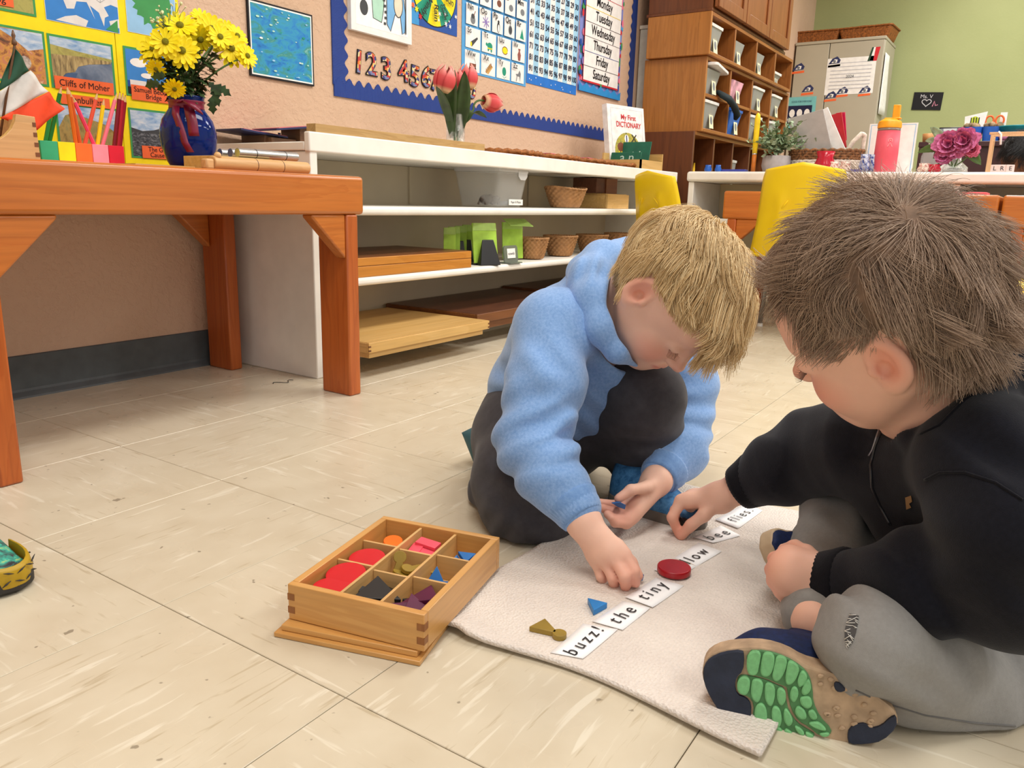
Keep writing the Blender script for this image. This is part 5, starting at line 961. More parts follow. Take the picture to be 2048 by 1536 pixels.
# checklist sheet in a clear stand
A = [Vector(onx(x, y, 3.30)) for x, y in ((1729, 338), (1824, 338), (1836, 234), (1738, 237))]; t = thing('checklist', 'white checklist in a blue edged frame behind the pink bottle', 'sign', tuple((A[0]+A[1])/2)); o0 = (A[0]+A[1])/2
wA = (A[1]-A[0]).length; hA = (A[3]-A[0]).length
p = Print(.0005); p.rect(-wA/2, wA/2, 0, hA, white); p.line([(-wA*.46, hA*.03), (-wA*.46, hA*.97), (wA*.46, hA*.97), (wA*.46, hA*.03)], .004, lightblue)
for i in range(5): p.line([(-wA*.3, hA*(.72-.13*i)), (-wA*.22, hA*(.72-.13*i)), (-wA*.22, hA*(.66-.13*i)), (-wA*.3, hA*(.66-.13*i)), (-wA*.3, hA*(.72-.13*i))], .0016, grey)
Mck = Matrix(((0, 0, -1, 0), (-1, 0, 0, 0), (0, 1, 0, ZC-o0.z), (0, 0, 0, 1))); p.build('sheet', t, Mck); text('Task', .022, black, t, Mck @ Matrix.Translation((-wA*.12, hA*.86, .008))); MB().box(.001, .006, -wA/2, wA/2, ZC-o0.z, ZC-o0.z+hA).build('clear_back', white, t); MB().box(-.03, .04, -wA/2, wA/2, ZC-o0.z, ZC-o0.z+.004).build('foot', white, t)
# peony in a glass
c = cpt(1906, 3.12); r = wpx_(24); t = thing('glass_bottle_vase', 'squat clear glass vase under the pink peony', 'vase', c); MB().lathe([(r*.95, 0), (r, .004), (r*.98, wpx_(10)), (r*.5, wpx_(20)), (r*.42, wpx_(34)), (r*.38, wpx_(34)), (r*.45, wpx_(20)), (r*.9, wpx_(9)), (r*.9, .006)], 28).build('glass', m_glass, t, smooth=True)
m_peo = flat('peony_pink', (250, 138, 182), .55, .3, .22, 25); rl = random.Random(8)
for (x, y, r_, lab) in ((1898, 290, 27, 'lower pink peony over the glass vase'), (1928, 284, 27, 'upper pink peony turned to the room'), (1888, 312, 17, 'small pink peony drooping beside the glass'), (1945, 300, 14, 'pale pink peony bud on the far side')):
    hp = Vector(onx(x, y, 3.10)); R_ = wpx_(r_); g = thing('peony', lab, 'flower', tuple(hp)); mb = MB()
    for lay in range(4):
        nn = 9-lay
        for j in range(nn):
            a = 2*PI*(j+.5*lay+rl.uniform(-.2, .2))/nn; el = .1+lay*.38; d = Vector((-math.sin(el)*.9, math.cos(a)*math.cos(el), math.sin(a)*math.cos(el))); d.normalize(); sd = d.cross(Vector((-1, .1, .1))).normalized(); L_ = R_*(1.0-.08*lay)*rl.uniform(.9, 1.1); ww = R_*.48
            def f(u, v): k = v*L_; q = d*k+sd*((u-.5)*2*ww*math.sin(PI*(.12+.78*v)))+Vector((-1, 0, 0))*(R_*.35*v*v*(1 if lay else .3)+.12*R_*math.sin(u*9+v*7)*v); return q
            mb.add([tuple(f(i/4, j_/3)) for i in range(5) for j_ in range(4)], [(i*4+j_, (i+1)*4+j_, (i+1)*4+j_+1, i*4+j_+1) for i in range(4) for j_ in range(3)])
    o = mb.build('petals', m_peo if lab.find('pale') < 0 else flat('peony_pale', (236, 140, 170), .55), g, smooth=True); o['kind'] = 'stuff'
    MB().tube(bez((0, 0, 0), (.01, 0, -R_*.5), tuple(Vector((c[0], c[1], ZC+.02))-hp), 6), .003, 6).build('stem', m_stem, g, smooth=True)
    if lab.startswith('lower'):
        for (x2, y2) in ((1835, 306), (1860, 255), (1850, 282), (1866, 318)): leaf([Vector(q)-hp for q in bez(tuple(hp+Vector((.01, 0, -.02))), tuple(hp.lerp(Vector(onx(x2, y2, 3.12)), .5)+Vector((0, 0, .02))), tuple(onx(x2, y2, 3.12)), 8)], wpx_(8), m_pl if y2 < 300 else m_stem, g, side=(0, .3, 1))
    if lab.startswith('upper'):
        for (x2, y2) in ((1962, 330), (1945, 312), (1955, 300), (1930, 308)): leaf([Vector(q)-hp for q in bez(tuple(hp+Vector((.01, 0, -.02))), tuple(hp.lerp(Vector(onx(x2, y2, 3.10)), .5)), tuple(onx(x2, y2, 3.10)), 8)], wpx_(9), m_stem, g, side=(0, 1, .3))
# wooden dressing frame and letter blocks
m_dow = wood('pale_dowel', (214, 172, 126), (228, 190, 146), 2, .5, 8)
a = cpt(1974, 3.1); hh = wpx_(66); t = thing('peg_frame', 'pale wooden dowel frame standing on the counter', 'frame', a)
for X_ in (0, .10): 
    MB().box(X_, X_+.012, -.006, .006, 0, hh).build('post', m_dow, t, bevel=.001); MB().box(X_, X_+.012, -.30, -.288, 0, hh).build('post', m_dow, t, bevel=.001); MB().box(X_, X_+.012, -.306, .012, hh+.0005, hh+.010).build('rail', m_dow, t, bevel=.001)
MB().box(.0125, .0995, -.005, .005, hh-.02, hh-.008).build('cross_rail', m_dow, t)
MB().tube([(0, -.02, hh+.011), (-.006, -.03, hh), (-.006, -.034, hh-.04)], .004, 6).build('string', white, t, smooth=True)
for i, (x, lab, s_) in enumerate(((1990, 'white letter block in the dowel frame, L', 'L'), (2003, 'white letter block in the dowel frame, R', 'R'), (2018, 'white letter block in the dowel frame, E', 'E'))):
    c = cpt(x, 3.06); t = thing('letter_block', lab, 'block', c, i*.2-.1); s2 = wpx_(13); MB().box(-s2/2, s2/2, -s2/2, s2/2, 0, s2).build('cube', flat('block_pinkish', (226, 206, 200), .5), t, bevel=.002); text(s_, s2*.8, dgrey, t, Matrix(((0, 0, -1, -s2/2-.0012), (-1, 0, 0, 0), (0, 1, 0, s2*.5), (0, 0, 0, 1))))
jar(1856, 30, 66, m_cl, 'clear_bottle', 'clear plastic bottle with white cap behind the peony leaves', 'bottle', 3.30, ((.9, 0), (1, .05), (1, .5), (.6, .75), (.3, .85), (.3, .93), (.25, .93))); o = jar(1856, 10, 8, m_lidw, 'bottle_cap', 'white cap of the clear bottle', 'cap', 3.30); bpy.data.objects.remove(o.children[0]); cb_ = [x for x in bpy.data.objects if x.name.startswith('clear_bottle')][0]; bpy.data.objects.remove(o); MB().lathe([(.012, .128), (.013, .145), (.011, .15)], 14).build('cap', m_lidw, cb_, smooth=True)
# books behind the counter's back, seen in its shelf
t = thing('dark_book', 'dark reddish book lying in the counter\'s upper shelf', 'book', (3.08, .02, .4185)); MB().box(0, .15, 0, .16, 0, .035).build('book', flat('maroon_book', (96, 36, 34), .5), t, bevel=.003)
# ================================================================== far desk with caddies beyond the counter
DX = 4.4; dz_ = onx(1960, 282, DX)[2]; y_a = onx(1838, 282, DX)[1]
t = thing('dark_desk', 'dark maroon desk beyond the counter under the craft caddies', 'desk', (DX, y_a-1.3, 0)); m_mar = flat('maroon_desk', (60, 26, 28), .4)
MB().box(0, .6, 0, 1.3, dz_-.03, dz_).build('top', m_mar, t, bevel=.004); MB().box(.0, .56, 1.27, 1.295, 0, dz_-.0305).build('side_panel', m_mar, t); MB().box(.0, .56, .005, .03, 0, dz_-.0305).build('side_panel', m_mar, t); MB().box(.02, .04, .031, 1.269, .2, dz_-.031).build('front_panel', m_mar, t)
def dpt(px_, X=DX+.2): return (X, float(onx(px_, 275, X)[1]), dz_+.0005)
def dw_(n): return n*dep((DX+.2, -1, dz_))/FPX
c = dpt(1898); t = thing('mesh_organizer', 'grey fronted black desk organizer with a rounded notch', 'organizer', c); w = dw_(42); h = dw_(34)
MB().box(.0, .18, -w/2, w/2, 0, h).build('case', m_blk, t, bevel=.004); p = Print(.0006); p.rect(-w*.44, w*.44, h*.04, h*.92, C_('mesh_grey', (136, 142, 148))); p.shape([(-w*.3, h*.92)]+[(w*.30*math.cos(a), h*.92+h*.42*math.sin(a)) for a in [PI+PI*i/10 for i in range(11)]]+[(w*.3, h*.92)], C_('pale_paper', (216, 220, 222))); p.build('front', t, Matrix(((0, 0, -1, 0), (-1, 0, 0, 0), (0, 1, 0, 0), (0, 0, 0, 1))))
for i, (x, lab) in enumerate(((1945, 'blue bucket of shells, nearer the organizer'), (1982, 'blue bucket with orange scissors, further along'))):
    c = dpt(x); t = thing('blue_bucket', lab, 'bucket', c); w = dw_(34); h = dw_(32); tub(w*.85, w*.85, w, w, h, .003, m_binb, t, r=.02)
    if i == 0: tub(w*.4, w*.4, w*.5, w*.5, h*.8, .003, m_binb, t, nm='inner_cup')
    rl = random.Random(i); mb = MB()
    for k in range(14): mb.ball((rl.uniform(-.3, .3)*w, rl.uniform(-.4, .4)*w, h+rl.uniform(-.01, .012)), rl.uniform(.014, .022), 7, 5)
    o = mb.build('contents', flat('shell_brown', (130, 110, 84), .6, .3, .4, 40), t, smooth=True); o['kind'] = 'stuff'
    if i == 0: p = Print(.0006); p.shape([(-w*.5, -.01), (w*.5, -.01), (w*.62, h*.9), (-w*.55, h*.62)], white); p.shape(circle(0, h*.32, w*.24, 14, h*.3), C_('lime_print', (190, 206, 60))); [p.line([(-w*.2+w*.14*q, h*.08), (-w*.2+w*.14*q, h*.55)], w*.05, black) for q in range(4)]; p.build('picture_card', t, Matrix(((0, 0, -1, -.02), (-1, 0, 0, 0), (0, 1, 0, h+.004), (0, 0, 0, 1))))
    else:
        for q in range(2): MB().tube([(0, .02*math.cos(a)-.03+.05*q, h+.035+.026*math.sin(a)) for a in [2*PI*j/16 for j in range(16)]], .005, 6, closed=True).build('scissor_handle', orange, t, smooth=True)
        MB().box(.02, .024, -w*.65, -w*.3, h*.5, h*1.9).build('white_card', white, t)
c = dpt(2035); t = thing('stacked_bowls', 'teal bowl nested over a pink one on the far desk', 'bowl', c); w = dw_(38); MB().lathe([(w*.7, 0), (w*.95, dw_(13)), (w*.85, dw_(13))], 24).build('pink_bowl', flat('bowl_pink', (206, 130, 170), .4), t, smooth=True); MB().lathe([(w*.75, dw_(13)+.001), (w, dw_(30)), (w*1.02, dw_(32)), (w*.9, dw_(31)), (w*.7, dw_(15))], 24).build('teal_bowl', flat('bowl_teal', (20, 138, 150), .4), t, smooth=True)
c = dpt(1930, DX+.1); jx = thing('small_tub', 'small orange-brown tub at the desk corner', 'tub', (DX+.1, float(onx(1842, 278, DX+.1)[1])-.04, dz_+.0005)); MB().lathe([(.03, 0), (.035, .05), (.03, .052)], 16).build('tub', flat('tan_tub', (196, 140, 84), .5), jx, smooth=True)
# black picture on the green wall
a = onx(1828, 186, WALL_X); b = onx(1882, 219, WALL_X); w = abs(a[1]-b[1]); h = abs(a[2]-b[2]); t = thing('chalk_picture', 'small black chalk picture with a heart on the green wall', 'picture', (WALL_X-.001, (a[1]+b[1])/2, (a[2]+b[2])/2), rot=(.05, 0, 0)); MB().box(-.006, 0, -w/2, w/2, -h/2, h/2).build('board', black, t)
p = Print(.0006); ht_ = [(w*.16*(math.sin(q)**3)-w*.02, -h*.08+h*.014*(13*math.cos(q)-5*math.cos(2*q)-2*math.cos(3*q)-math.cos(4*q))) for q in [2*PI*i/24 for i in range(25)]]; p.line(ht_, .006, C_('chalk_line', (200, 196, 200))); p.line([(w*.2, -h*.3), (w*.25, 0), (w*.3, -h*.25), (w*.38, -h*.2)], .007, C_('chalk_pink', (200, 130, 150))); p.build('chalk_drawing', t, Matrix(((0, 0, -1, -.0065), (-1, 0, 0, 0), (0, 1, 0, 0), (0, 0, 0, 1)))); text('Ms. V', h*.3, C_('chalk_line', (200, 196, 200)), t, Matrix(((0, 0, -1, -.01), (-1, 0, 0, w*.05), (0, 1, 0, h*.25), (0, 0, 0, 1))))
# ================================================================== yellow chairs
m_ych, n = newmat('yellow_chair_plastic', .38, .5); n.color(n.ramp(n.noise(n.coord(), 6, 3), [(.3, (238, 198, 8)), (.7, (246, 212, 16))])); n.bump(n.noise(n.coord(), 420, 2), .08, .002); m_leg = flat('chair_leg_steel', (150, 150, 150), .3, .5, .02, 30, metal=.8)
def chair(label, x, y, rz, top=.605):
    t = thing('child_chair', label, 'chair', (x, y, 0), rz, group=None)
    # shell: local -x is the back's rear; sitter faces +x
    pr = [(-.015, .30), (-.028, .335), (-.045, .37), (-.055, .42), (-.07, .50), (-.085, top-.03), (-.09, top)]
    def f(u, v):
        k = v*(len(pr)-1); i = min(int(k), len(pr)-2); q = k-i; bx_ = pr[i][0]*(1-q)+pr[i+1][0]*q; z = pr[i][1]*(1-q)+pr[i+1][1]*q
        wd = .184-.052*v; s_ = (u-.5)*2; e_ = abs(s_)**6; zz = z+(v**5)*(.024*(1-abs(s_)))
        return (bx_+.022*s_*s_+.02*e_-(.010 if .30 < abs(s_) < .62 and .05 < v < .7 else 0)*(1-abs(abs(s_)-.46)/.16), s_*wd, zz)
    mb = MB(); nu, nv = 24, 22; hole = set()
    P = [[f(i/nu, j/nv) for j in range(nv+1)] for i in range(nu+1)]
    vs = [P[i][j] for i in range(nu+1) for j in range(nv+1)]
    fs = [(i*(nv+1)+j, (i+1)*(nv+1)+j, (i+1)*(nv+1)+j+1, i*(nv+1)+j+1) for i in range(nu) for j in range(nv) if not (8 <= i <= 15 and 2 <= j <= 5)]
    mb.add(vs, fs); mb.build('backrest', m_ych, t, smooth=True, solid=.006)
    for s_ in (-1, 1): MB().tube([(-.080, s_*.040, .505), (-.062, s_*.072, .465)], [.0015, .006], 8).build('moulded_rib', m_ych, t, smooth=True)
    def g(u, v): 
        s_ = (u-.5)*2; xx = -.012+.30*v; return (xx, s_*(.165+.012*math.sin(PI*v)), .298+.012*s_*s_-.012*math.sin(PI*min(1, v*1.1))-.03*max(0, v-.85)/.15*(v > .85)+.0*v)
    MB().surf(g, 14, 14).build('seat', m_ych, t, smooth=True, solid=.006)
    for sx, sy in ((.02, 1), (.02, -1), (.24, 1), (.24, -1)):
        MB().tube([(sx+.02, sy*.10, .280), (sx, sy*.155, .255), (sx-(.04 if sx < .1 else -.03), sy*.175, .012)], .009, 10).build('leg', m_leg, t, smooth=True); MB().cyl((sx-(.04 if sx < .1 else -.03), sy*.175, .0), (sx-(.0395 if sx < .1 else -.0295), sy*.175, .0125), .012, .011).build('foot_cap', m_lidw, t)
    for sy in (-1, 1): MB().tube([(.03, sy*.10, .279), (.25, sy*.10, .279)], .008, 8).build('rail', m_leg, t, smooth=True)
    return t
chair('yellow plastic child chair beside the bookcase end, its back slot showing', 2.44, .262, -.5, .593)
chair('yellow plastic child chair tucked at the orange table between the two heads', 2.20, -.385, .05, .612)
# third chair, near, at the picture's edge: seen from its side
chair('scuffed yellow chair beside the brown-haired child, at the picture edge', 1.755, -1.335, PI*.5+.35, .60)
# pink papers on the table
pp = onx(1920, 381, 2.6); t = thing('pink_papers', 'small stack of pink paper at the edge of the orange table', 'paper', (2.5, -.93, .5415)); MB().box(0, .2, 0, .12, 0, .010).build('stack', flat('pink_paper', (232, 110, 120), .6), t, bevel=.001)
# ================================================================== the grammar-symbol tray on the floor
fl_, fr_, br_ = Vector((-.253, -.468, 0)), Vector((-.215, -.635, 0)), Vector((-.005, -.596, 0))
ux = (fr_-fl_); BW = ux.length; uy = (br_-fr_); BL_ = uy.length; ux.normalize()
MBX = frame((fl_.x, fl_.y, .0135), ux, (uy.x, uy.y, 0))
m_bw = wood('tray_maple', (204, 148, 80), (219, 169, 101), 0, .32, 5, coat=.2); m_bwy = wood('tray_maple_y', (204, 148, 80), (219, 169, 101), 1, .32, 5, coat=.2); m_joint = wood('tray_joint', (140, 86, 40), (164, 104, 52), 2, .4, 8)
m_thin = wood('tray_divider', (212, 166, 104), (226, 186, 128), 1, .4, 6); m_thinx = wood('tray_divider_x', (212, 166, 104), (226, 186, 128), 0, .4, 6)
t = thing('symbol_tray', 'open wooden compartment tray of coloured shapes on the floor', 'tray'); t.matrix_world = MBX; TBX = t; TH = .043; th = .009
MB().box(0, BW, 0, th, 0, TH).build('side', m_bw, t, bevel=.0008); MB().box(0, BW, BL_-th, BL_, 0, TH).build('side', m_bw, t, bevel=.0008)
for x0 in (0, BW-th): MB().box(x0, x0+th, th+.0002, BL_-th-.0002, 0, TH).build('side', m_bwy, t, bevel=.0008)
MB().box(th, BW-th, th, BL_-th, .001, .006).build('base', m_thin, t)
for x0, x1 in ((-.0004, .0085), (BW-.0085, BW+.0004)):
    for k in range(2): MB().box(x0, x1, -.0005, .0006, .008+.016*k, .016+.016*k).build('finger_joint', m_joint, t)
for k in range(2): MB().box(BW-.0006, BW+.0005, -.0003, .0088, .008+.016*k, .016+.016*k).build('finger_joint', m_joint, t)
cx = [th+(BW-2*th)*f for f in (.345, .675)]
for x in cx: MB().box(x-.0018, x+.0018, th+.0003, BL_-th-.0003, .0062, TH-.003).build('divider', m_thin, t, bevel=.0005)
cells = [(th, cx[0]-.0018), (cx[0]+.0018, cx[1]-.0018), (cx[1]+.0018, BW-th)]
ydiv = [[.40, .70], [.36, .68], [.38, .70]]
for (a, b), ys in zip(cells, ydiv):
    for f in ys: y = th+(BL_-2*th)*f; MB().box(a+.0003, b-.0003, y-.0016, y+.0016, .0062, TH-.006).build('divider', m_thinx, t, bevel=.0005)
t = thing('tray_lid', 'thin wooden lid board lying askew under the symbol tray', 'lid'); t.matrix_world = frame((-.272, -.466, .0004), (ux.x+.07, ux.y+.02, 0), (uy.x, uy.y+.0, 0)) 
MB().box(0, BW*1.03, -.002, BL_*.96, 0, .0055).build('board', m_bw, t, bevel=.0008); MB().box(.006, BW*1.03-.006, .004, BL_*.95, .0058, .0125).build('inner_board', m_bw, t, bevel=.0008)
def sym(poly, h, mat, local, rot, lab, cat='shape', name='symbol', tilt=(0, 0), group=None, bev=.0006):
    g = thing(name, lab, cat, group=group); g.matrix_world = MBX @ Matrix.Translation(local) @ Matrix.Rotation(rot, 4, 'Z') @ Matrix.Rotation(tilt[0], 4, 'X') @ Matrix.Rotation(tilt[1], 4, 'Y')
    MB().prism(poly, 0, h, None).build('piece', mat, g, bevel=bev); return g
m_sr = flat('symbol_red', (206, 20, 36), .35, .5, .02); m_so = flat('symbol_orange', (246, 112, 20), .4); m_sp = flat('symbol_pink', (240, 84, 104), .4); m_sk = flat('symbol_black', (30, 30, 32), .4); m_sg = flat('symbol_gold', (150, 122, 40), .4, .5); m_sb = flat('symbol_blue', (22, 104, 176), .38); m_sv = flat('symbol_purple', (88, 22, 62), .4)
def cy(f): return th+(BL_-2*th)*f
zb = .0065
def cell(ci, fy, dx=0): return (cells[ci][0]*(1-(.5+dx))+cells[ci][1]*(.5+dx), cy(fy))
x, y = cell(0, .10); sym(circle(0, 0, .0215, 32), .026, m_sr, (x+.001, y+.004, zb), 0, 'red wooden disc at the tray\'s near corner'); x, y = cell(0, .27); sym(circle(0, 0, .0235, 32), .024, m_sr, (x+.001, y+.004, zb+.004), 0, 'red wooden disc in the same compartment, behind the corner one', tilt=(.12, 0))
x, y = cell(0, .53); sym(circle(0, 0, .0225, 32), .025, m_sr, (x+.001, y, zb+.002), 0, 'single red wooden disc in the middle of the tray\'s red side', tilt=(.08, 0))
x, y = cell(0, .66, -.1); sym([(-.008, -.006), (.008, -.006), (0, .008)], .02, flat('symbol_green', (60, 100, 70), .4), (x, y+.002, zb), .4, 'small green piece peeping behind the single red disc')
for i, (dx, fy, dz, lab) in enumerate(((-.2, .775, .012, 'orange disc nearest the red disc'), (.0, .86, .018, 'orange disc at the far end of its compartment'), (.25, .775, .014, 'orange disc by the pink bars'))): x, y = cell(0, fy, dx); sym(circle(0, 0, .0125, 24), .004, m_so, (x, y, zb+dz), 0, lab, tilt=(.15, .1*i))
for i, (dx, fy, dz, rz, lab) in enumerate(((-.25, .79, .016, .1, 'pink bar nearest the orange discs'), (-.05, .87, .020, 1.5, 'pink bar at the far end, laid crosswise'), (.1, .78, .014, 1.45, 'pink bar in the middle of its compartment'), (.15, .72, .006, 1.6, 'pink bar lowest, at the gold pieces\' divider'))): x, y = cell(1, fy, dx); sym([(-.008, -.015), (.008, -.015), (.008, .015), (-.008, .015)], .008, m_sp, (x, y, zb+dz), rz, lab, tilt=(.08, -.06))
kt = [(-.027, -.015), (.027, -.015), (0, .028)]
for i, (dx, fy, dz, rz, tl, lab) in enumerate(((.0, .10, .014, .3, (.2, 0), 'black triangle nearest the tray\'s near side'), (.05, .17, .022, .5, (.15, .1), 'black triangle lying on the nearest one'), (-.1, .18, .010, 1.2, (.25, -.1), 'black triangle with its tip raised beside the red discs'), (.2, .28, .010, 2.6, (.5, 0), 'black triangle leaning on the gold pieces\' divider'))): x, y = cell(1, fy, dx); sym(kt, .006, m_sk, (x, y, zb+dz), rz, lab, tilt=tl)
def keyhole(s=1): return [(-.012*s, -.02*s), (.012*s, -.02*s), (.004*s, .008*s)]+[(.008*s*math.cos(a), .014*s+.008*s*math.sin(a)) for a in [-.9+ (PI+1.8)*i/12 for i in range(13)]]+[(-.004*s, .008*s)]
for i, (dx, fy, dz, rz, tl, lab) in enumerate(((-.25, .56, .016, .3, (1.1, .3), 'gold keyhole piece standing on edge by the red side'), (.1, .50, .010, 1.2, (.15, .2), 'gold keyhole piece lying across its compartment'), (.22, .60, .014, 2.4, (.2, -.2), 'gold keyhole piece by the blue triangles'), (.0, .44, .006, .9, (.1, .1), 'gold keyhole piece lowest, by the black triangles'))): x, y = cell(1, fy, dx); sym(keyhole(), .005, m_sg, (x, y, zb+dz), rz, lab, tilt=tl)
bt = [(-.011, -.008), (.011, -.008), (0, .012)]
for i, (ci, dx, fy, dz, rz, tl, lab) in enumerate(((2, -.25, .56, .016, .3, (1.0, .2), 'blue triangle standing against the divider, middle compartment'), (2, .0, .50, .010, 1.9, (.2, .2), 'blue triangle flat in the middle compartment'), (2, -.1, .46, .006, .8, (.3, 0), 'blue triangle lowest in the middle compartment'), (2, .35, .60, .010, 2.2, (.6, 0), 'blue triangle at the outer wall, middle compartment'), (2, -.15, .80, .012, .4, (.3, .2), 'blue triangle at the inner side, far compartment'), (2, .05, .84, .018, 1.4, (.2, -.2), 'blue triangle topmost in the far compartment'), (2, .2, .78, .010, 2.5, (.3, .3), 'blue triangle at the outer side, far compartment'), (2, .3, .84, .014, .2, (.5, .0), 'blue triangle in the far corner'))): x, y = cell(ci, fy, dx); sym(bt, .006, m_sb, (x, y, zb+dz), rz, lab, tilt=tl)
pv = [(-.020, -.017), (.022, -.015), (.002, .025)]
for i, (dx, fy, dz, rz, tl, lab) in enumerate(((.05, .24, .018, 2.2, (-.25, .1), 'purple triangle highest, at the blue divider'), (.05, .13, .016, .7, (.2, .1), 'purple triangle by the tray\'s outer wall'), (-.1, .13, .012, 1.9, (.2, -.1), 'purple triangle at the near inner corner'), (.0, .10, .007, .2, (.15, 0), 'purple triangle lowest at the near side'))): x, y = cell(2, fy, dx); sym(pv, .006, m_sv, (x, y, zb+dz), rz, lab, tilt=tl)
# ================================================================== rug, cards and pieces on it
m_rug, n = newmat('woven_cotton_rug', .85, .2); n.color(n.ramp(n.noise(n.coord(), 14, 3), [(.3, (222, 211, 202)), (.7, (232, 222, 212))])); ch = n.node('ShaderNodeTexChecker', Scale=1.0); n.ln(n.coord((330, 250, 330)), ch.inputs['Vector']); wv = n.node('ShaderNodeTexVoronoi', Scale=300); n.ln(n.coord(), wv.inputs['Vector'])
mm = n.node('ShaderNodeMath', operation='ADD'); n.ln(ch.outputs['Fac'], mm.inputs[0]); n.ln(wv.outputs['Distance'], mm.inputs[1]); n.bump(mm.outputs[0], .9, .0016); n.b.inputs['Sheen Weight'].default_value = .2
def rugf(u, v):
    x = -.147+.60*u; y = -.583-.392*v
    x += -.010*math.sin(v*7+1)*(1-u)**6+.006*math.sin(v*9)*u**6; y += .004*math.sin(u*11)*(1-v)**6
    c = max(0, 1-math.hypot(u/.16, v/.16)); x += .035*c*v*4*(v < .3); y -= .006*c
    z = .0040+.0003*math.sin(x*60)*math.sin(y*43)+.0016*max(0, 1-u/.05)*(1+math.sin(v*9))*.9+.005*max(0, 1-abs(v-.12)/.10)*max(0, 1-u/.06)
    z += .0012*math.exp(-((u-.52)/.012)**2)+.0010*math.exp(-((u-.40)/.010)**2)
    return (x, y, z)
mb = MB(); mb.surf(rugf, 120, 80); o = mb.build('rug', m_rug, None, smooth=True, solid=.0052); o.modifiers['solid'].offset = -.6; tag(o, 'cream woven cotton mat lying under the word cards', 'rug')
RZ = .0079
m_card = flat('card_white', (250, 250, 251), .6, .3, .015); m_ink = flat('ink_black', (16, 16, 20), .6)
cards = dict(buzz=([(-.132, -.741), (-.059, -.741), (-.046, -.779), (-.121, -.775)], 'buzz!'), the=([(-.048, -.747), (.016, -.755), (.021, -.789), (-.044, -.784)], 'the'), tiny=([(.027, -.753), (.098, -.763), (.098, -.801), (.024, -.791)], 'tiny'), yellow=([(.117, -.752), (.234, -.769), (.227, -.806), (.114, -.785)], 'yellow'), bee=([(.249, -.755), (.315, -.774), (.297, -.810), (.247, -.786)], 'bee'), flies=([(.332, -.759), (.429, -.776), (.414, -.808), (.320, -.799)], 'flies.'))
for nm, (q, s) in cards.items():
    q = [Vector((a, b, 0)) for a, b in q]; c = (q[0]+q[1]+q[2]+q[3])/4; ax = (q[1]-q[0]+q[2]-q[3]).normalized(); upv = (q[0]-q[3]+q[1]-q[2])
    t = thing('word_card', 'white paper card printed %s on the rug' % {'yellow': 'yellow, partly under the red disc'}.get(nm, s), 'card', group='word cards on the rug'); Mc_ = frame((c.x, c.y, RZ), ax, upv); t.matrix_world = Mc_; inv = Mc_.inverted()
    loc = [inv @ Vector((p_.x, p_.y, RZ)) for p_ in q]
    mb = MB(); top = []
    N = 8
    def cf(u, v):
        p_ = (loc[3]*(1-u)+loc[2]*u)*(1-v)+(loc[0]*(1-u)+loc[1]*u)*v; return (p_.x, p_.y, .0012+.0008*(u*2-1)**6)
    mb.surf(cf, 8, 4); mb.build('card', m_card, t, smooth=True, solid=.0004)
    wd = (loc[1]-loc[0]).length; text(s, .0255 if nm in ('the', 'tiny', 'bee') else .0255 if nm == 'yellow' else .0235, m_ink, t, Matrix.Translation((.0, -.001 if s != 'tiny' else .003, .0026)), spacing=1.5 if nm != 'yellow' else 1.45, sx=.92 if nm not in ('flies',) else .9, shear=.0)
t = thing('symbol_disc', 'dark red wooden disc covering the start of the word yellow', 'shape', (.126, -.776, RZ+.0022)); MB().lathe([(.0212, 0), (.022, .001), (.022, .0072), (.0212, .0085)], 40).build('disc', flat('disc_dark_red', (168, 10, 26), .3, .5), t, bevel=.0005)
t = thing('symbol_triangle', 'bright blue triangle lying flat on the rug above the word the', 'shape', (-.0195, -.7335, RZ+.0005)); MB().prism([(-.0145, -.008), (.011, -.013), (.0075, .012)], 0, .0075).build('piece', flat('symbol_blue2', (18, 124, 196), .35), t, bevel=.0006)
g0 = Vector((-.096, -.711, RZ+.0005)); t = thing('symbol_keyhole', 'gold keyhole shaped piece lying flat near the word buzz', 'shape', tuple(g0)); 
tri = [(-.106+.096, -.696+.711), (-.100+.096, -.722+.711), (-.078+.096, -.7025+.711)]
a_ = Vector((-.1035+.096, -.7105+.711, 0)); MB().prism([(-.0115, .0125), (-.0045, -.0175), (-.0005, -.0165), (.0145, .0075)], 0, .0062).build('triangle_part', m_sg, t, bevel=.0006); MB().lathe([(.0080, 0), (.0080, .0062)], 28, c=(-.002, -.0215, 0)).build('round_part', m_sg, t, bevel=.0006)
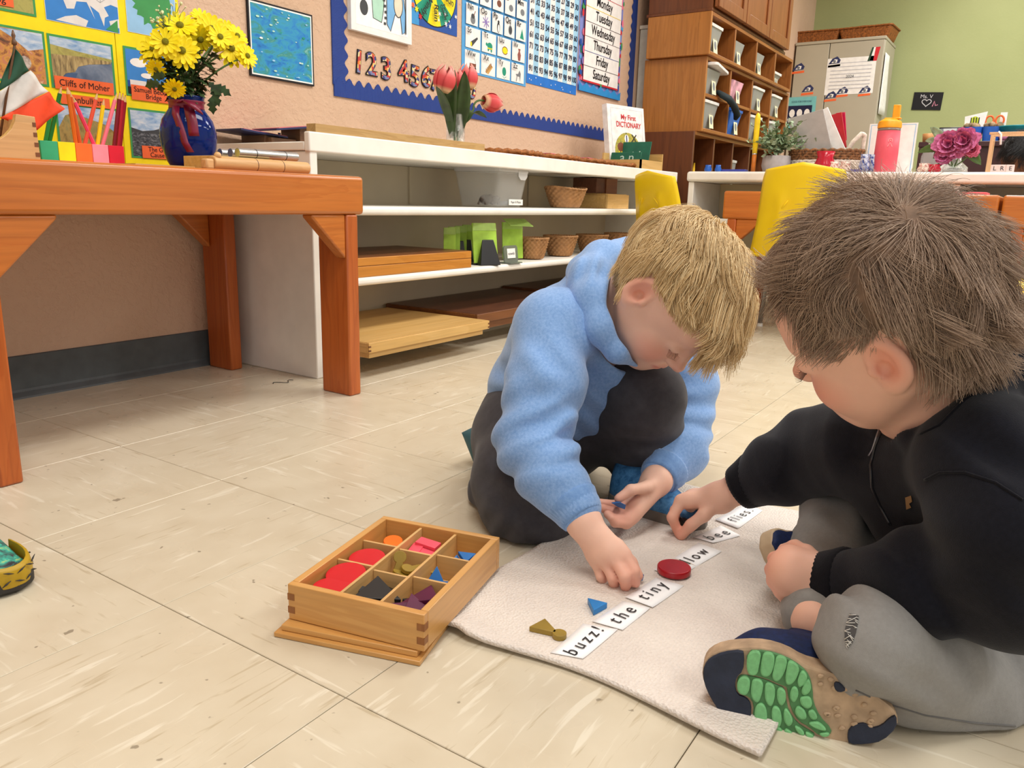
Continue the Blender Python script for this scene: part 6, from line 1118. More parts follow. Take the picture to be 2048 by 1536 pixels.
# black piece under the far boy's pinch
# ================================================================== shoe of a child beyond the frame
def shoe(name, label, M, L=.185, W=.068, upper=None, sole=None, accents=(), parent=None, part='shoe', top=.075, open_=True):
    """sneaker along local +y (toe), sole at z=0"""
    root = thing(name, label, 'shoe') if parent is None else None
    def sec(v):
        y = L*(v-.5); w_ = W*.5*(.80+.24*math.sin(PI*min(1, v*1.15+.12))**1.0)*(1 if v < .82 else max(.0, 1-((v-.82)/.18)**2.4)**.5)*(1 if v > .1 else (1-((.1-v)/.1)**2)**.5*.999+.001); return y, max(w_, .001)
    nv = 28; 
    def ring(v, zs, n=20):
        y, w_ = sec(v); return y, w_
    s_ = MB(); rings = []
    for i in range(nv+1):
        v = i/nv; y, w_ = sec(v); zl = .004*max(0, (v-.75)/.25)**2+.006; zt_ = .024+.004*max(0, (.3-v)/.3)
        rings.append([(w_*1.06, y, zl-.006+.002), (w_*1.08, y, zt_*.6), (w_*1.03, y, zt_), (0, y, zt_), (-w_*1.03, y, zt_), (-w_*1.08, y, zt_*.6), (-w_*1.06, y, zl-.004), (0, y, zl-.006)])
    s_.ring_tube(rings, True)
    u_ = MB(); rings = []
    for i in range(nv+1):
        v = i/nv; y, w_ = sec(v); hh = top*(.98 if v < .38 else max(.36, .98-(v-.38)*1.15)); hh = hh if v < .92 else hh*max(.2, 1-((v-.92)/.08)**2*.7); hh = max(hh, .028)
        rings.append([(w_*1.0*math.cos(a)*(1 if math.sin(a) < .5 else 1), y*(1-.03*math.sin(a)), .020+(hh-.020)*(max(0, math.sin(a))**.75)) for a in [PI*j/14 for j in range(15)]])
    u_.ring_tube(rings, True)
    o1 = s_.build('sole' if root else part+'_sole', sole, root or parent, smooth=False, bevel=.002); o2 = u_.build('upper' if root else part+'_upper', upper, root or parent, smooth=True)
    for o in (o1, o2): o.matrix_local = M if not root else Matrix.Identity(4)
    if root: root.matrix_world = M
    return root, o1, o2
m_yshoe, n = newmat('yellow_tread_rubber', .45, .4); n.color((176, 142, 26)); m_dsole = flat('dark_rubber', (44, 40, 38), .6)
tp = Vector(onz(36, 1185, 0)); hd = Vector(onz(-60, 1150, 0)); d = (tp-hd).normalized(); M = frame(tuple(tp-d*.085), (d.y, -d.x, 0), tuple(d)); M[0][3], M[1][3], M[2][3] = (tp-d*.085)
m_mix = mottle('shoe_mesh_teal', [(40, 40, 44), (60, 60, 66), (60, 170, 150), (220, 210, 50)], 60)
r_, o1, o2 = shoe('sneaker', 'toe of a yellow and grey sneaker at the edge of the floor', M, .18, .075, m_mix, m_dsole, top=.07)
mb = MB(); rings = []
for i in range(15):
    a = PI*i/14; ww = .0385*1.05; yy = .018+.072*math.sin(a)**.8; xx = ww*math.cos(a); rings.append([(xx, yy, .010), (xx*1.02, yy*1.015, .022), (xx*.97, yy*.985, .040-.008*math.sin(a)), (xx*.88, yy*.93, .042-.006*math.sin(a)), (xx*.85, yy*.9, .012)])
mb.ring_tube(rings, True); mb.build('toe_guard', m_yshoe, r_, smooth=False, bevel=.001)
for i in range(9):
    a = PI*(i+.5)/9; 
    for k in range(2):
        p_ = Vector((.0385*1.075*math.cos(a+.08*k), .018+.0745*math.sin(a+.08*k)**.8, .018+.013*k)); tg = Vector((-math.sin(a), .6*math.cos(a), .55 if (i+k) % 2 else -.35)).normalized(); MB().tube([tuple(p_-tg*.006), tuple(p_), tuple(p_+tg*.006)], [.0003, .0012, .0003], 6).build('tread_mark', m_dsole, r_, smooth=True)
# hair clump of dust by the bookcase
dz = Vector(onz(565, 763, .0015)); t = thing('thread', 'loose dark thread on the floor before the bookcase end', 'thread', tuple(dz)); MB().tube([(-.03+.06*u, .012*math.sin(u*9)-.012*u, 0) for u in [i/24 for i in range(25)]], .0008, 5).build('thread', m_sk, t, smooth=True)
# ================================================================== figures: smooth-blended solids turned into one continuous surface
def V3(*a): return np.array(a, float)
class Field:
    def __init__(s, lo, hi, h):
        s.lo = np.array(lo, float); s.h = h; s.n = np.ceil((np.array(hi)-s.lo)/h).astype(int)+1
        s.F = np.full(s.n, 0.05, np.float32); s.ax = [(s.lo[i]+h*np.arange(s.n[i])).astype(np.float32) for i in range(3)]
    def sub(s, lo, hi):
        a = np.clip(np.floor((np.array(lo)-s.lo)/s.h).astype(int), 0, s.n); b = np.clip(np.ceil((np.array(hi)-s.lo)/s.h).astype(int)+1, 0, s.n)
        sl = tuple(slice(a[i], b[i]) for i in range(3)); return sl, s.ax[0][sl[0]][:, None, None], s.ax[1][sl[1]][None, :, None], s.ax[2][sl[2]][None, None, :]
    def blend(s, sl, d, k):
        f = s.F[sl]
        if f.size == 0: return
        if k > 0: hh = np.clip(.5+.5*(f-d)/k, 0, 1); f[...] = f*(1-hh)+d*hh-k*hh*(1-hh)
        else: np.minimum(f, d, out=f)
    def cut(s, sl, d, k):
        f = s.F[sl]
        if f.size == 0: return
        hh = np.clip(.5-.5*(f+d)/k, 0, 1); f[...] = f*(1-hh)-d*hh+k*hh*(1-hh)
    def cone(s, a, b, r0, r1, k=.01, flat=None):
        a, b = np.array(a, float), np.array(b, float); m = max(r0, r1)*1.3+k+.012
        sl, X, Y, Z = s.sub(np.minimum(a, b)-m, np.maximum(a, b)+m); ba = b-a; bb = max(float(ba@ba), 1e-9)
        px_, py_, pz_ = X-a[0], Y-a[1], Z-a[2]; t = np.clip((px_*ba[0]+py_*ba[1]+pz_*ba[2])/bb, 0, 1)
        dx, dy, dz = px_-ba[0]*t, py_-ba[1]*t, pz_-ba[2]*t
        if flat is not None:
            n = np.array(flat[0], float); n /= np.linalg.norm(n); q = dx*n[0]+dy*n[1]+dz*n[2]; g = 1/flat[1]-1; dx, dy, dz = dx+n[0]*q*g, dy+n[1]*q*g, dz+n[2]*q*g
        s.blend(sl, (np.sqrt(dx*dx+dy*dy+dz*dz)-(r0+(r1-r0)*t)).astype(np.float32), k)
    def chain(s, pts, rs, k=.01, flat=None):
        for i in range(len(pts)-1): s.cone(pts[i], pts[i+1], rs[i], rs[i+1], k, flat)
    def ell(s, c, r, R=None, k=.01, cut=False):
        c = np.array(c, float); r = np.array(r, float); m = r.max()*1.1+k+.01; sl, X, Y, Z = s.sub(c-m, c+m); x, y, z = X-c[0], Y-c[1], Z-c[2]
        if R is None: R = np.eye(3)
        q = [R[i][0]*x+R[i][1]*y+R[i][2]*z for i in range(3)]
        k0 = np.sqrt(sum((q[i]/r[i])**2 for i in range(3))); k1 = np.sqrt(sum((q[i]/r[i]**2)**2 for i in range(3)))+1e-9; d = (k0*(k0-1)/k1).astype(np.float32)
        (s.cut if cut else s.blend)(sl, d, k)
    def fold(s, c, R_, axis, wl, amp, ph=0.0, bend=None):
        """cloth creases: soft ridges across an axis, fading out from c"""
        c = np.array(c, float); sl, X, Y, Z = s.sub(c-R_, c+R_); a = np.array(axis, float); a /= np.linalg.norm(a); x, y, z = X-c[0], Y-c[1], Z-c[2]
        rr_ = np.sqrt(x*x+y*y+z*z)/R_; w_ = np.clip(1-rr_, 0, 1)**1.5; q = x*a[0]+y*a[1]+z*a[2]
        wob = .35*np.sin(31*x+17*z+ph)+.3*np.sin(27*y-13*x+2*ph); v = np.sin(2*PI*q/wl+ph+wob*2.2); v = np.sign(v)*np.abs(v)**.8
        s.F[sl] += (1.5*amp*w_*v).astype(np.float32)
    def floor_cut(s, z):
        sl, X, Y, Z = s.sub(s.lo, [s.lo[0]+s.h*s.n[0], s.lo[1]+s.h*s.n[1], z+.02]); f = s.F[sl]; np.maximum(f, (z-Z).astype(np.float32)+0*f, out=f)
    def mesh(s):
        F = s.F; F[0], F[-1] = .05, .05; F[:, 0], F[:, -1] = .05, .05; F[:, :, 0], F[:, :, -1] = .05, .05
        S_ = F < 0; n = np.array(F.shape); c = np.zeros(n-1, np.uint8)
        for i in (0, 1):
            for j in (0, 1):
                for k in (0, 1): c += S_[i:n[0]-1+i, j:n[1]-1+j, k:n[2]-1+k]
        cells = np.argwhere((c > 0) & (c < 8)); idx = np.full(n-1, -1, np.int32); idx[tuple(cells.T)] = np.arange(len(cells))
        acc = np.zeros((len(cells), 3)); cnt = np.zeros(len(cells)); co = [(i, j, k) for i in (0, 1) for j in (0, 1) for k in (0, 1)]
        val = {o: F[cells[:, 0]+o[0], cells[:, 1]+o[1], cells[:, 2]+o[2]] for o in co}
        for o in co:
            for ax in range(3):
                if o[ax] == 0:
                    p = list(o); p[ax] = 1; p = tuple(p); a, b = val[o], val[p]; m = (a < 0) != (b < 0); t = a[m]/(a[m]-b[m]); q = np.tile(np.array(o, float), (m.sum(), 1)); q[:, ax] += t; acc[m] += q; cnt[m] += 1
        V = (cells+acc/cnt[:, None])*s.h+s.lo; quads = []
        for ax in range(3):
            u, w_ = [(1, 2), (2, 0), (0, 1)][ax]; sl0 = [slice(None)]*3; sl1 = [slice(None)]*3; sl0[ax] = slice(0, -1); sl1[ax] = slice(1, None)
            D = S_[tuple(sl0)] != S_[tuple(sl1)]; E = np.argwhere(D); E = E[(E[:, u] > 0) & (E[:, w_] > 0) & (E[:, u] < n[u]-1) & (E[:, w_] < n[w_]-1)]
            ins = S_[E[:, 0], E[:, 1], E[:, 2]]; g = []
            for du, dw in ((1, 1), (0, 1), (0, 0), (1, 0)):
                q = E.copy(); q[:, u] -= du; q[:, w_] -= dw; g.append(idx[q[:, 0], q[:, 1], q[:, 2]])
            Q = np.stack(g, 1); Q[~ins] = Q[~ins][:, ::-1]; quads.append(Q)
        return V, np.concatenate(quads)
def field_obj(name, fld, mat, base=(0, 0, 0), parent=None, smooth_it=1, attrs=None, keep=None):
    V, Q = fld.mesh()
    for _ in range(smooth_it):   # light Laplacian pass against grid stepping
        S_ = np.zeros_like(V); c = np.zeros(len(V))
        for i in range(4):
            a, b = Q[:, i], Q[:, (i+1) % 4]; np.add.at(S_, a, V[b]); np.add.at(S_, b, V[a]); np.add.at(c, a, 1); np.add.at(c, b, 1)
        V = V*.5+.5*S_/np.maximum(c, 1)[:, None]
    me = bpy.data.meshes.new(name); b = np.array(base, float); W = V-b
    me.vertices.add(len(W)); me.vertices.foreach_set('co', W.astype(np.float32).ravel()); me.loops.add(Q.size); me.loops.foreach_set('vertex_index', Q.astype(np.int32).ravel()); me.polygons.add(len(Q)); me.polygons.foreach_set('loop_start', np.arange(0, Q.size, 4, dtype=np.int32)); me.polygons.foreach_set('loop_total', np.full(len(Q), 4, np.int32))
    me.update(calc_edges=True); me.polygons.foreach_set('use_smooth', np.ones(len(Q), bool)); me.materials.append(mat)
    for nm, fn in (attrs or {}).items():
        at_ = me.attributes.new(nm, 'FLOAT', 'POINT'); at_.data.foreach_set('value', fn(V).astype(np.float32))
    me.validate(); o = bpy.data.objects.new(name, me); COL.objects.link(o)
    if parent is not None: o.parent = parent
    else: o.location = tuple(b)
    return o
# ---- materials of the figures
def skin(name, c, lip, blush):
    m, n = newmat(name, .55, .35); f = n.noise(n.coord(), 40, 3); base = n.ramp(f, [(.3, tuple(x*.975 for x in c)), (.7, c)])
    a = n.node('ShaderNodeAttribute'); a.attribute_name = 'lip'; b = n.node('ShaderNodeAttribute'); b.attribute_name = 'blush'
    n.color(n.mix(n.mix(base, blush, b.outputs['Fac']), lip, a.outputs['Fac'])); n.b.inputs['Subsurface Weight'].default_value = .12; n.b.inputs['Subsurface Radius'].default_value = (.006, .002, .001); n.b.inputs['Subsurface Scale'].default_value = 1.0
    n.bump(n.noise(n.coord(), 900, 2), .04, .001); return m
def cloth(name, c, c2, rough=.9, sheen=.3, fine=700, b=.25, mot=30):
    m, n = newmat(name, rough, .15); n.color(n.ramp(n.noise(n.coord(), mot, 5, .6), [(.3, c), (.7, c2)])); n.b.inputs['Sheen Weight'].default_value = sheen; n.b.inputs['Sheen Roughness'].default_value = .5; n.bump(n.noise(n.coord(), fine, 3, .6), b, .0015); return m
def hairmat(name, c1, c2, c3, rough=.42):
    m, n = newmat(name, rough, .55); hi = n.node('ShaderNodeHairInfo'); n.color(n.ramp(hi.outputs['Random'], [(0, c1), (.5, c2), (1, c3)])); return m
# ---- head in its own axes (f forward, u up, l left), scaled to s
def head(fd, C0, f, u, l, s, crown=0.0):
    R = np.stack([f, u, l]); P = lambda a, b, c: C0+s*(a*f+b*u+c*l); E = lambda c, r, k=.012, cut=False, R2=None: fd.ell(P(*c), np.array(r)*s, (R if R2 is None else R2), k*s, cut)
    E((-.012, .028+crown*.5, 0), (.093, .082+crown*.5, .074)); E((.022, -.02, 0), (.060, .078, .060), .02); E((.035, .035, 0), (.055, .052, .058), .02)
    for sd in (1, -1):
        fd.cone(P(-.005, -.03, sd*.050), P(.045, -.082, sd*.018), .024*s, .020*s, .02*s)
        E((.050, -.040, sd*.030), (.028, .027, .024), .018); E((.066, .020, sd*.026), (.014, .009, .022), .012)
        E((.086, -.003, sd*.030), (.013, .008, .013), .009, True); E((.0705, -.003, sd*.0295), (.0130, .0115, .0155), .005)
    E((.060, -.082, 0), (.021, .018, .022), .016); E((.064, -.058, 0), (.022, .022, .026), .016)
    fd.cone(P(.078, .006, 0), P(.093, -.026, 0), .0075*s, .0095*s, .009*s); E((.0955, -.028, 0), (.0095, .0085, .0095), .006)
    for sd in (1, -1): E((.087, -.031, sd*.0095), (.0085, .0065, .0065), .005)
    E((.0835, -.0505, 0), (.0075, .0042, .019), .004); E((.0805, -.0590, 0), (.0078, .0050, .016), .004); E((.0925, -.0547, 0), (.008, .0016, .020), .002, True)
    for sd in (1, -1):   # ears: shell, hollowed, with lobe
        a = sd*.22; f2 = f*math.cos(a)-l*math.sin(a)*1.0*1; l2 = np.cross(u, f2) if False else l*math.cos(a)+f*math.sin(a); tl = .12; f3 = f2*math.cos(tl)+u*math.sin(tl)*-1; u3 = u*math.cos(tl)+f2*math.sin(tl); R2 = np.stack([f3, u3, l2]); cE = P(-.010, -.002, sd*.0735)
        fd.ell(cE, np.array((.0195, .0300, .0085))*s, R2, .004*s); fd.ell(cE-u3*.022*s+f3*.006*s, np.array((.0105, .0115, .0070))*s, R2, .005*s)
        fd.ell(cE+l2*sd*.0085*s+f3*.002*s+u3*.003*s, np.array((.0125, .0205, .0075))*s, R2, .003*s, True); fd.ell(cE+l2*sd*.004*s+f3*.005*s-u3*.004*s, np.array((.0075, .0085, .0090))*s, R2, .003*s, True)
        fd.ell(cE+l2*sd*.0035*s+f3*.016*s-u3*.003*s, np.array((.0050, .0065, .0040))*s, R2, .003*s)
    return P, R
def lipfn(P, s):
    c = P(.0845, -.0545, 0); return lambda V: np.clip(1.15-np.linalg.norm((V-c), axis=1)/(.020*s), 0, 1)*.0+0
def head_attrs(C0, R, s, extra=None):
    def loc(V): return ((V-C0) @ R.T)/s
    def lip(V): q = loc(V); d = np.sqrt(((q[:, 0]-.083)/.016)**2+((q[:, 1]+.0547)/.0085)**2+(q[:, 2]/.021)**2); return np.clip((1.15-d)*2.5, 0, 1)*.75
    def blush(V):
        q = loc(V); r = 0
        for sd in (1, -1):
            r = r+np.clip(1-np.sqrt(((q[:, 0]-.06)/.04)**2+((q[:, 1]+.036)/.03)**2+((q[:, 2]-sd*.038)/.03)**2), 0, 1)+np.clip(1-np.sqrt(((q[:, 0]+.010)/.024)**2+((q[:, 1]+.0)/.034)**2+((q[:, 2]-sd*.08)/.02)**2), 0, 1)*1.0
        r = r+np.clip(1-np.sqrt(((q[:, 0]-.096)/.016)**2+((q[:, 1]+.028)/.016)**2+(q[:, 2]/.018)**2), 0, 1)*.8
        if extra:
            for c, rad in extra: r = r+np.clip(1-np.linalg.norm(V-np.array(c), axis=1)/rad, 0, 1)*.8
        return np.clip(r*1.0, 0, .6)
    return dict(lip=lip, blush=blush)
def hand(fd, wrist, rw, fingers, thumb, palm=None, k=.005):
    """fingers: list of joint lists (from knuckle); radii taper; palm fans from the wrist to the knuckles"""
    w_ = np.array(wrist, float)
    for j, (pts, r) in enumerate(fingers):
        fd.cone(w_, pts[0], rw*.74, r*1.22, .012)
    for a, b in zip(fingers[:-1], fingers[1:]): fd.cone(a[0][0]*.82+w_*.18, b[0][0]*.82+w_*.18, a[1]*1.15, b[1]*1.15, .010)
    for pts, r in fingers: n = len(pts); fd.chain(pts, [r*(1.08-.26*i/(n-1)) for i in range(n)], k*.5)
    pts, r = thumb; n = len(pts); fd.chain([w_]+list(pts), [rw*.62]+[r*(1.15-.3*i/(n-1)) for i in range(n)], k)
# ---- hair
def hair(name, C0, R, s, mat, parent, base, rad, cen, mask, whorl, length, N, seed, grav, lift=(.002, .012), pts=12, swirl=.5, rthick=.00042, wave=.0, extra=None, damp=.86, clump=None, na=.25, ns=.10, jit=.025):
    rg = np.random.default_rng(seed); n = rg.normal(size=(N*5, 3)); n /= np.linalg.norm(n, axis=1)[:, None]; rad = np.array(rad); cen = np.array(cen)
    p = cen+n*rad; p = p[mask(p, rg)][:N]; N = len(p); wl = np.array(whorl); nn = (p-cen)/rad**2; nn /= np.linalg.norm(nn, axis=1)[:, None]
    t = p-wl; t -= nn*(t*nn).sum(1)[:, None]; t /= np.linalg.norm(t, axis=1)[:, None]+1e-9; t = t+rg.normal(size=(N, 3))*(.55*np.exp(-np.linalg.norm(p-wl, axis=1)/.018))[:, None]; t = t+swirl*np.cross(nn, t)*np.exp(-np.linalg.norm(p-wl, axis=1)/.07)[:, None]; d = t+na*nn+rg.normal(size=(N, 3))*ns
    if extra is not None: d = d+extra(p, t, nn, rg)
    d /= np.linalg.norm(d, axis=1)[:, None]; L = length(p, rg); step = (L/(pts-1))[:, None]; sh = rg.uniform(lift[0], lift[1], N)*np.clip(L/.05, .3, 1.3); g = R @ np.array(grav, float)
    if clump:   # neighbouring strands share a wander, so locks form
        K = clump[0]; cc = p[rg.integers(0, N, K)]; own = np.argmin(((p[:, None, :]-cc[None])**2).sum(2), 1); wob = rg.normal(size=(K, 3))*clump[1]; cl = wob[own]; shk = rg.uniform(.6, 1.4, K)[own]; sh = sh*shk
    else: cl = 0
    out = [p.copy()]; q = p.copy(); ph = rg.uniform(0, 6.28, N)
    for i in range(pts-1):
        f_ = (i+1)/(pts-1); q = q+d*step; e = (q-cen); rr_ = np.sqrt(((e/(rad+sh[:, None]*min(1, f_*2.2)))**2).sum(1)); ins = rr_ < 1; q[ins] = cen+e[ins]/rr_[ins][:, None]; nn = e/(rad**2); nn /= np.linalg.norm(nn, axis=1)[:, None]; lim = 1+(sh+.006)/.08; far = (rr_ > lim) & (q[:, 1] > .035); q[far] = q[far]*.5+(cen+e[far]/rr_[far][:, None]*lim[far][:, None])*.5
        d = d*damp+np.outer(np.ones(N), g)*(1-damp)*1.6+cl*.12+rg.normal(size=(N, 3))*jit+wave*np.sin(ph+f_*7)[:, None]*np.cross(nn, d)*.3; dn = (d*nn).sum(1); m = (dn < 0) & (rr_ < 1.12); d[m] -= nn[m]*dn[m][:, None]*.9
        d /= np.linalg.norm(d, axis=1)[:, None]; out.append(q.copy())
    Pn = np.stack(out, 1); W = (C0+s*(Pn.reshape(-1, 3) @ R))-np.array(base)
    hc_ = bpy.data.hair_curves.new(name); hc_.add_curves([pts]*N); hc_.attributes['position'].data.foreach_set('vector', W.astype(np.float32).ravel()) if 'position' in hc_.attributes else hc_.position_data.foreach_set('vector', W.astype(np.float32).ravel())
    ra = hc_.attributes.get('radius') or hc_.attributes.new('radius', 'FLOAT', 'POINT'); tp = np.linspace(1, .25, pts)**.7; ra.data.foreach_set('value', np.tile(tp*rthick, N).astype(np.float32))
    hc_.materials.append(mat); o = bpy.data.objects.new(name, hc_); COL.objects.link(o)
    if parent is not None: o.parent = parent
    return o
# ================================================================== the kneeling blond boy in the blue hoodie
BA = np.array(onz(1150, 1010, 0)); BA[2] = 0
fA = CR*.308+CU*-.939-CF*.150; fA /= np.linalg.norm(fA); uA = CR*.687+CU*.329-CF*.648; uA -= fA*(uA@fA); uA /= np.linalg.norm(uA); lA = np.cross(uA, fA)
CA = at(1343, 593, 1.116); sA = 1.0
sk_a = skin('skin_fair', (238, 192, 170), (212, 130, 118), (222, 140, 118)); m_hood = cloth('hoodie_blue', (114, 154, 210), (142, 178, 226), .95, .35, 800, .35, 260); m_pantA = cloth('sweatpants_charcoal', (62, 60, 64), (73, 71, 75), .9, .15, 900, .15, 60)
neckA = at(1228, 625, 1.21); chestA = at(1165, 720, 1.28); pelA = at(1075, 850, 1.36)
shR, elR, wrR = at(1108, 660, 1.15), at(1066, 885, 1.09), at(1160, 1030, 1.025); shL, elL, wrL = at(1345, 680, 1.36), at(1362, 850, 1.31), at(1318, 955, 1.20)
hpR, knR, anR = at(1050, 880, 1.30), at(1064, 1020, 1.165), at(1000, 925, 1.44); hpL, knL, anL = at(1110, 870, 1.42), at(1283, 800, 1.23), at(1268, 955, 1.35)
fd = Field(at(1150, 800, 1.25)-V3(.40, .36, .48), at(1150, 800, 1.25)+V3(.40, .36, .34), .0024)
P, RA = head(fd, CA, fA, uA, lA, sA)
fd.cone(P(-.030, -.05, 0), neckA, .042, .045, .02); fd.chain([neckA, chestA, pelA], [.05, .07, .075], .03)
for a, b, c in ((shR, elR, wrR), (shL, elL, wrL)): fd.cone(neckA, a, .04, .032, .02); fd.chain([a, b, c], [.031, .025, .0205], .012)
for a, b, c in ((hpR, knR, anR), (hpL, knL, anL)): fd.chain([pelA, a, b, c], [.05, .05, .036, .026], .015)
# right hand: back of the hand up, finger tips together on the rug
fg = [([at(1249, 1110, .985), at(1268, 1142, .975), at(1271, 1166, .985)], .0078), ([at(1231, 1118, .985), at(1249, 1152, .970), at(1251, 1174, .985)], .0080), ([at(1211, 1124, .995), at(1226, 1155, .985), at(1229, 1175, .998)], .0078), ([at(1192, 1124, 1.01), at(1202, 1152, 1.0), at(1208, 1170, 1.01)], .0070)]
hand(fd, at(1168, 1045, 1.018), .0225, fg, ([at(1235, 1092, 1.02), at(1262, 1125, 1.012), at(1277, 1152, 1.0)], .0078)); fd.cone(wrR, at(1168, 1045, 1.018), .021, .0205, .01)
# left hand: palm up, fingers loosely curled round the blue piece
fg = [([at(1268, 1010, 1.16), at(1230, 1010, 1.15), at(1197, 1005, 1.155)], .0075), ([at(1262, 1022, 1.145), at(1228, 1024, 1.13), at(1204, 1016, 1.135)], .0078), ([at(1256, 1035, 1.135), at(1228, 1038, 1.12), at(1215, 1028, 1.115)], .0076), ([at(1252, 1047, 1.13), at(1230, 1046, 1.115), at(1222, 1036, 1.11)], .0068)]
hand(fd, at(1312, 963, 1.19), .0215, fg, ([at(1292, 975, 1.15), at(1262, 980, 1.125), at(1237, 997, 1.12)], .0078)); fd.cone(wrL, at(1312, 963, 1.19), .021, .0215, .01)
ba = np.array(BA); boyA = field_obj('person', fd, sk_a, ba, None, 1, head_attrs(CA, RA, sA, [(at(1260, 1165, .985), .05), (at(1225, 1025, 1.13), .05)]))
tag(boyA, 'blond child in a light blue hoodie kneeling over the rug with both hands out', 'person')
# trousers
fd = Field(at(1130, 900, 1.3)-V3(.36, .36, .40), at(1130, 900, 1.3)+V3(.36, .36, .26), .003)
fd.ell(pelA, (.10, .10, .095), None, .02); fd.chain([pelA, hpR, at(1046, 960, 1.20), knR], [.09, .083, .074, .056], .03); fd.ell(at(1048, 1015, 1.17), (.062, .06, .062), None, .02)
fd.chain([knR, at(1020, 985, 1.28), anR], [.056, .060, .044], .03); fd.cone(at(1085, 1045, 1.17), knR, .042, .05, .02)
fd.chain([pelA, hpL, at(1200, 825, 1.33), knL], [.085, .085, .078, .060], .03); fd.ell(at(1288, 790, 1.215), (.058, .058, .055), None, .025); fd.chain([knL, at(1290, 875, 1.275), at(1272, 928, 1.32)], [.062, .058, .044], .025)
fd.fold(at(1060, 960, 1.12), .12, CU*.8+CR*.5, .05, .0035, .5); fd.fold(at(990, 960, 1.25), .10, CR, .035, .004, 1.0); fd.fold(at(1290, 880, 1.22), .10, CU, .045, .004, 2.0); fd.fold(at(1200, 840, 1.30), .10, CR*.8+CU*.6, .04, .004, .0); fd.fold(at(1230, 770, 1.22), .07, CR+CU*.5, .03, .003, 1.2); fd.fold(at(1010, 1060, 1.13), .07, CR*.8-CU*.5, .028, .003, .3)
fd.floor_cut(.004); field_obj('trousers', fd, m_pantA, ba, boyA, 2)
# hoodie
fd = Field(at(1190, 740, 1.24)-V3(.38, .36, .36), at(1190, 740, 1.24)+V3(.38, .36, .30), .0027)
fd.ell(at(1090, 785, 1.35), (.090, .093, .092), None, .03); fd.chain([at(1095, 785, 1.345), at(1150, 700, 1.28), at(1200, 640, 1.23)], [.092, .097, .072], .04)
fd.cone(at(1150, 690, 1.27), shR+CF*.01, .09, .055, .05); fd.cone(at(1230, 690, 1.28), shL, .085, .058, .05); fd.cone(at(1180, 790, 1.30), at(1260, 720, 1.27), .075, .065, .04); fd.cone(at(1120, 800, 1.27), at(1200, 740, 1.23), .06, .05, .04)
fd.chain([shR, at(1090, 770, 1.11), elR, at(1100, 950, 1.055), at(1152, 1015, 1.030)], [.058, .053, .0500, .041, .0335], .025)
fd.chain([shL, at(1370, 770, 1.34), elL, at(1360, 905, 1.26), at(1325, 945, 1.215)], [.058, .052, .047, .040, .0335], .025)
fd.chain([at(1200, 600, 1.20), at(1215, 560, 1.24), at(1260, 560, 1.30)], [.05, .05, .045], .03)
fd.cone(P(-.02, -.035, 0), neckA*.3+P(-.03, -.06, 0)*.7, .047, .050, .004) if False else None
sl, X, Y, Z = fd.sub(fd.lo, fd.lo+fd.h*fd.n)
for a, b, r0, r1, kk in ((P(.0, -.02, 0), at(1238, 660, 1.195), .090, .064, .008),):
    a, b = np.array(a), np.array(b); bav = b-a; q = np.clip(((X-a[0])*bav[0]+(Y-a[1])*bav[1]+(Z-a[2])*bav[2])/(bav@bav), 0, 1); dd = np.sqrt((X-a[0]-bav[0]*q)**2+(Y-a[1]-bav[1]*q)**2+(Z-a[2]-bav[2]*q)**2)-(r0+(r1-r0)*q); fd.cut(sl, dd.astype(np.float32), kk)
fd.fold(elR, .13, (wrR-elR)*.5+(elR-shR)*.5, .042, .0055, .6); fd.fold(at(1130, 870, 1.05), .08, CU*.9-CR*.3, .034, .005, 2.2); fd.fold(elL, .11, CU, .04, .006, 1.0); fd.fold(at(1160, 740, 1.17), .11, CR*.7+CU*.7, .05, .005, .3); fd.fold(at(1010, 790, 1.27), .10, CU, .045, .005, 1.5); fd.fold(at(1180, 820, 1.25), .10, CU*.8+CR*.6, .04, .004, .9); fd.fold(at(1100, 740, 1.08), .08, CR*.8+CU*.4, .05, .003, .2); fd.fold(at(1180, 640, 1.13), .06, CR, .028, .003, .0)
field_obj('hoodie', fd, m_hood, ba, boyA, 2)
fd = Field(at(1230, 610, 1.2)-V3(.17, .17, .15), at(1230, 610, 1.2)+V3(.17, .17, .14), .0024)
fd.chain([at(1272, 722, 1.135), at(1236, 700, 1.115), at(1204, 655, 1.115), at(1184, 600, 1.135), at(1180, 555, 1.17)], [.009, .018, .025, .029, .030], .012)
fd.chain([at(1180, 555, 1.17), at(1205, 525, 1.215), at(1255, 515, 1.27), at(1310, 530, 1.32), at(1345, 570, 1.34)], [.030, .033, .031, .029, .024], .012)
fd.chain([at(1165, 575, 1.17), at(1172, 548, 1.215), at(1210, 530, 1.26)], [.024, .030, .030], .008); fd.chain([at(1215, 690, 1.13), at(1190, 640, 1.135), at(1172, 590, 1.16)], [.010, .020, .025], .008)
sl, X, Y, Z = fd.sub(fd.lo, fd.lo+fd.h*fd.n)
for a, b, r0, r1, kk in ((P(.01, -.02, 0), at(1240, 655, 1.195), .088, .062, .006),):
    a, b = np.array(a), np.array(b); bav = b-a; q = np.clip(((X-a[0])*bav[0]+(Y-a[1])*bav[1]+(Z-a[2])*bav[2])/(bav@bav), 0, 1); dd = np.sqrt((X-a[0]-bav[0]*q)**2+(Y-a[1]-bav[1]*q)**2+(Z-a[2]-bav[2]*q)**2)-(r0+(r1-r0)*q); fd.cut(sl, dd.astype(np.float32), kk)
fd.fold(at(1190, 560, 1.15), .07, CR*.9-CU*.4, .024, .003, .3); fd.fold(at(1250, 520, 1.24), .06, CR, .026, .003, 1.0)
field_obj('hood', fd, m_hood, ba, boyA, 2)
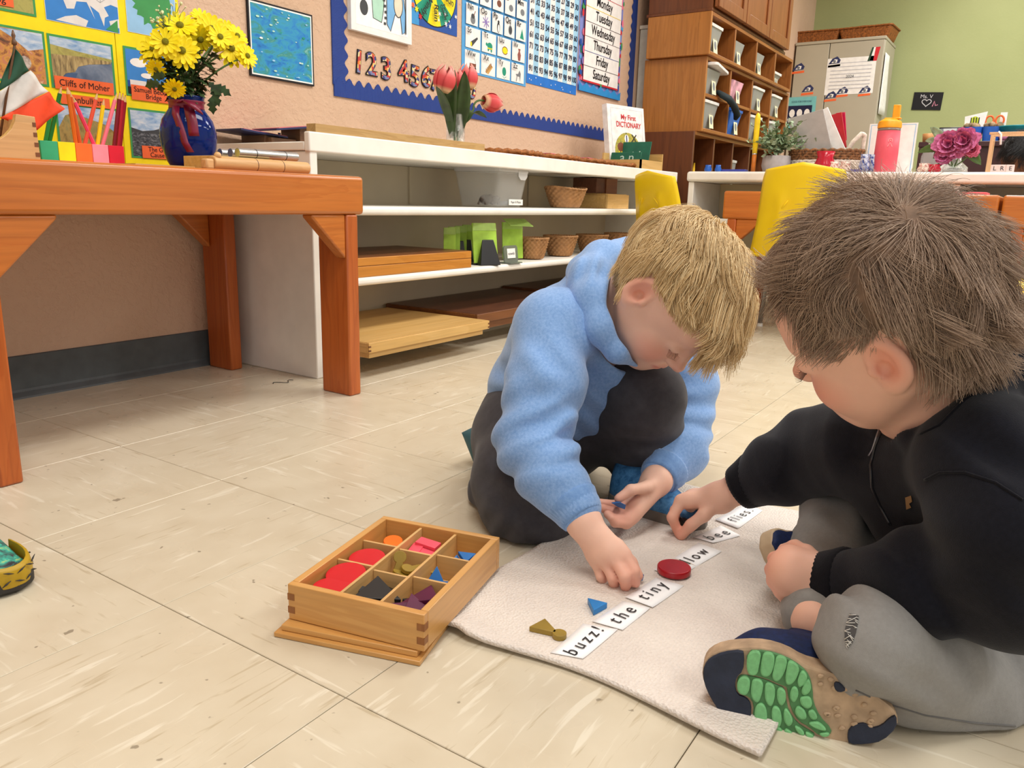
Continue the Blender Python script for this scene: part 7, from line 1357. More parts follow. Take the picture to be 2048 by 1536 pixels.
def cuff(name, a, b, r0, r1, mat, parent, base, wid=.030, n=72, rib=.0007):
    a, b = Vector(a), Vector(b); d = (b-a).normalized(); mb = MB(); s_ = d.cross(Vector((0, 0, 1))).normalized(); u_ = s_.cross(d); prof = [(0, r0*.9), (.0, r0*1.03), (.15, r0*1.06), (.5, (r0+r1)/2*1.05), (.85, r1*1.06), (1, r1*1.0), (1, r1*.88), (.4, r1*.86)]
    rings = [[tuple(a+d*(wid*t_)+(s_*math.cos(2*PI*j/n)+u_*math.sin(2*PI*j/n))*(r_+(rib*(j % 2) if 0 < i < 6 else 0))) for j in range(n)] for i, (t_, r_) in enumerate(prof)]
    mb.ring_tube(rings, False); mb.xf(Matrix.Translation(-Vector(base))); return mb.build(name, mat, parent, smooth=True)
m_hoodr = cloth('hoodie_blue_rib', (106, 146, 202), (126, 164, 214), .95, .3, 600, .3, 160)
cuff('cuff', at(1140, 998, 1.036), at(1168, 1040, 1.02), .034, .028, m_hoodr, boyA, ba, .032); cuff('cuff', at(1334, 935, 1.222), at(1310, 965, 1.195), .034, .029, m_hoodr, boyA, ba, .030)
# tee collar glimpsed at the neck
mb = MB(); nA = np.array(neckA); mb.tube([tuple(at(1222, 622, 1.20)+ (CR*math.cos(a)*.9+CF*math.sin(a)-CU*.25*math.cos(a))*.047-ba) for a in [2*PI*i/28 for i in range(28)]], .006, 8, closed=True); mb.build('shirt_collar', flat('royal_blue_tee', (26, 62, 150), .8), boyA, smooth=True)
# shoes
m_bshoe = mottle('blue_knit_shoe', [(40, 90, 140), (70, 130, 184), (90, 150, 200)], 120); m_gsole = flat('grey_rubber', (112, 106, 98), .6)
he, to = Vector(onz(1245, 1010, .0)), Vector(onz(1345, 1046, 0)); d = (to-he).normalized(); M = frame((0, 0, 0), (d.y, -d.x, 0), tuple(d)); c_ = he+d*.068; M[0][3], M[1][3], M[2][3] = c_.x-ba[0], c_.y-ba[1], .0
shoe('s', '', M, .172, .064, m_bshoe, m_gsole, parent=boyA, part='shoe', top=.080)
# kneeling foot: toes on the floor behind, sole up
d = Vector(at(1010, 950, 1.42)-at(985, 880, 1.47)).normalized(); q = Vector(at(1014, 922, 1.45)); M = frame(tuple(q-Vector(ba)), (CF[0], CF[1], CF[2]), tuple(d)); shoe('s', '', M, .165, .062, flat('teal_shoe', (52, 96, 104), .6), flat('taupe_sole', (160, 148, 136), .7), parent=boyA, part='rear_shoe', top=.06)
# hair: blond bowl cut with a long fringe falling off the forehead
m_blond = hairmat('hair_blond', (186, 152, 102), (224, 194, 142), (246, 226, 182)); m_blondcap = flat('hair_blond_scalp', (186, 152, 98), .6, .3, .15, 60)
def sidefall(p, t, nn, rg):   # hair behind and above the ears drops towards the nape
    k = ((np.abs(p[:, 2]) > .03) & (p[:, 0] < .0) & (p[:, 1] < .085)).astype(float); return np.outer(k, np.array((-.25, -1.3, 0.0)))
def maskA(p, rg):
    f_, u_, l_ = p.T; j = rg.uniform(-.006, .006, len(p)); hl = np.where(f_ > .045, .055, np.where(f_ > .015, .034, np.where(f_ > -.032, .030, -.050))); return u_+j > hl
def sstep(a, b, x): t = np.clip((x-a)/(b-a), 0, 1); return t*t*(3-2*t)
def lenA(p, rg):
    f_, u_, l_ = p.T; hl = np.where(f_ > .045, .055, np.where(f_ > .015, .034, np.where(f_ > -.032, .030, -.050))); over = np.where(f_ > .040, .012+.062*sstep(-.048, .0, l_), np.where(f_ > .005, .014, np.where(f_ > -.034, .004, .012)))
    return np.clip(np.clip(u_-hl, 0, .2)*1.0+over, .012, np.where(f_ > .015, np.where(l_ < -.035, .05, .118), np.where(l_ < -.03, .042, .055)))*np.clip(np.linalg.norm(p-np.array((-.065, .09, .045)), axis=1)/.035, .45, 1)*rg.uniform(.82, 1.06, len(p))
capA = (.099, .087, .0785)
fdh = Field(CA-V3(.15, .15, .15), CA+V3(.15, .15, .15), .003); fdh.ell(P(-.012, .030, 0), np.array((.0955, .086, .077)), RA, 0)
def capcut(fdx, P, R, hl):   # trim the scalp cap to the hairline
    sl, X, Y, Z = fdx.sub(fdx.lo, fdx.lo+fdx.h*fdx.n); c0 = P(0, 0, 0); q = [R[i][0]*(X-c0[0])+R[i][1]*(Y-c0[1])+R[i][2]*(Z-c0[2]) for i in range(3)]
    lim = np.where(q[0] > .045, hl[0], np.where(q[0] > .015, hl[1], np.where(q[0] > -.03, hl[2], hl[3]))); f_ = fdx.F[sl]; np.maximum(f_, (lim-q[1]).astype(np.float32)+0*f_, out=f_)
capcut(fdh, P, RA, (.062, .038, .024, -.040)); ho = field_obj('hair', fdh, m_blondcap, ba, boyA, 2)
hair('hair_strands', CA, RA, sA, m_blond, ho, ba, (.094, .085, .0755), (-.012, .028, 0), maskA, (-.065, .090, .045), lenA, 17000, 1, (0, 0, -1), (.002, .012), 14, .3, .00044, 0, sidefall, .915, (150, .4), .0, .03, .010)
# brow and lashes
def lashes(P, base, parent, sd, mat, nm='eyelashes'):
    mb = MB()
    for i in range(11):
        t_ = i/10; a = Vector(P(.0795-.006*abs(t_-.4), -.0085+.0*t_, sd*(.018+.025*t_))); b = Vector(P(.0885-.010*abs(t_-.4), -.0135-.001*math.sin(PI*t_), sd*(.018+.028*t_))); c = Vector(P(.0925-.010*abs(t_-.4), -.0115, sd*(.018+.031*t_))); mb.tube([tuple(q-Vector(base)) for q in (a, b, c)], [.00035, .0003, .0001], 4)
    mb.tube([tuple(Vector(P(.0795-.007*abs(t_-.4), -.0088, sd*(.018+.025*t_)))-Vector(base)) for t_ in [i/10 for i in range(11)]], .0005, 5); return mb.build(nm, mat, parent, smooth=True)
def brow(P, base, parent, sd, mat):
    mb = MB(); rg = random.Random(3)
    for i in range(40):
        t_ = rg.random(); a = Vector(P(.0795-.018*t_*t_+.001, .0165+.006*math.sin(PI*min(1, t_*1.2))+rg.uniform(-.002, .002), sd*(.012+.034*t_))); b = a+Vector(P(.0, .0025, sd*.007))-Vector(P(0, 0, 0))+Vector(P(-.003*t_, 0, 0))-Vector(P(0, 0, 0)); mb.tube([tuple(a-Vector(base)), tuple(b-Vector(base))], [.0005, .0002], 4)
    o = mb.build('eyebrow', mat, parent, smooth=True); o['kind'] = 'stuff'; return o
m_lash = flat('lash_brown', (150, 100, 76), .6)
for sd in (-1, 1): lashes(P, ba, boyA, sd, m_lash); brow(P, ba, boyA, sd, flat('brow_blond', (170, 126, 84), .6))
# blue pieces in his hands
for (pts, lab) in (([(1265, 1140), (1286, 1157), (1285, 1162), (1266, 1156)], 'small blue piece pinched in the blond child\'s lower hand'), ([(1226, 1007), (1240, 1004), (1252, 1010), (1250, 1019), (1236, 1014)], 'small blue piece held in the blond child\'s open palm')):
    D = .992 if 'lower' in lab else 1.108; q = [Vector(at(x, y, D+.004*i)) for i, (x, y) in enumerate(pts)]; c_ = sum(q, Vector())/len(q); t = thing('symbol_triangle', lab, 'shape', tuple(c_)); nrm = (q[1]-q[0]).cross(q[2]-q[0]).normalized()*.006
    MB().hexa([tuple(p_-c_) for p_ in q], [tuple(p_-c_+nrm) for p_ in q]).build('piece', m_sb, t, bevel=.0005)
# ================================================================== the brown-haired boy in the black hoodie
BB = np.array(onz(1900, 1480, 0)); BB[2] = 0; bb_ = np.array(BB)
fB = CR*-.721+CU*-.248+CF*.647; fB /= np.linalg.norm(fB); uB = CR*-.542+CU*.783-CF*.304; uB -= fB*(uB@fB); uB /= np.linalg.norm(uB); lB = np.cross(uB, fB)
CB = at(1768, 646, .765); sB = 1.0
sk_b = skin('skin_fair_warm', (236, 186, 162), (212, 128, 116), (222, 136, 112)); m_blackhood = cloth('hoodie_black', (15, 16, 24), (21, 22, 31), .92, .12, 900, .3, 200); m_jean = cloth('grey_jeans', (138, 136, 133), (146, 144, 141), .85, .1, 1100, .3, 200)
neckB = at(1880, 800, .80); chestB = at(1960, 960, .86); pelB = at(2150, 1290, 1.0)
sL, eL, wL = at(1985, 930, .72), at(2010, 1175, .70), at(1660, 1168, .835)
sR, eR, wR = at(1745, 890, .93), at(1632, 905, 1.03), at(1480, 975, 1.122)
hL, kL, aL = at(2100, 1415, .89), at(1742, 1288, .735), at(1650, 1200, .98); hR, kR, aR = at(2110, 1240, 1.08), at(1700, 1020, 1.05), at(1630, 1240, .815)
fd = Field(at(1750, 950, .9)-V3(.46, .42, .44), at(1750, 950, .9)+V3(.46, .42, .40), .0026)
P, RB = head(fd, CB, fB, uB, lB, sB, crown=.014)
fd.cone(P(-.030, -.045, 0), neckB, .043, .048, .02); fd.chain([neckB, chestB, pelB], [.05, .07, .075], .03)
for a, b, c in ((sL, eL, wL), (sR, eR, wR)): fd.cone(neckB, a, .04, .032, .02); fd.chain([a, b, c], [.031, .026, .0215], .012)
for a, b, c in ((hL, kL, aL), (hR, kR, aR)): fd.chain([pelB, a, b, c], [.05, .05, .036, .025], .015)
# far hand pinching a piece on the rug: back of the hand towards the camera
wr = at(1440, 995, 1.135); fd.cone(wR, wr, .0215, .0215, .01)
fg = [([at(1362, 1002, 1.145), at(1344, 1035, 1.14), at(1358, 1068, 1.145)], .0082), ([at(1378, 995, 1.165), at(1350, 1020, 1.165), at(1352, 1050, 1.165)], .0080), ([at(1395, 1000, 1.18), at(1368, 1030, 1.185), at(1376, 1050, 1.18)], .0076), ([at(1408, 1010, 1.19), at(1386, 1036, 1.195), at(1395, 1050, 1.19)], .0068)]
hand(fd, wr, .0225, fg, ([at(1408, 1030, 1.125), at(1382, 1050, 1.13), at(1362, 1072, 1.137)], .0082))
# near hand: fist, knuckles away from the camera, thumb side up
wl = at(1640, 1160, .845); fd.cone(wL, wl, .0235, .0235, .01)
fg = [([at(1578, 1110, .86), at(1550, 1118, .885), at(1556, 1150, .90)], .0088), ([at(1570, 1130, .848), at(1545, 1140, .872), at(1553, 1168, .888)], .0088), ([at(1570, 1152, .84), at(1549, 1163, .862), at(1560, 1186, .878)], .0084), ([at(1578, 1172, .838), at(1562, 1185, .855), at(1573, 1202, .868)], .0076)]
hand(fd, wl, .026, fg, ([at(1612, 1108, .865), at(1590, 1096, .885), at(1568, 1100, .90)], .0088)); fd.cone(wl, at(1580, 1142, .85), .026, .024, .01)
boyB = field_obj('person', fd, sk_b, bb_, None, 1, head_attrs(CB, RB, sB, [(at(1355, 1060, 1.145), .04), (at(1560, 1140, .87), .05)]))
tag(boyB, 'brown-haired child in a black hoodie and grey jeans sitting cross-legged on the rug', 'person')
# jeans
fd = Field(at(1900, 1230, .9)-V3(.42, .40, .34), at(1900, 1230, .9)+V3(.42, .40, .26), .0028)
fd.ell(pelB, (.115, .115, .10), None, .02); fd.chain([pelB, hL, at(1920, 1382, .81), at(1820, 1318, .765), kL], [.085, .072, .066, .059, .046], .015)
fd.ell(at(1738, 1284, .742), (.046, .046, .047), None, .015); fd.chain([kL, at(1730, 1270, .84), at(1660, 1190, .97)], [.044, .044, .036], .015)
fd.chain([pelB, hR, at(1880, 1090, 1.06), kR], [.10, .09, .075, .058], .03); fd.chain([kR, at(1665, 1130, .95), at(1632, 1228, .832)], [.060, .054, .036], .02)
fd.fold(at(1700, 1080, .98), .11, CU*.6-CR*.8, .045, .005, .4); fd.fold(at(1640, 1205, .84), .055, CU, .020, .004, .0); fd.fold(at(1860, 1270, .76), .09, CR*.9+CU*.5, .05, .004, 1.0); fd.fold(at(1720, 1380, .74), .09, CR*.5+CU*.8, .035, .004, .4); fd.fold(at(1990, 1330, .80), .10, CR, .06, .005, 2.0); fd.fold(at(1690, 1190, .75), .05, CR, .03, .004, .5)
fd.floor_cut(.004); jo = field_obj('jeans', fd, m_jean, bb_, boyB, 2)
# rip at the near knee: frayed slit
m_rip = flat('rip_dark', (74, 72, 72), .9); m_fray = flat('fray_white', (206, 204, 198), .9)
def ongrid(obj, base, x, y, dmin=.3):   # first hit of a sight line on a finished garment, to lay trim on its surface
    o_ = Vector(CAM_LOC)-Vector(base); d_ = Vector(ray(x, y)).normalized(); me = obj.data
    from mathutils.bvhtree import BVHTree
    if 'bvh' not in CACHE or CACHE['bvh'][0] != obj.name: CACHE['bvh'] = (obj.name, BVHTree.FromPolygons([v.co for v in me.vertices], [p.vertices for p in me.polygons]))
    h = CACHE['bvh'][1].ray_cast(o_, d_); return (h[0], h[1]) if h[0] is not None else (o_+d_*dmin, -d_)
CACHE = {}
cx_, pts = [], []
L_ = [(1700, 1228), (1694, 1245), (1690, 1262), (1690, 1280), (1693, 1292)]; R_ = [(1718, 1232), (1716, 1248), (1712, 1266), (1706, 1284), (1698, 1293)]
q = [ongrid(jo, bb_, *p_) for p_ in L_]+[ongrid(jo, bb_, *p_) for p_ in R_]; vs = [tuple(a+b*.0008) for a, b in q]; mb = MB(); mb.add(vs, [(i, i+1, 6+i, 5+i) for i in range(4)]); rp = mb.build('knee_rip', m_rip, boyB, smooth=True); rp['label'] = 'frayed slit at the near knee'
mb = MB(); rg = random.Random(2)
for i in range(26):
    k = i % 5; a = Vector(vs[k if i % 2 else 5+k]); b = Vector(vs[5+k if i % 2 else k]); a = a.lerp(Vector(vs[min(k+1, 4) if i % 2 else 5+min(k+1, 4)]), rg.random()); mb.tube([tuple(a), tuple(a.lerp(b, rg.uniform(.25, .8))+Vector((0, 0, rg.uniform(-.002, .002)))+Vector(-CF)*.001)], [.0005, .0003], 4)
o = mb.build('fray_threads', m_fray, rp, smooth=True); o['kind'] = 'stuff'
def seam(obj, base, pix, mat, parent, r=.0009, nm='seam', n=26, push=.0004):
    pp = []; m = len(pix)-1
    for i in range(n+1):
        u = i/n*m; k = min(int(u), m-1); t_ = u-k; x = pix[k][0]*(1-t_)+pix[k+1][0]*t_; y = pix[k][1]*(1-t_)+pix[k+1][1]*t_; h = ongrid(obj, base, x, y); pp.append(tuple(h[0]+h[1]*push))
    mb = MB(); mb.tube(pp, r, 6); return mb.build(nm, mat, parent, smooth=True)
m_seam = flat('jean_seam', (104, 102, 100), .9)
seam(jo, bb_, [(1712, 1380), (1760, 1402), (1850, 1430), (1950, 1446), (2030, 1452)], m_seam, boyB)
# hoodie
fd = Field(at(1850, 1000, .88)-V3(.42, .40, .36), at(1850, 1000, .88)+V3(.42, .40, .30), .0028)
fd.ell(at(2150, 1160, .98), (.120, .120, .09), None, .03); fd.chain([at(2130, 1140, .96), at(2020, 1010, .88), at(1945, 900, .83)], [.105, .105, .080], .04)
fd.cone(at(1940, 940, .85), sL, .085, .062, .05); fd.cone(at(1880, 930, .88), sR, .085, .058, .05); fd.cone(at(1850, 960, .90), at(1960, 1120, .90), .075, .085, .04)
fd.chain([sL, at(2030, 1060, .68), eL, at(1830, 1165, .755), at(1695, 1168, .82)], [.064, .060, .054, .046, .034], .02)
fd.chain([sR, at(1690, 895, .98), eR, at(1565, 935, 1.075), at(1508, 963, 1.11)], [.060, .056, .053, .047, .035], .025)
# stand collar and the hood lying behind
fd.chain([at(1800, 845, .815), at(1850, 850, .775), at(1905, 800, .755), at(1960, 745, .775)], [.022, .024, .026, .028], .015); fd.chain([at(1950, 750, .77), at(2000, 745, .79), at(2040, 790, .80)], [.032, .038, .040], .03); fd.chain([at(1985, 770, .86), at(2035, 800, .89)], [.028, .032], .03)
sl, X, Y, Z = fd.sub(fd.lo, fd.lo+fd.h*fd.n)
for a, b, r0, r1, kk in ((P(-.01, -.02, 0), at(1872, 812, .80), .072, .052, .008), (P(.05, -.05, 0), P(.055, -.09, 0), .05, .04, .008)):
    a, b = np.array(a), np.array(b); bav = b-a; q = np.clip(((X-a[0])*bav[0]+(Y-a[1])*bav[1]+(Z-a[2])*bav[2])/(bav@bav), 0, 1); dd = np.sqrt((X-a[0]-bav[0]*q)**2+(Y-a[1]-bav[1]*q)**2+(Z-a[2]-bav[2]*q)**2)-(r0+(r1-r0)*q); fd.cut(sl, dd.astype(np.float32), kk)
fd.fold(eR, .13, CR, .05, .005, .6); fd.fold(at(1830, 1170, .73), .11, CR*.9+CU*.3, .05, .005, .3); fd.fold(eL, .12, CU+CR*.6, .055, .006, 1.2); fd.fold(at(1760, 960, .88), .10, CR*.7+CU*.7, .045, .005, .2); fd.fold(at(1900, 1060, .80), .12, CR*.6+CU*.8, .06, .005, 2.0); fd.fold(at(1980, 900, .67), .09, CU*.5+CR, .06, .004, .8); fd.fold(at(1960, 760, .75), .06, CU, .03, .003, .1)
hb_ = field_obj('hoodie', fd, m_blackhood, bb_, boyB, 2)
m_blackrib = cloth('hoodie_black_rib', (11, 11, 17), (16, 16, 24), .95, .1, 600, .3, 200)
cuff('cuff', at(1700, 1170, .822), at(1650, 1166, .842), .037, .031, m_blackrib, boyB, bb_, .034); cuff('cuff', at(1520, 955, 1.105), at(1478, 977, 1.125), .037, .031, m_blackrib, boyB, bb_, .036)
m_zip = flat('zip_black', (34, 34, 40), .35, .6)
zp = seam(hb_, bb_, [(1768, 850), (1752, 890), (1742, 930), (1745, 975), (1760, 1010), (1782, 1050)], m_zip, boyB, .0018, 'zip', 30, .0006); seam(hb_, bb_, [(1760, 862), (1748, 900), (1741, 912)], flat('zip_pull_steel', (150, 150, 156), .3, .5, .02, 30, metal=.8), zp, .0012, 'zip_pull', 8, .002)
seam(hb_, bb_, [(1850, 960), (1880, 945), (1930, 945), (1990, 965), (2044, 1000)], m_blackrib, boyB, .0014, 'seam', 24, .0004); seam(hb_, bb_, [(1838, 870), (1880, 850), (1930, 800), (1975, 770), (2010, 760)], m_blackrib, boyB, .0014, 'seam', 24, .0004)
ep = [ongrid(hb_, bb_, x, y) for x, y in ((1812, 994), (1824, 990), (1826, 1002), (1820, 1006), (1824, 1014), (1814, 1018))]; mb = MB(); mb.add([tuple(a+b*.0012) for a, b in ep], [(0, 1, 2, 3), (0, 3, 4, 5)]); mb.build('chest_patch', flat('patch_tan', (156, 120, 78), .8), boyB)
# hair: tousled brown
def sidefall2(p, t, nn, rg):
    sd = np.abs(p[:, 2]) > .028; a = (sd & (p[:, 0] < -.018) & (p[:, 1] < .10)).astype(float); b = (sd & (p[:, 0] >= -.018) & (p[:, 0] < .012) & (p[:, 1] < .09)).astype(float); return np.outer(a, np.array((-1.1, -1.5, 0)))+np.outer(b, np.array((.5, -.6, 0)))
m_brown = hairmat('hair_brown', (128, 103, 84), (154, 128, 107), (182, 157, 134)); m_browncap = flat('hair_brown_scalp', (122, 98, 80), .7, .3, .15, 60)
def maskB(p, rg):
    f_, u_, l_ = p.T; j = rg.uniform(-.006, .006, len(p)); hl = np.where(f_ > .045, .064, np.where(f_ > .030, .044, np.where(f_ > .018, .016, np.where(f_ > -.028, .024, -.066)))); return u_+j > hl
def lenB(p, rg):
    f_, u_, l_ = p.T; hl = np.where(f_ > .045, .066, np.where(f_ > .030, .046, np.where(f_ > .018, .016, np.where(f_ > -.030, .026, -.066)))); over = np.where(f_ > .030, .004, np.where(f_ > .016, .016, np.where(f_ > -.034, -.010, .012)))
    hl = np.where((f_ > -.055) & (f_ < -.030) & (u_ > .02) & (np.abs(l_) > .03), .008, hl)
    return np.clip(np.clip(u_-hl, 0, .2)*1.12+over, .010, .056)*rg.uniform(.78, 1.1, len(p))
fdh = Field(CB-V3(.15, .15, .15), CB+V3(.15, .15, .15), .0028); fdh.ell(P(-.012, .037, 0), sB*np.array((.096, .0935, .0775)), RB, 0); fdh.ell(P(-.055, -.035, 0), sB*np.array((.038, .045, .052)), RB, .02)
capcut(fdh, P, RB, (.074, .040, .034, -.062)); ho = field_obj('hair', fdh, m_browncap, bb_, boyB, 2)
hair('hair_strands', CB, RB, sB, m_brown, ho, bb_, (.0945, .0925, .0755), (-.012, .037, 0), maskB, (-.062, .100, .022), lenB, 24000, 5, (0, 0, -1), (.002, .0100), 12, 1.1, .00031, .22, sidefall2, .955, (200, .6), .07, .035, .010)
hair('nape_strands', CB, RB, sB, m_brown, ho, bb_, (.040, .047, .055), (-.055, -.032, 0), lambda p, rg: (p[:, 0] < -.062) & (p[:, 1] > -.070), (-.06, .06, 0), lambda p, rg: .034*rg.uniform(.6, 1.1, len(p)), 2600, 6, (0, 0, -1), (.001, .006), 9, .1, .00036, .3, None, .93, (60, 1.0))
lashes(P, bb_, boyB, 1, flat('lash_dark', (50, 34, 26), .6)); lashes(P, bb_, boyB, -1, flat('lash_dark', (50, 34, 26), .6), 'eyelashes')
for sd in (-1, 1): brow(P, bb_, boyB, sd, flat('brow_brown', (92, 66, 48), .6))
# ---- shoe with its sole to the camera (far foot, folded under the near knee)
pc = np.array(at(1600, 1400, .733)); nS = -CF*.93-CU*.10-CR*.30+np.array((0, 0, .0)); nS /= np.linalg.norm(nS)
def onp(x, y, off=0): d = ray(x, y); o_ = pc+nS*off; return CAM_LOC+d*(((o_-CAM_LOC)@nS)/(d@nS))
zx = lambda pts: [(1350+a/2.4155, 900+b/2.4155) for a, b in pts]
out = zx([(130, 1090), (136, 1040), (165, 1000), (230, 970), (340, 958), (440, 962), (540, 992), (620, 1040), (700, 1062), (790, 1095), (900, 1150), (1000, 1210), (1075, 1275), (1078, 1340), (1005, 1410), (930, 1425), (840, 1424), (700, 1398), (640, 1404), (560, 1432), (470, 1445), (415, 1436), (330, 1380), (250, 1312), (190, 1232), (150, 1160)])
ctr = np.mean([onp(*p_) for p_ in out], 0)
m_tan = flat('sole_tan', (176, 150, 122), .7, .3, .1, 60, .15, bscale=90); m_gum = flat('sole_edge', (186, 164, 134), .7); m_nav = flat('sole_navy', (40, 46, 62), .6, .3, .12, 50, .2, bscale=160); m_grn = flat('sole_green', (118, 184, 124), .55, .4, .05, 200); m_grn2 = flat('sole_green_dark', (84, 132, 86), .6, .3, .05, 100); m_navup = flat('shoe_navy_mesh', (18, 34, 74), .7, .3, .15, 200, .2)
sh = thing('x', '', ''); 
for k_ in ('label', 'category'): 
    if k_ in sh: del sh[k_]
sh.name = 'near_shoe'; sh.parent = boyB; sh.location = tuple(ctr-bb_); sh.empty_display_size = .01
def chaikin(p_, n=2):
    for _ in range(n): p_ = [q for i in range(len(p_)) for a, b in ((p_[i], p_[(i+1) % len(p_)]),) for q in ((a[0]*.75+b[0]*.25, a[1]*.75+b[1]*.25), (a[0]*.25+b[0]*.75, a[1]*.25+b[1]*.75))]
    return p_
def pad(nm, pts, h0, h1, mat, inset=.0012, par=None):
    pts = chaikin(pts, 2 if nm == 'tread_lug' else 1)
    b = [Vector(onp(x, y)-ctr) for x, y in pts]; c_ = sum(b, Vector())/len(b); N_ = Vector(nS)
    r0 = [tuple(p_+N_*h0) for p_ in b]; r1 = [tuple(p_+N_*(h1-.0008)) for p_ in b]; r2 = [tuple(p_+(c_-p_).normalized()*min(inset, (c_-p_).length*.4)+N_*h1) for p_ in b]
    mb = MB(); mb.ring_tube([r0, r1, r2], True); return mb.build(nm, mat, par or sh, smooth=False)
pad('sole', out, -.024, -.0015, m_tan, .003)
pad('toe_pad', zx([(134, 1090), (140, 1042), (168, 1004), (232, 975), (328, 964), (335, 1000), (330, 1060), (300, 1085), (288, 1130), (300, 1180), (345, 1195), (370, 1230), (365, 1290), (395, 1350), (412, 1430), (330, 1376), (252, 1308), (193, 1230), (153, 1158)]), -.0016, .0020, m_nav)
pad('forefoot_pad', zx([(345, 968), (440, 967), (535, 997), (612, 1045), (650, 1090), (665, 1150), (668, 1220), (700, 1290), (758, 1350), (750, 1378), (700, 1385), (650, 1340), (595, 1310), (560, 1250), (545, 1180), (540, 1140), (500, 1128), (450, 1105), (400, 1090), (350, 1080)]), -.0016, .0004, m_grn2)
pad('forefoot_pad', zx([(325, 1085), (380, 1095), (440, 1110), (490, 1135), (530, 1150), (535, 1200), (550, 1262), (590, 1320), (640, 1350), (680, 1375), (660, 1392), (600, 1405), (540, 1430), (470, 1438), (425, 1430), (405, 1350), (375, 1290), (382, 1230), (355, 1188), (305, 1175), (298, 1130), (305, 1095)]), -.0016, .0004, m_grn2)
lugs = [[(352, 975), (415, 972), (405, 1030), (395, 1080), (350, 1075)], [(430, 975), (478, 985), (475, 1040), (455, 1085), (415, 1080), (420, 1020)], [(492, 990), (540, 1005), (530, 1060), (500, 1110), (470, 1095), (482, 1040)], [(550, 1012), (600, 1045), (585, 1095), (560, 1125), (535, 1120), (540, 1060)], [(612, 1058), (640, 1090), (625, 1125), (600, 1140), (592, 1110)], [(645, 1100), (658, 1150), (630, 1180), (610, 1165), (622, 1130)], [(565, 1140), (590, 1145), (595, 1180), (575, 1215), (555, 1190)], [(605, 1190), (650, 1185), (662, 1225), (640, 1245), (610, 1225)], [(590, 1232), (625, 1250), (635, 1290), (605, 1295), (580, 1265)], [(640, 1258), (668, 1250), (690, 1290), (660, 1298)], [(640, 1315), (690, 1305), (735, 1350), (690, 1345)], [(695, 1362), (745, 1362), (740, 1378), (710, 1380)],
 [(320, 1092), (360, 1100), (358, 1150), (340, 1178), (308, 1165), (302, 1125)], [(378, 1102), (425, 1115), (418, 1170), (400, 1215), (372, 1190), (370, 1140)], [(440, 1120), (480, 1135), (480, 1190), (465, 1232), (440, 1210), (435, 1160)], [(495, 1145), (530, 1155), (535, 1200), (515, 1230), (495, 1205)], [(395, 1225), (430, 1225), (445, 1280), (430, 1320), (400, 1320), (385, 1280)], [(475, 1235), (505, 1245), (515, 1300), (500, 1335), (475, 1310), (468, 1270)], [(530, 1240), (560, 1275), (568, 1310), (545, 1330), (525, 1295)], [(425, 1335), (460, 1330), (470, 1385), (460, 1432), (428, 1425), (418, 1380)], [(482, 1330), (515, 1345), (528, 1390), (515, 1430), (490, 1432), (485, 1385)], [(530, 1340), (565, 1360), (580, 1395), (555, 1420), (530, 1390)], [(575, 1325), (615, 1345), (625, 1375), (595, 1365)], [(590, 1385), (625, 1385), (625, 1400), (600, 1402)], [(630, 1355), (672, 1375), (655, 1388), (635, 1380)]]
for lg in lugs:
    lc = (sum(p_[0] for p_ in lg)/len(lg), sum(p_[1] for p_ in lg)/len(lg)); pad('tread_lug', zx([(lc[0]+(p_[0]-lc[0])*1.13, lc[1]+(p_[1]-lc[1])*1.13) for p_ in lg]), .0003, .0030, m_grn, .0016)
pad('heel_pad', zx([(770, 1120), (800, 1125), (830, 1160), (790, 1172), (768, 1150)]), -.0016, .0014, m_nav); pad('heel_pad', zx([(832, 1385), (840, 1345), (880, 1322), (920, 1318), (945, 1345), (1000, 1330), (1040, 1290), (1070, 1280), (1072, 1338), (1002, 1405), (925, 1420), (840, 1420)]), -.0016, .0014, m_nav)
rg = random.Random(4)
for i in range(26):
    x, y = rg.uniform(690, 960), rg.uniform(1080, 1390)
    if (x-690)*.62+1060 > y+20 or y > 1330+ (x-690)*.2: continue
    a0 = rg.uniform(0, 6); pad('tread_lug', zx([(x+rg.uniform(14, 22)*math.cos(a0+k_*1.05), y+rg.uniform(9, 15)*math.sin(a0+k_*1.05)) for k_ in range(6)]), -.0016, .0006, m_tan, .0014)
# upper behind the sole
fu = Field(ctr-V3(.16, .16, .12), ctr+V3(.16, .16, .16), .0028); mid = [onp(x, y)-nS*.052 for x, y in ((1470, 1380), (1530, 1375), (1600, 1390), (1680, 1410), (1750, 1440))]
fu.chain(mid, [.022, .030, .032, .030, .028], .02); fu.chain([at(1625, 1380, .80), at(1625, 1300, .815)], [.036, .029], .02); field_obj('shoe_upper', fu, m_navup, ctr, sh, 2)
cuff('sock', at(1625, 1306, .815), at(1628, 1270, .817), .0285, .027, flat('sock_grey', (122, 126, 140), .9), boyB, bb_, .018)
# the other foot, dark toe and pale sole edge showing past the near hand
d = Vector(at(1548, 1118, .96)-at(1600, 1120, .99)).normalized(); q = Vector(at(1592, 1122, .985)); M = frame(tuple(q-Vector(bb_)), tuple(CU*.8+CF*.5), tuple(d)); shoe('s', '', M, .15, .06, m_navup, m_gum, parent=boyB, part='far_shoe', top=.055)
# black piece in his pinch
t = thing('symbol_triangle', 'black piece gripped under the dark-sleeved child\'s far fingers', 'shape', tuple(at(1375, 1052, 1.155))); MB().prism([(-.022, -.012), (.022, -.010), (.0, .016)], 0, .006, Matrix.Rotation(.4, 4, 'X')).build('piece', m_sk, t, bevel=.0006)
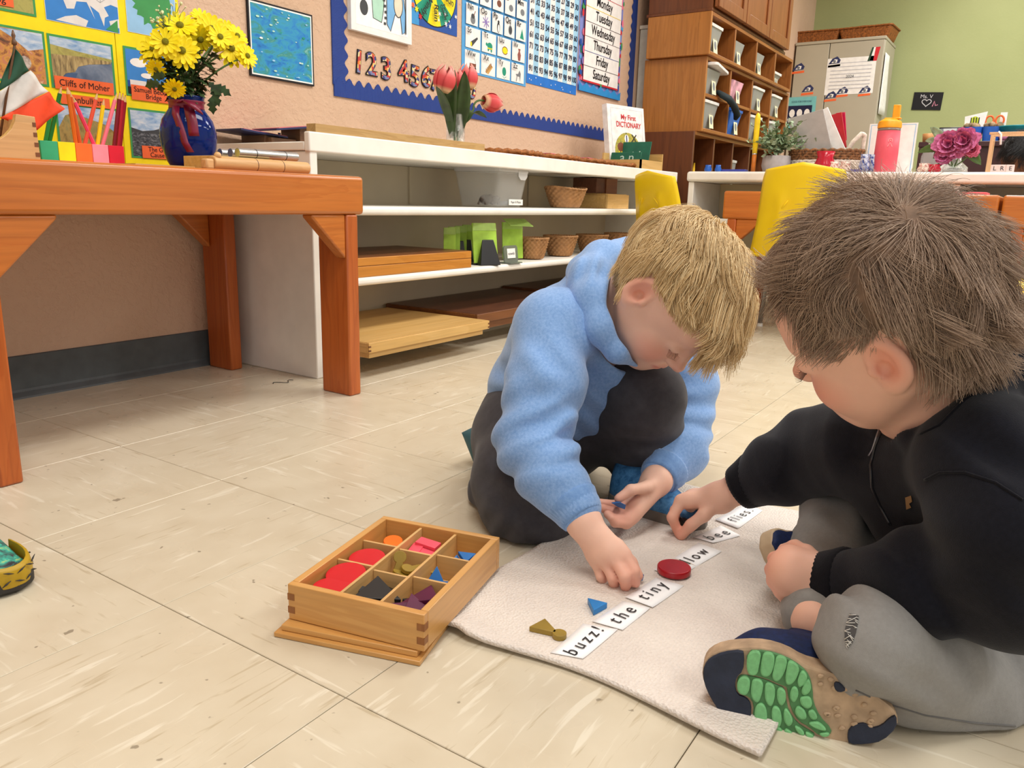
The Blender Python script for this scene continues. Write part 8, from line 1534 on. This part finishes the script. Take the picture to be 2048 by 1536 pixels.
# ================================================================== child beyond the counter, only the head showing
pz = onx(2030, 300, 4.05); m_bskin = skin('skin_brown', (128, 82, 60), (120, 60, 50), (140, 86, 62)); fC = -CR*.55-CF*.45-CU*.7; fC /= np.linalg.norm(fC); uC = CU*.75-CF*.66-CR*.1; uC -= fC*(uC@fC); uC /= np.linalg.norm(uC); lC = np.cross(uC, fC)
CC = at(2040, 318, dep(pz)); bc_ = np.array((CC[0], CC[1], 0.0)); fd = Field(CC-V3(.24, .24, .75), CC+V3(.24, .24, .18), .006); P3, R3_ = head(fd, CC, fC, uC, lC, 1.05)
tor = CC+V3(.10, -.02, -.22); fd.cone(P3(-.03, -.05, 0), tor, .05, .06, .03); fd.chain([tor, tor-V3(-.02, 0, .3)], [.10, .11], .03); pC = field_obj('person', fd, m_bskin, bc_, None, 1, head_attrs(CC, R3_, 1.05)); tag(pC, 'dark-haired child bent low behind the counter, seen through the dowel frame', 'person')
fd = Field(tor-V3(.2, .2, .5), tor+V3(.2, .2, .14), .006); fd.chain([tor, tor-V3(-.02, 0, .42)], [.115, .135], .03); fd.chain([tor+V3(0, .08, -.03), tor+V3(-.02, .15, -.25)], [.06, .05], .03); fd.chain([tor+V3(0, -.08, -.03), tor+V3(-.02, -.15, -.25)], [.06, .05], .03); field_obj('dark_shirt', fd, m_blackhood, bc_, pC, 1)
fd = Field(CC-V3(.2, .2, .2), CC+V3(.2, .2, .2), .005); fd.ell(P3(-.014, .036, 0), np.array((.100, .092, .084))*1.05, R3_, 0); sl, X, Y, Z = fd.sub(fd.lo, fd.lo+fd.h*fd.n); c0 = P3(0, 0, 0); q = [R3_[i][0]*(X-c0[0])+R3_[i][1]*(Y-c0[1])+R3_[i][2]*(Z-c0[2]) for i in range(3)]; np.maximum(fd.F, (np.where(q[0] > .03, .045, np.where(q[0] > -.03, .02, -.05))-q[1]).astype(np.float32)+0*fd.F, out=fd.F)
ho = field_obj('hair', fd, flat('hair_black', (16, 14, 15), .5, .5), bc_, pC, 2)
hair('hair_strands', CC, R3_, 1.05, hairmat('hair_black_strands', (12, 10, 11), (20, 17, 18), (34, 30, 30)), ho, bc_, (.099, .091, .083), (-.014, .036, 0), lambda p, rg: p[:, 1] > np.where(p[:, 0] > .03, .045, np.where(p[:, 0] > -.03, .02, -.05)), (-.05, .1, 0), lambda p, rg: .05*rg.uniform(.7, 1.1, len(p)), 4000, 9, (0, 0, -1), (.002, .012), 9, .4, .0006, .2, None, .92, (60, .8))
# ================================================================== lettering becomes plain mesh
dg = bpy.context.evaluated_depsgraph_get(); dg.update()
for o in [x for x in bpy.data.objects if x.type == 'FONT']:
    me = bpy.data.meshes.new_from_object(o.evaluated_get(dg)); nm = o.name
    n = bpy.data.objects.new('lettering_mesh', me); COL.objects.link(n); n.parent = o.parent; [n.__setitem__(k, o[k]) for k in ('kind', 'label') if k in o]; n.matrix_local = o.matrix_local
    for ch in list(o.children): ch.parent = n
    bpy.data.objects.remove(o, do_unlink=True); n.name = nm
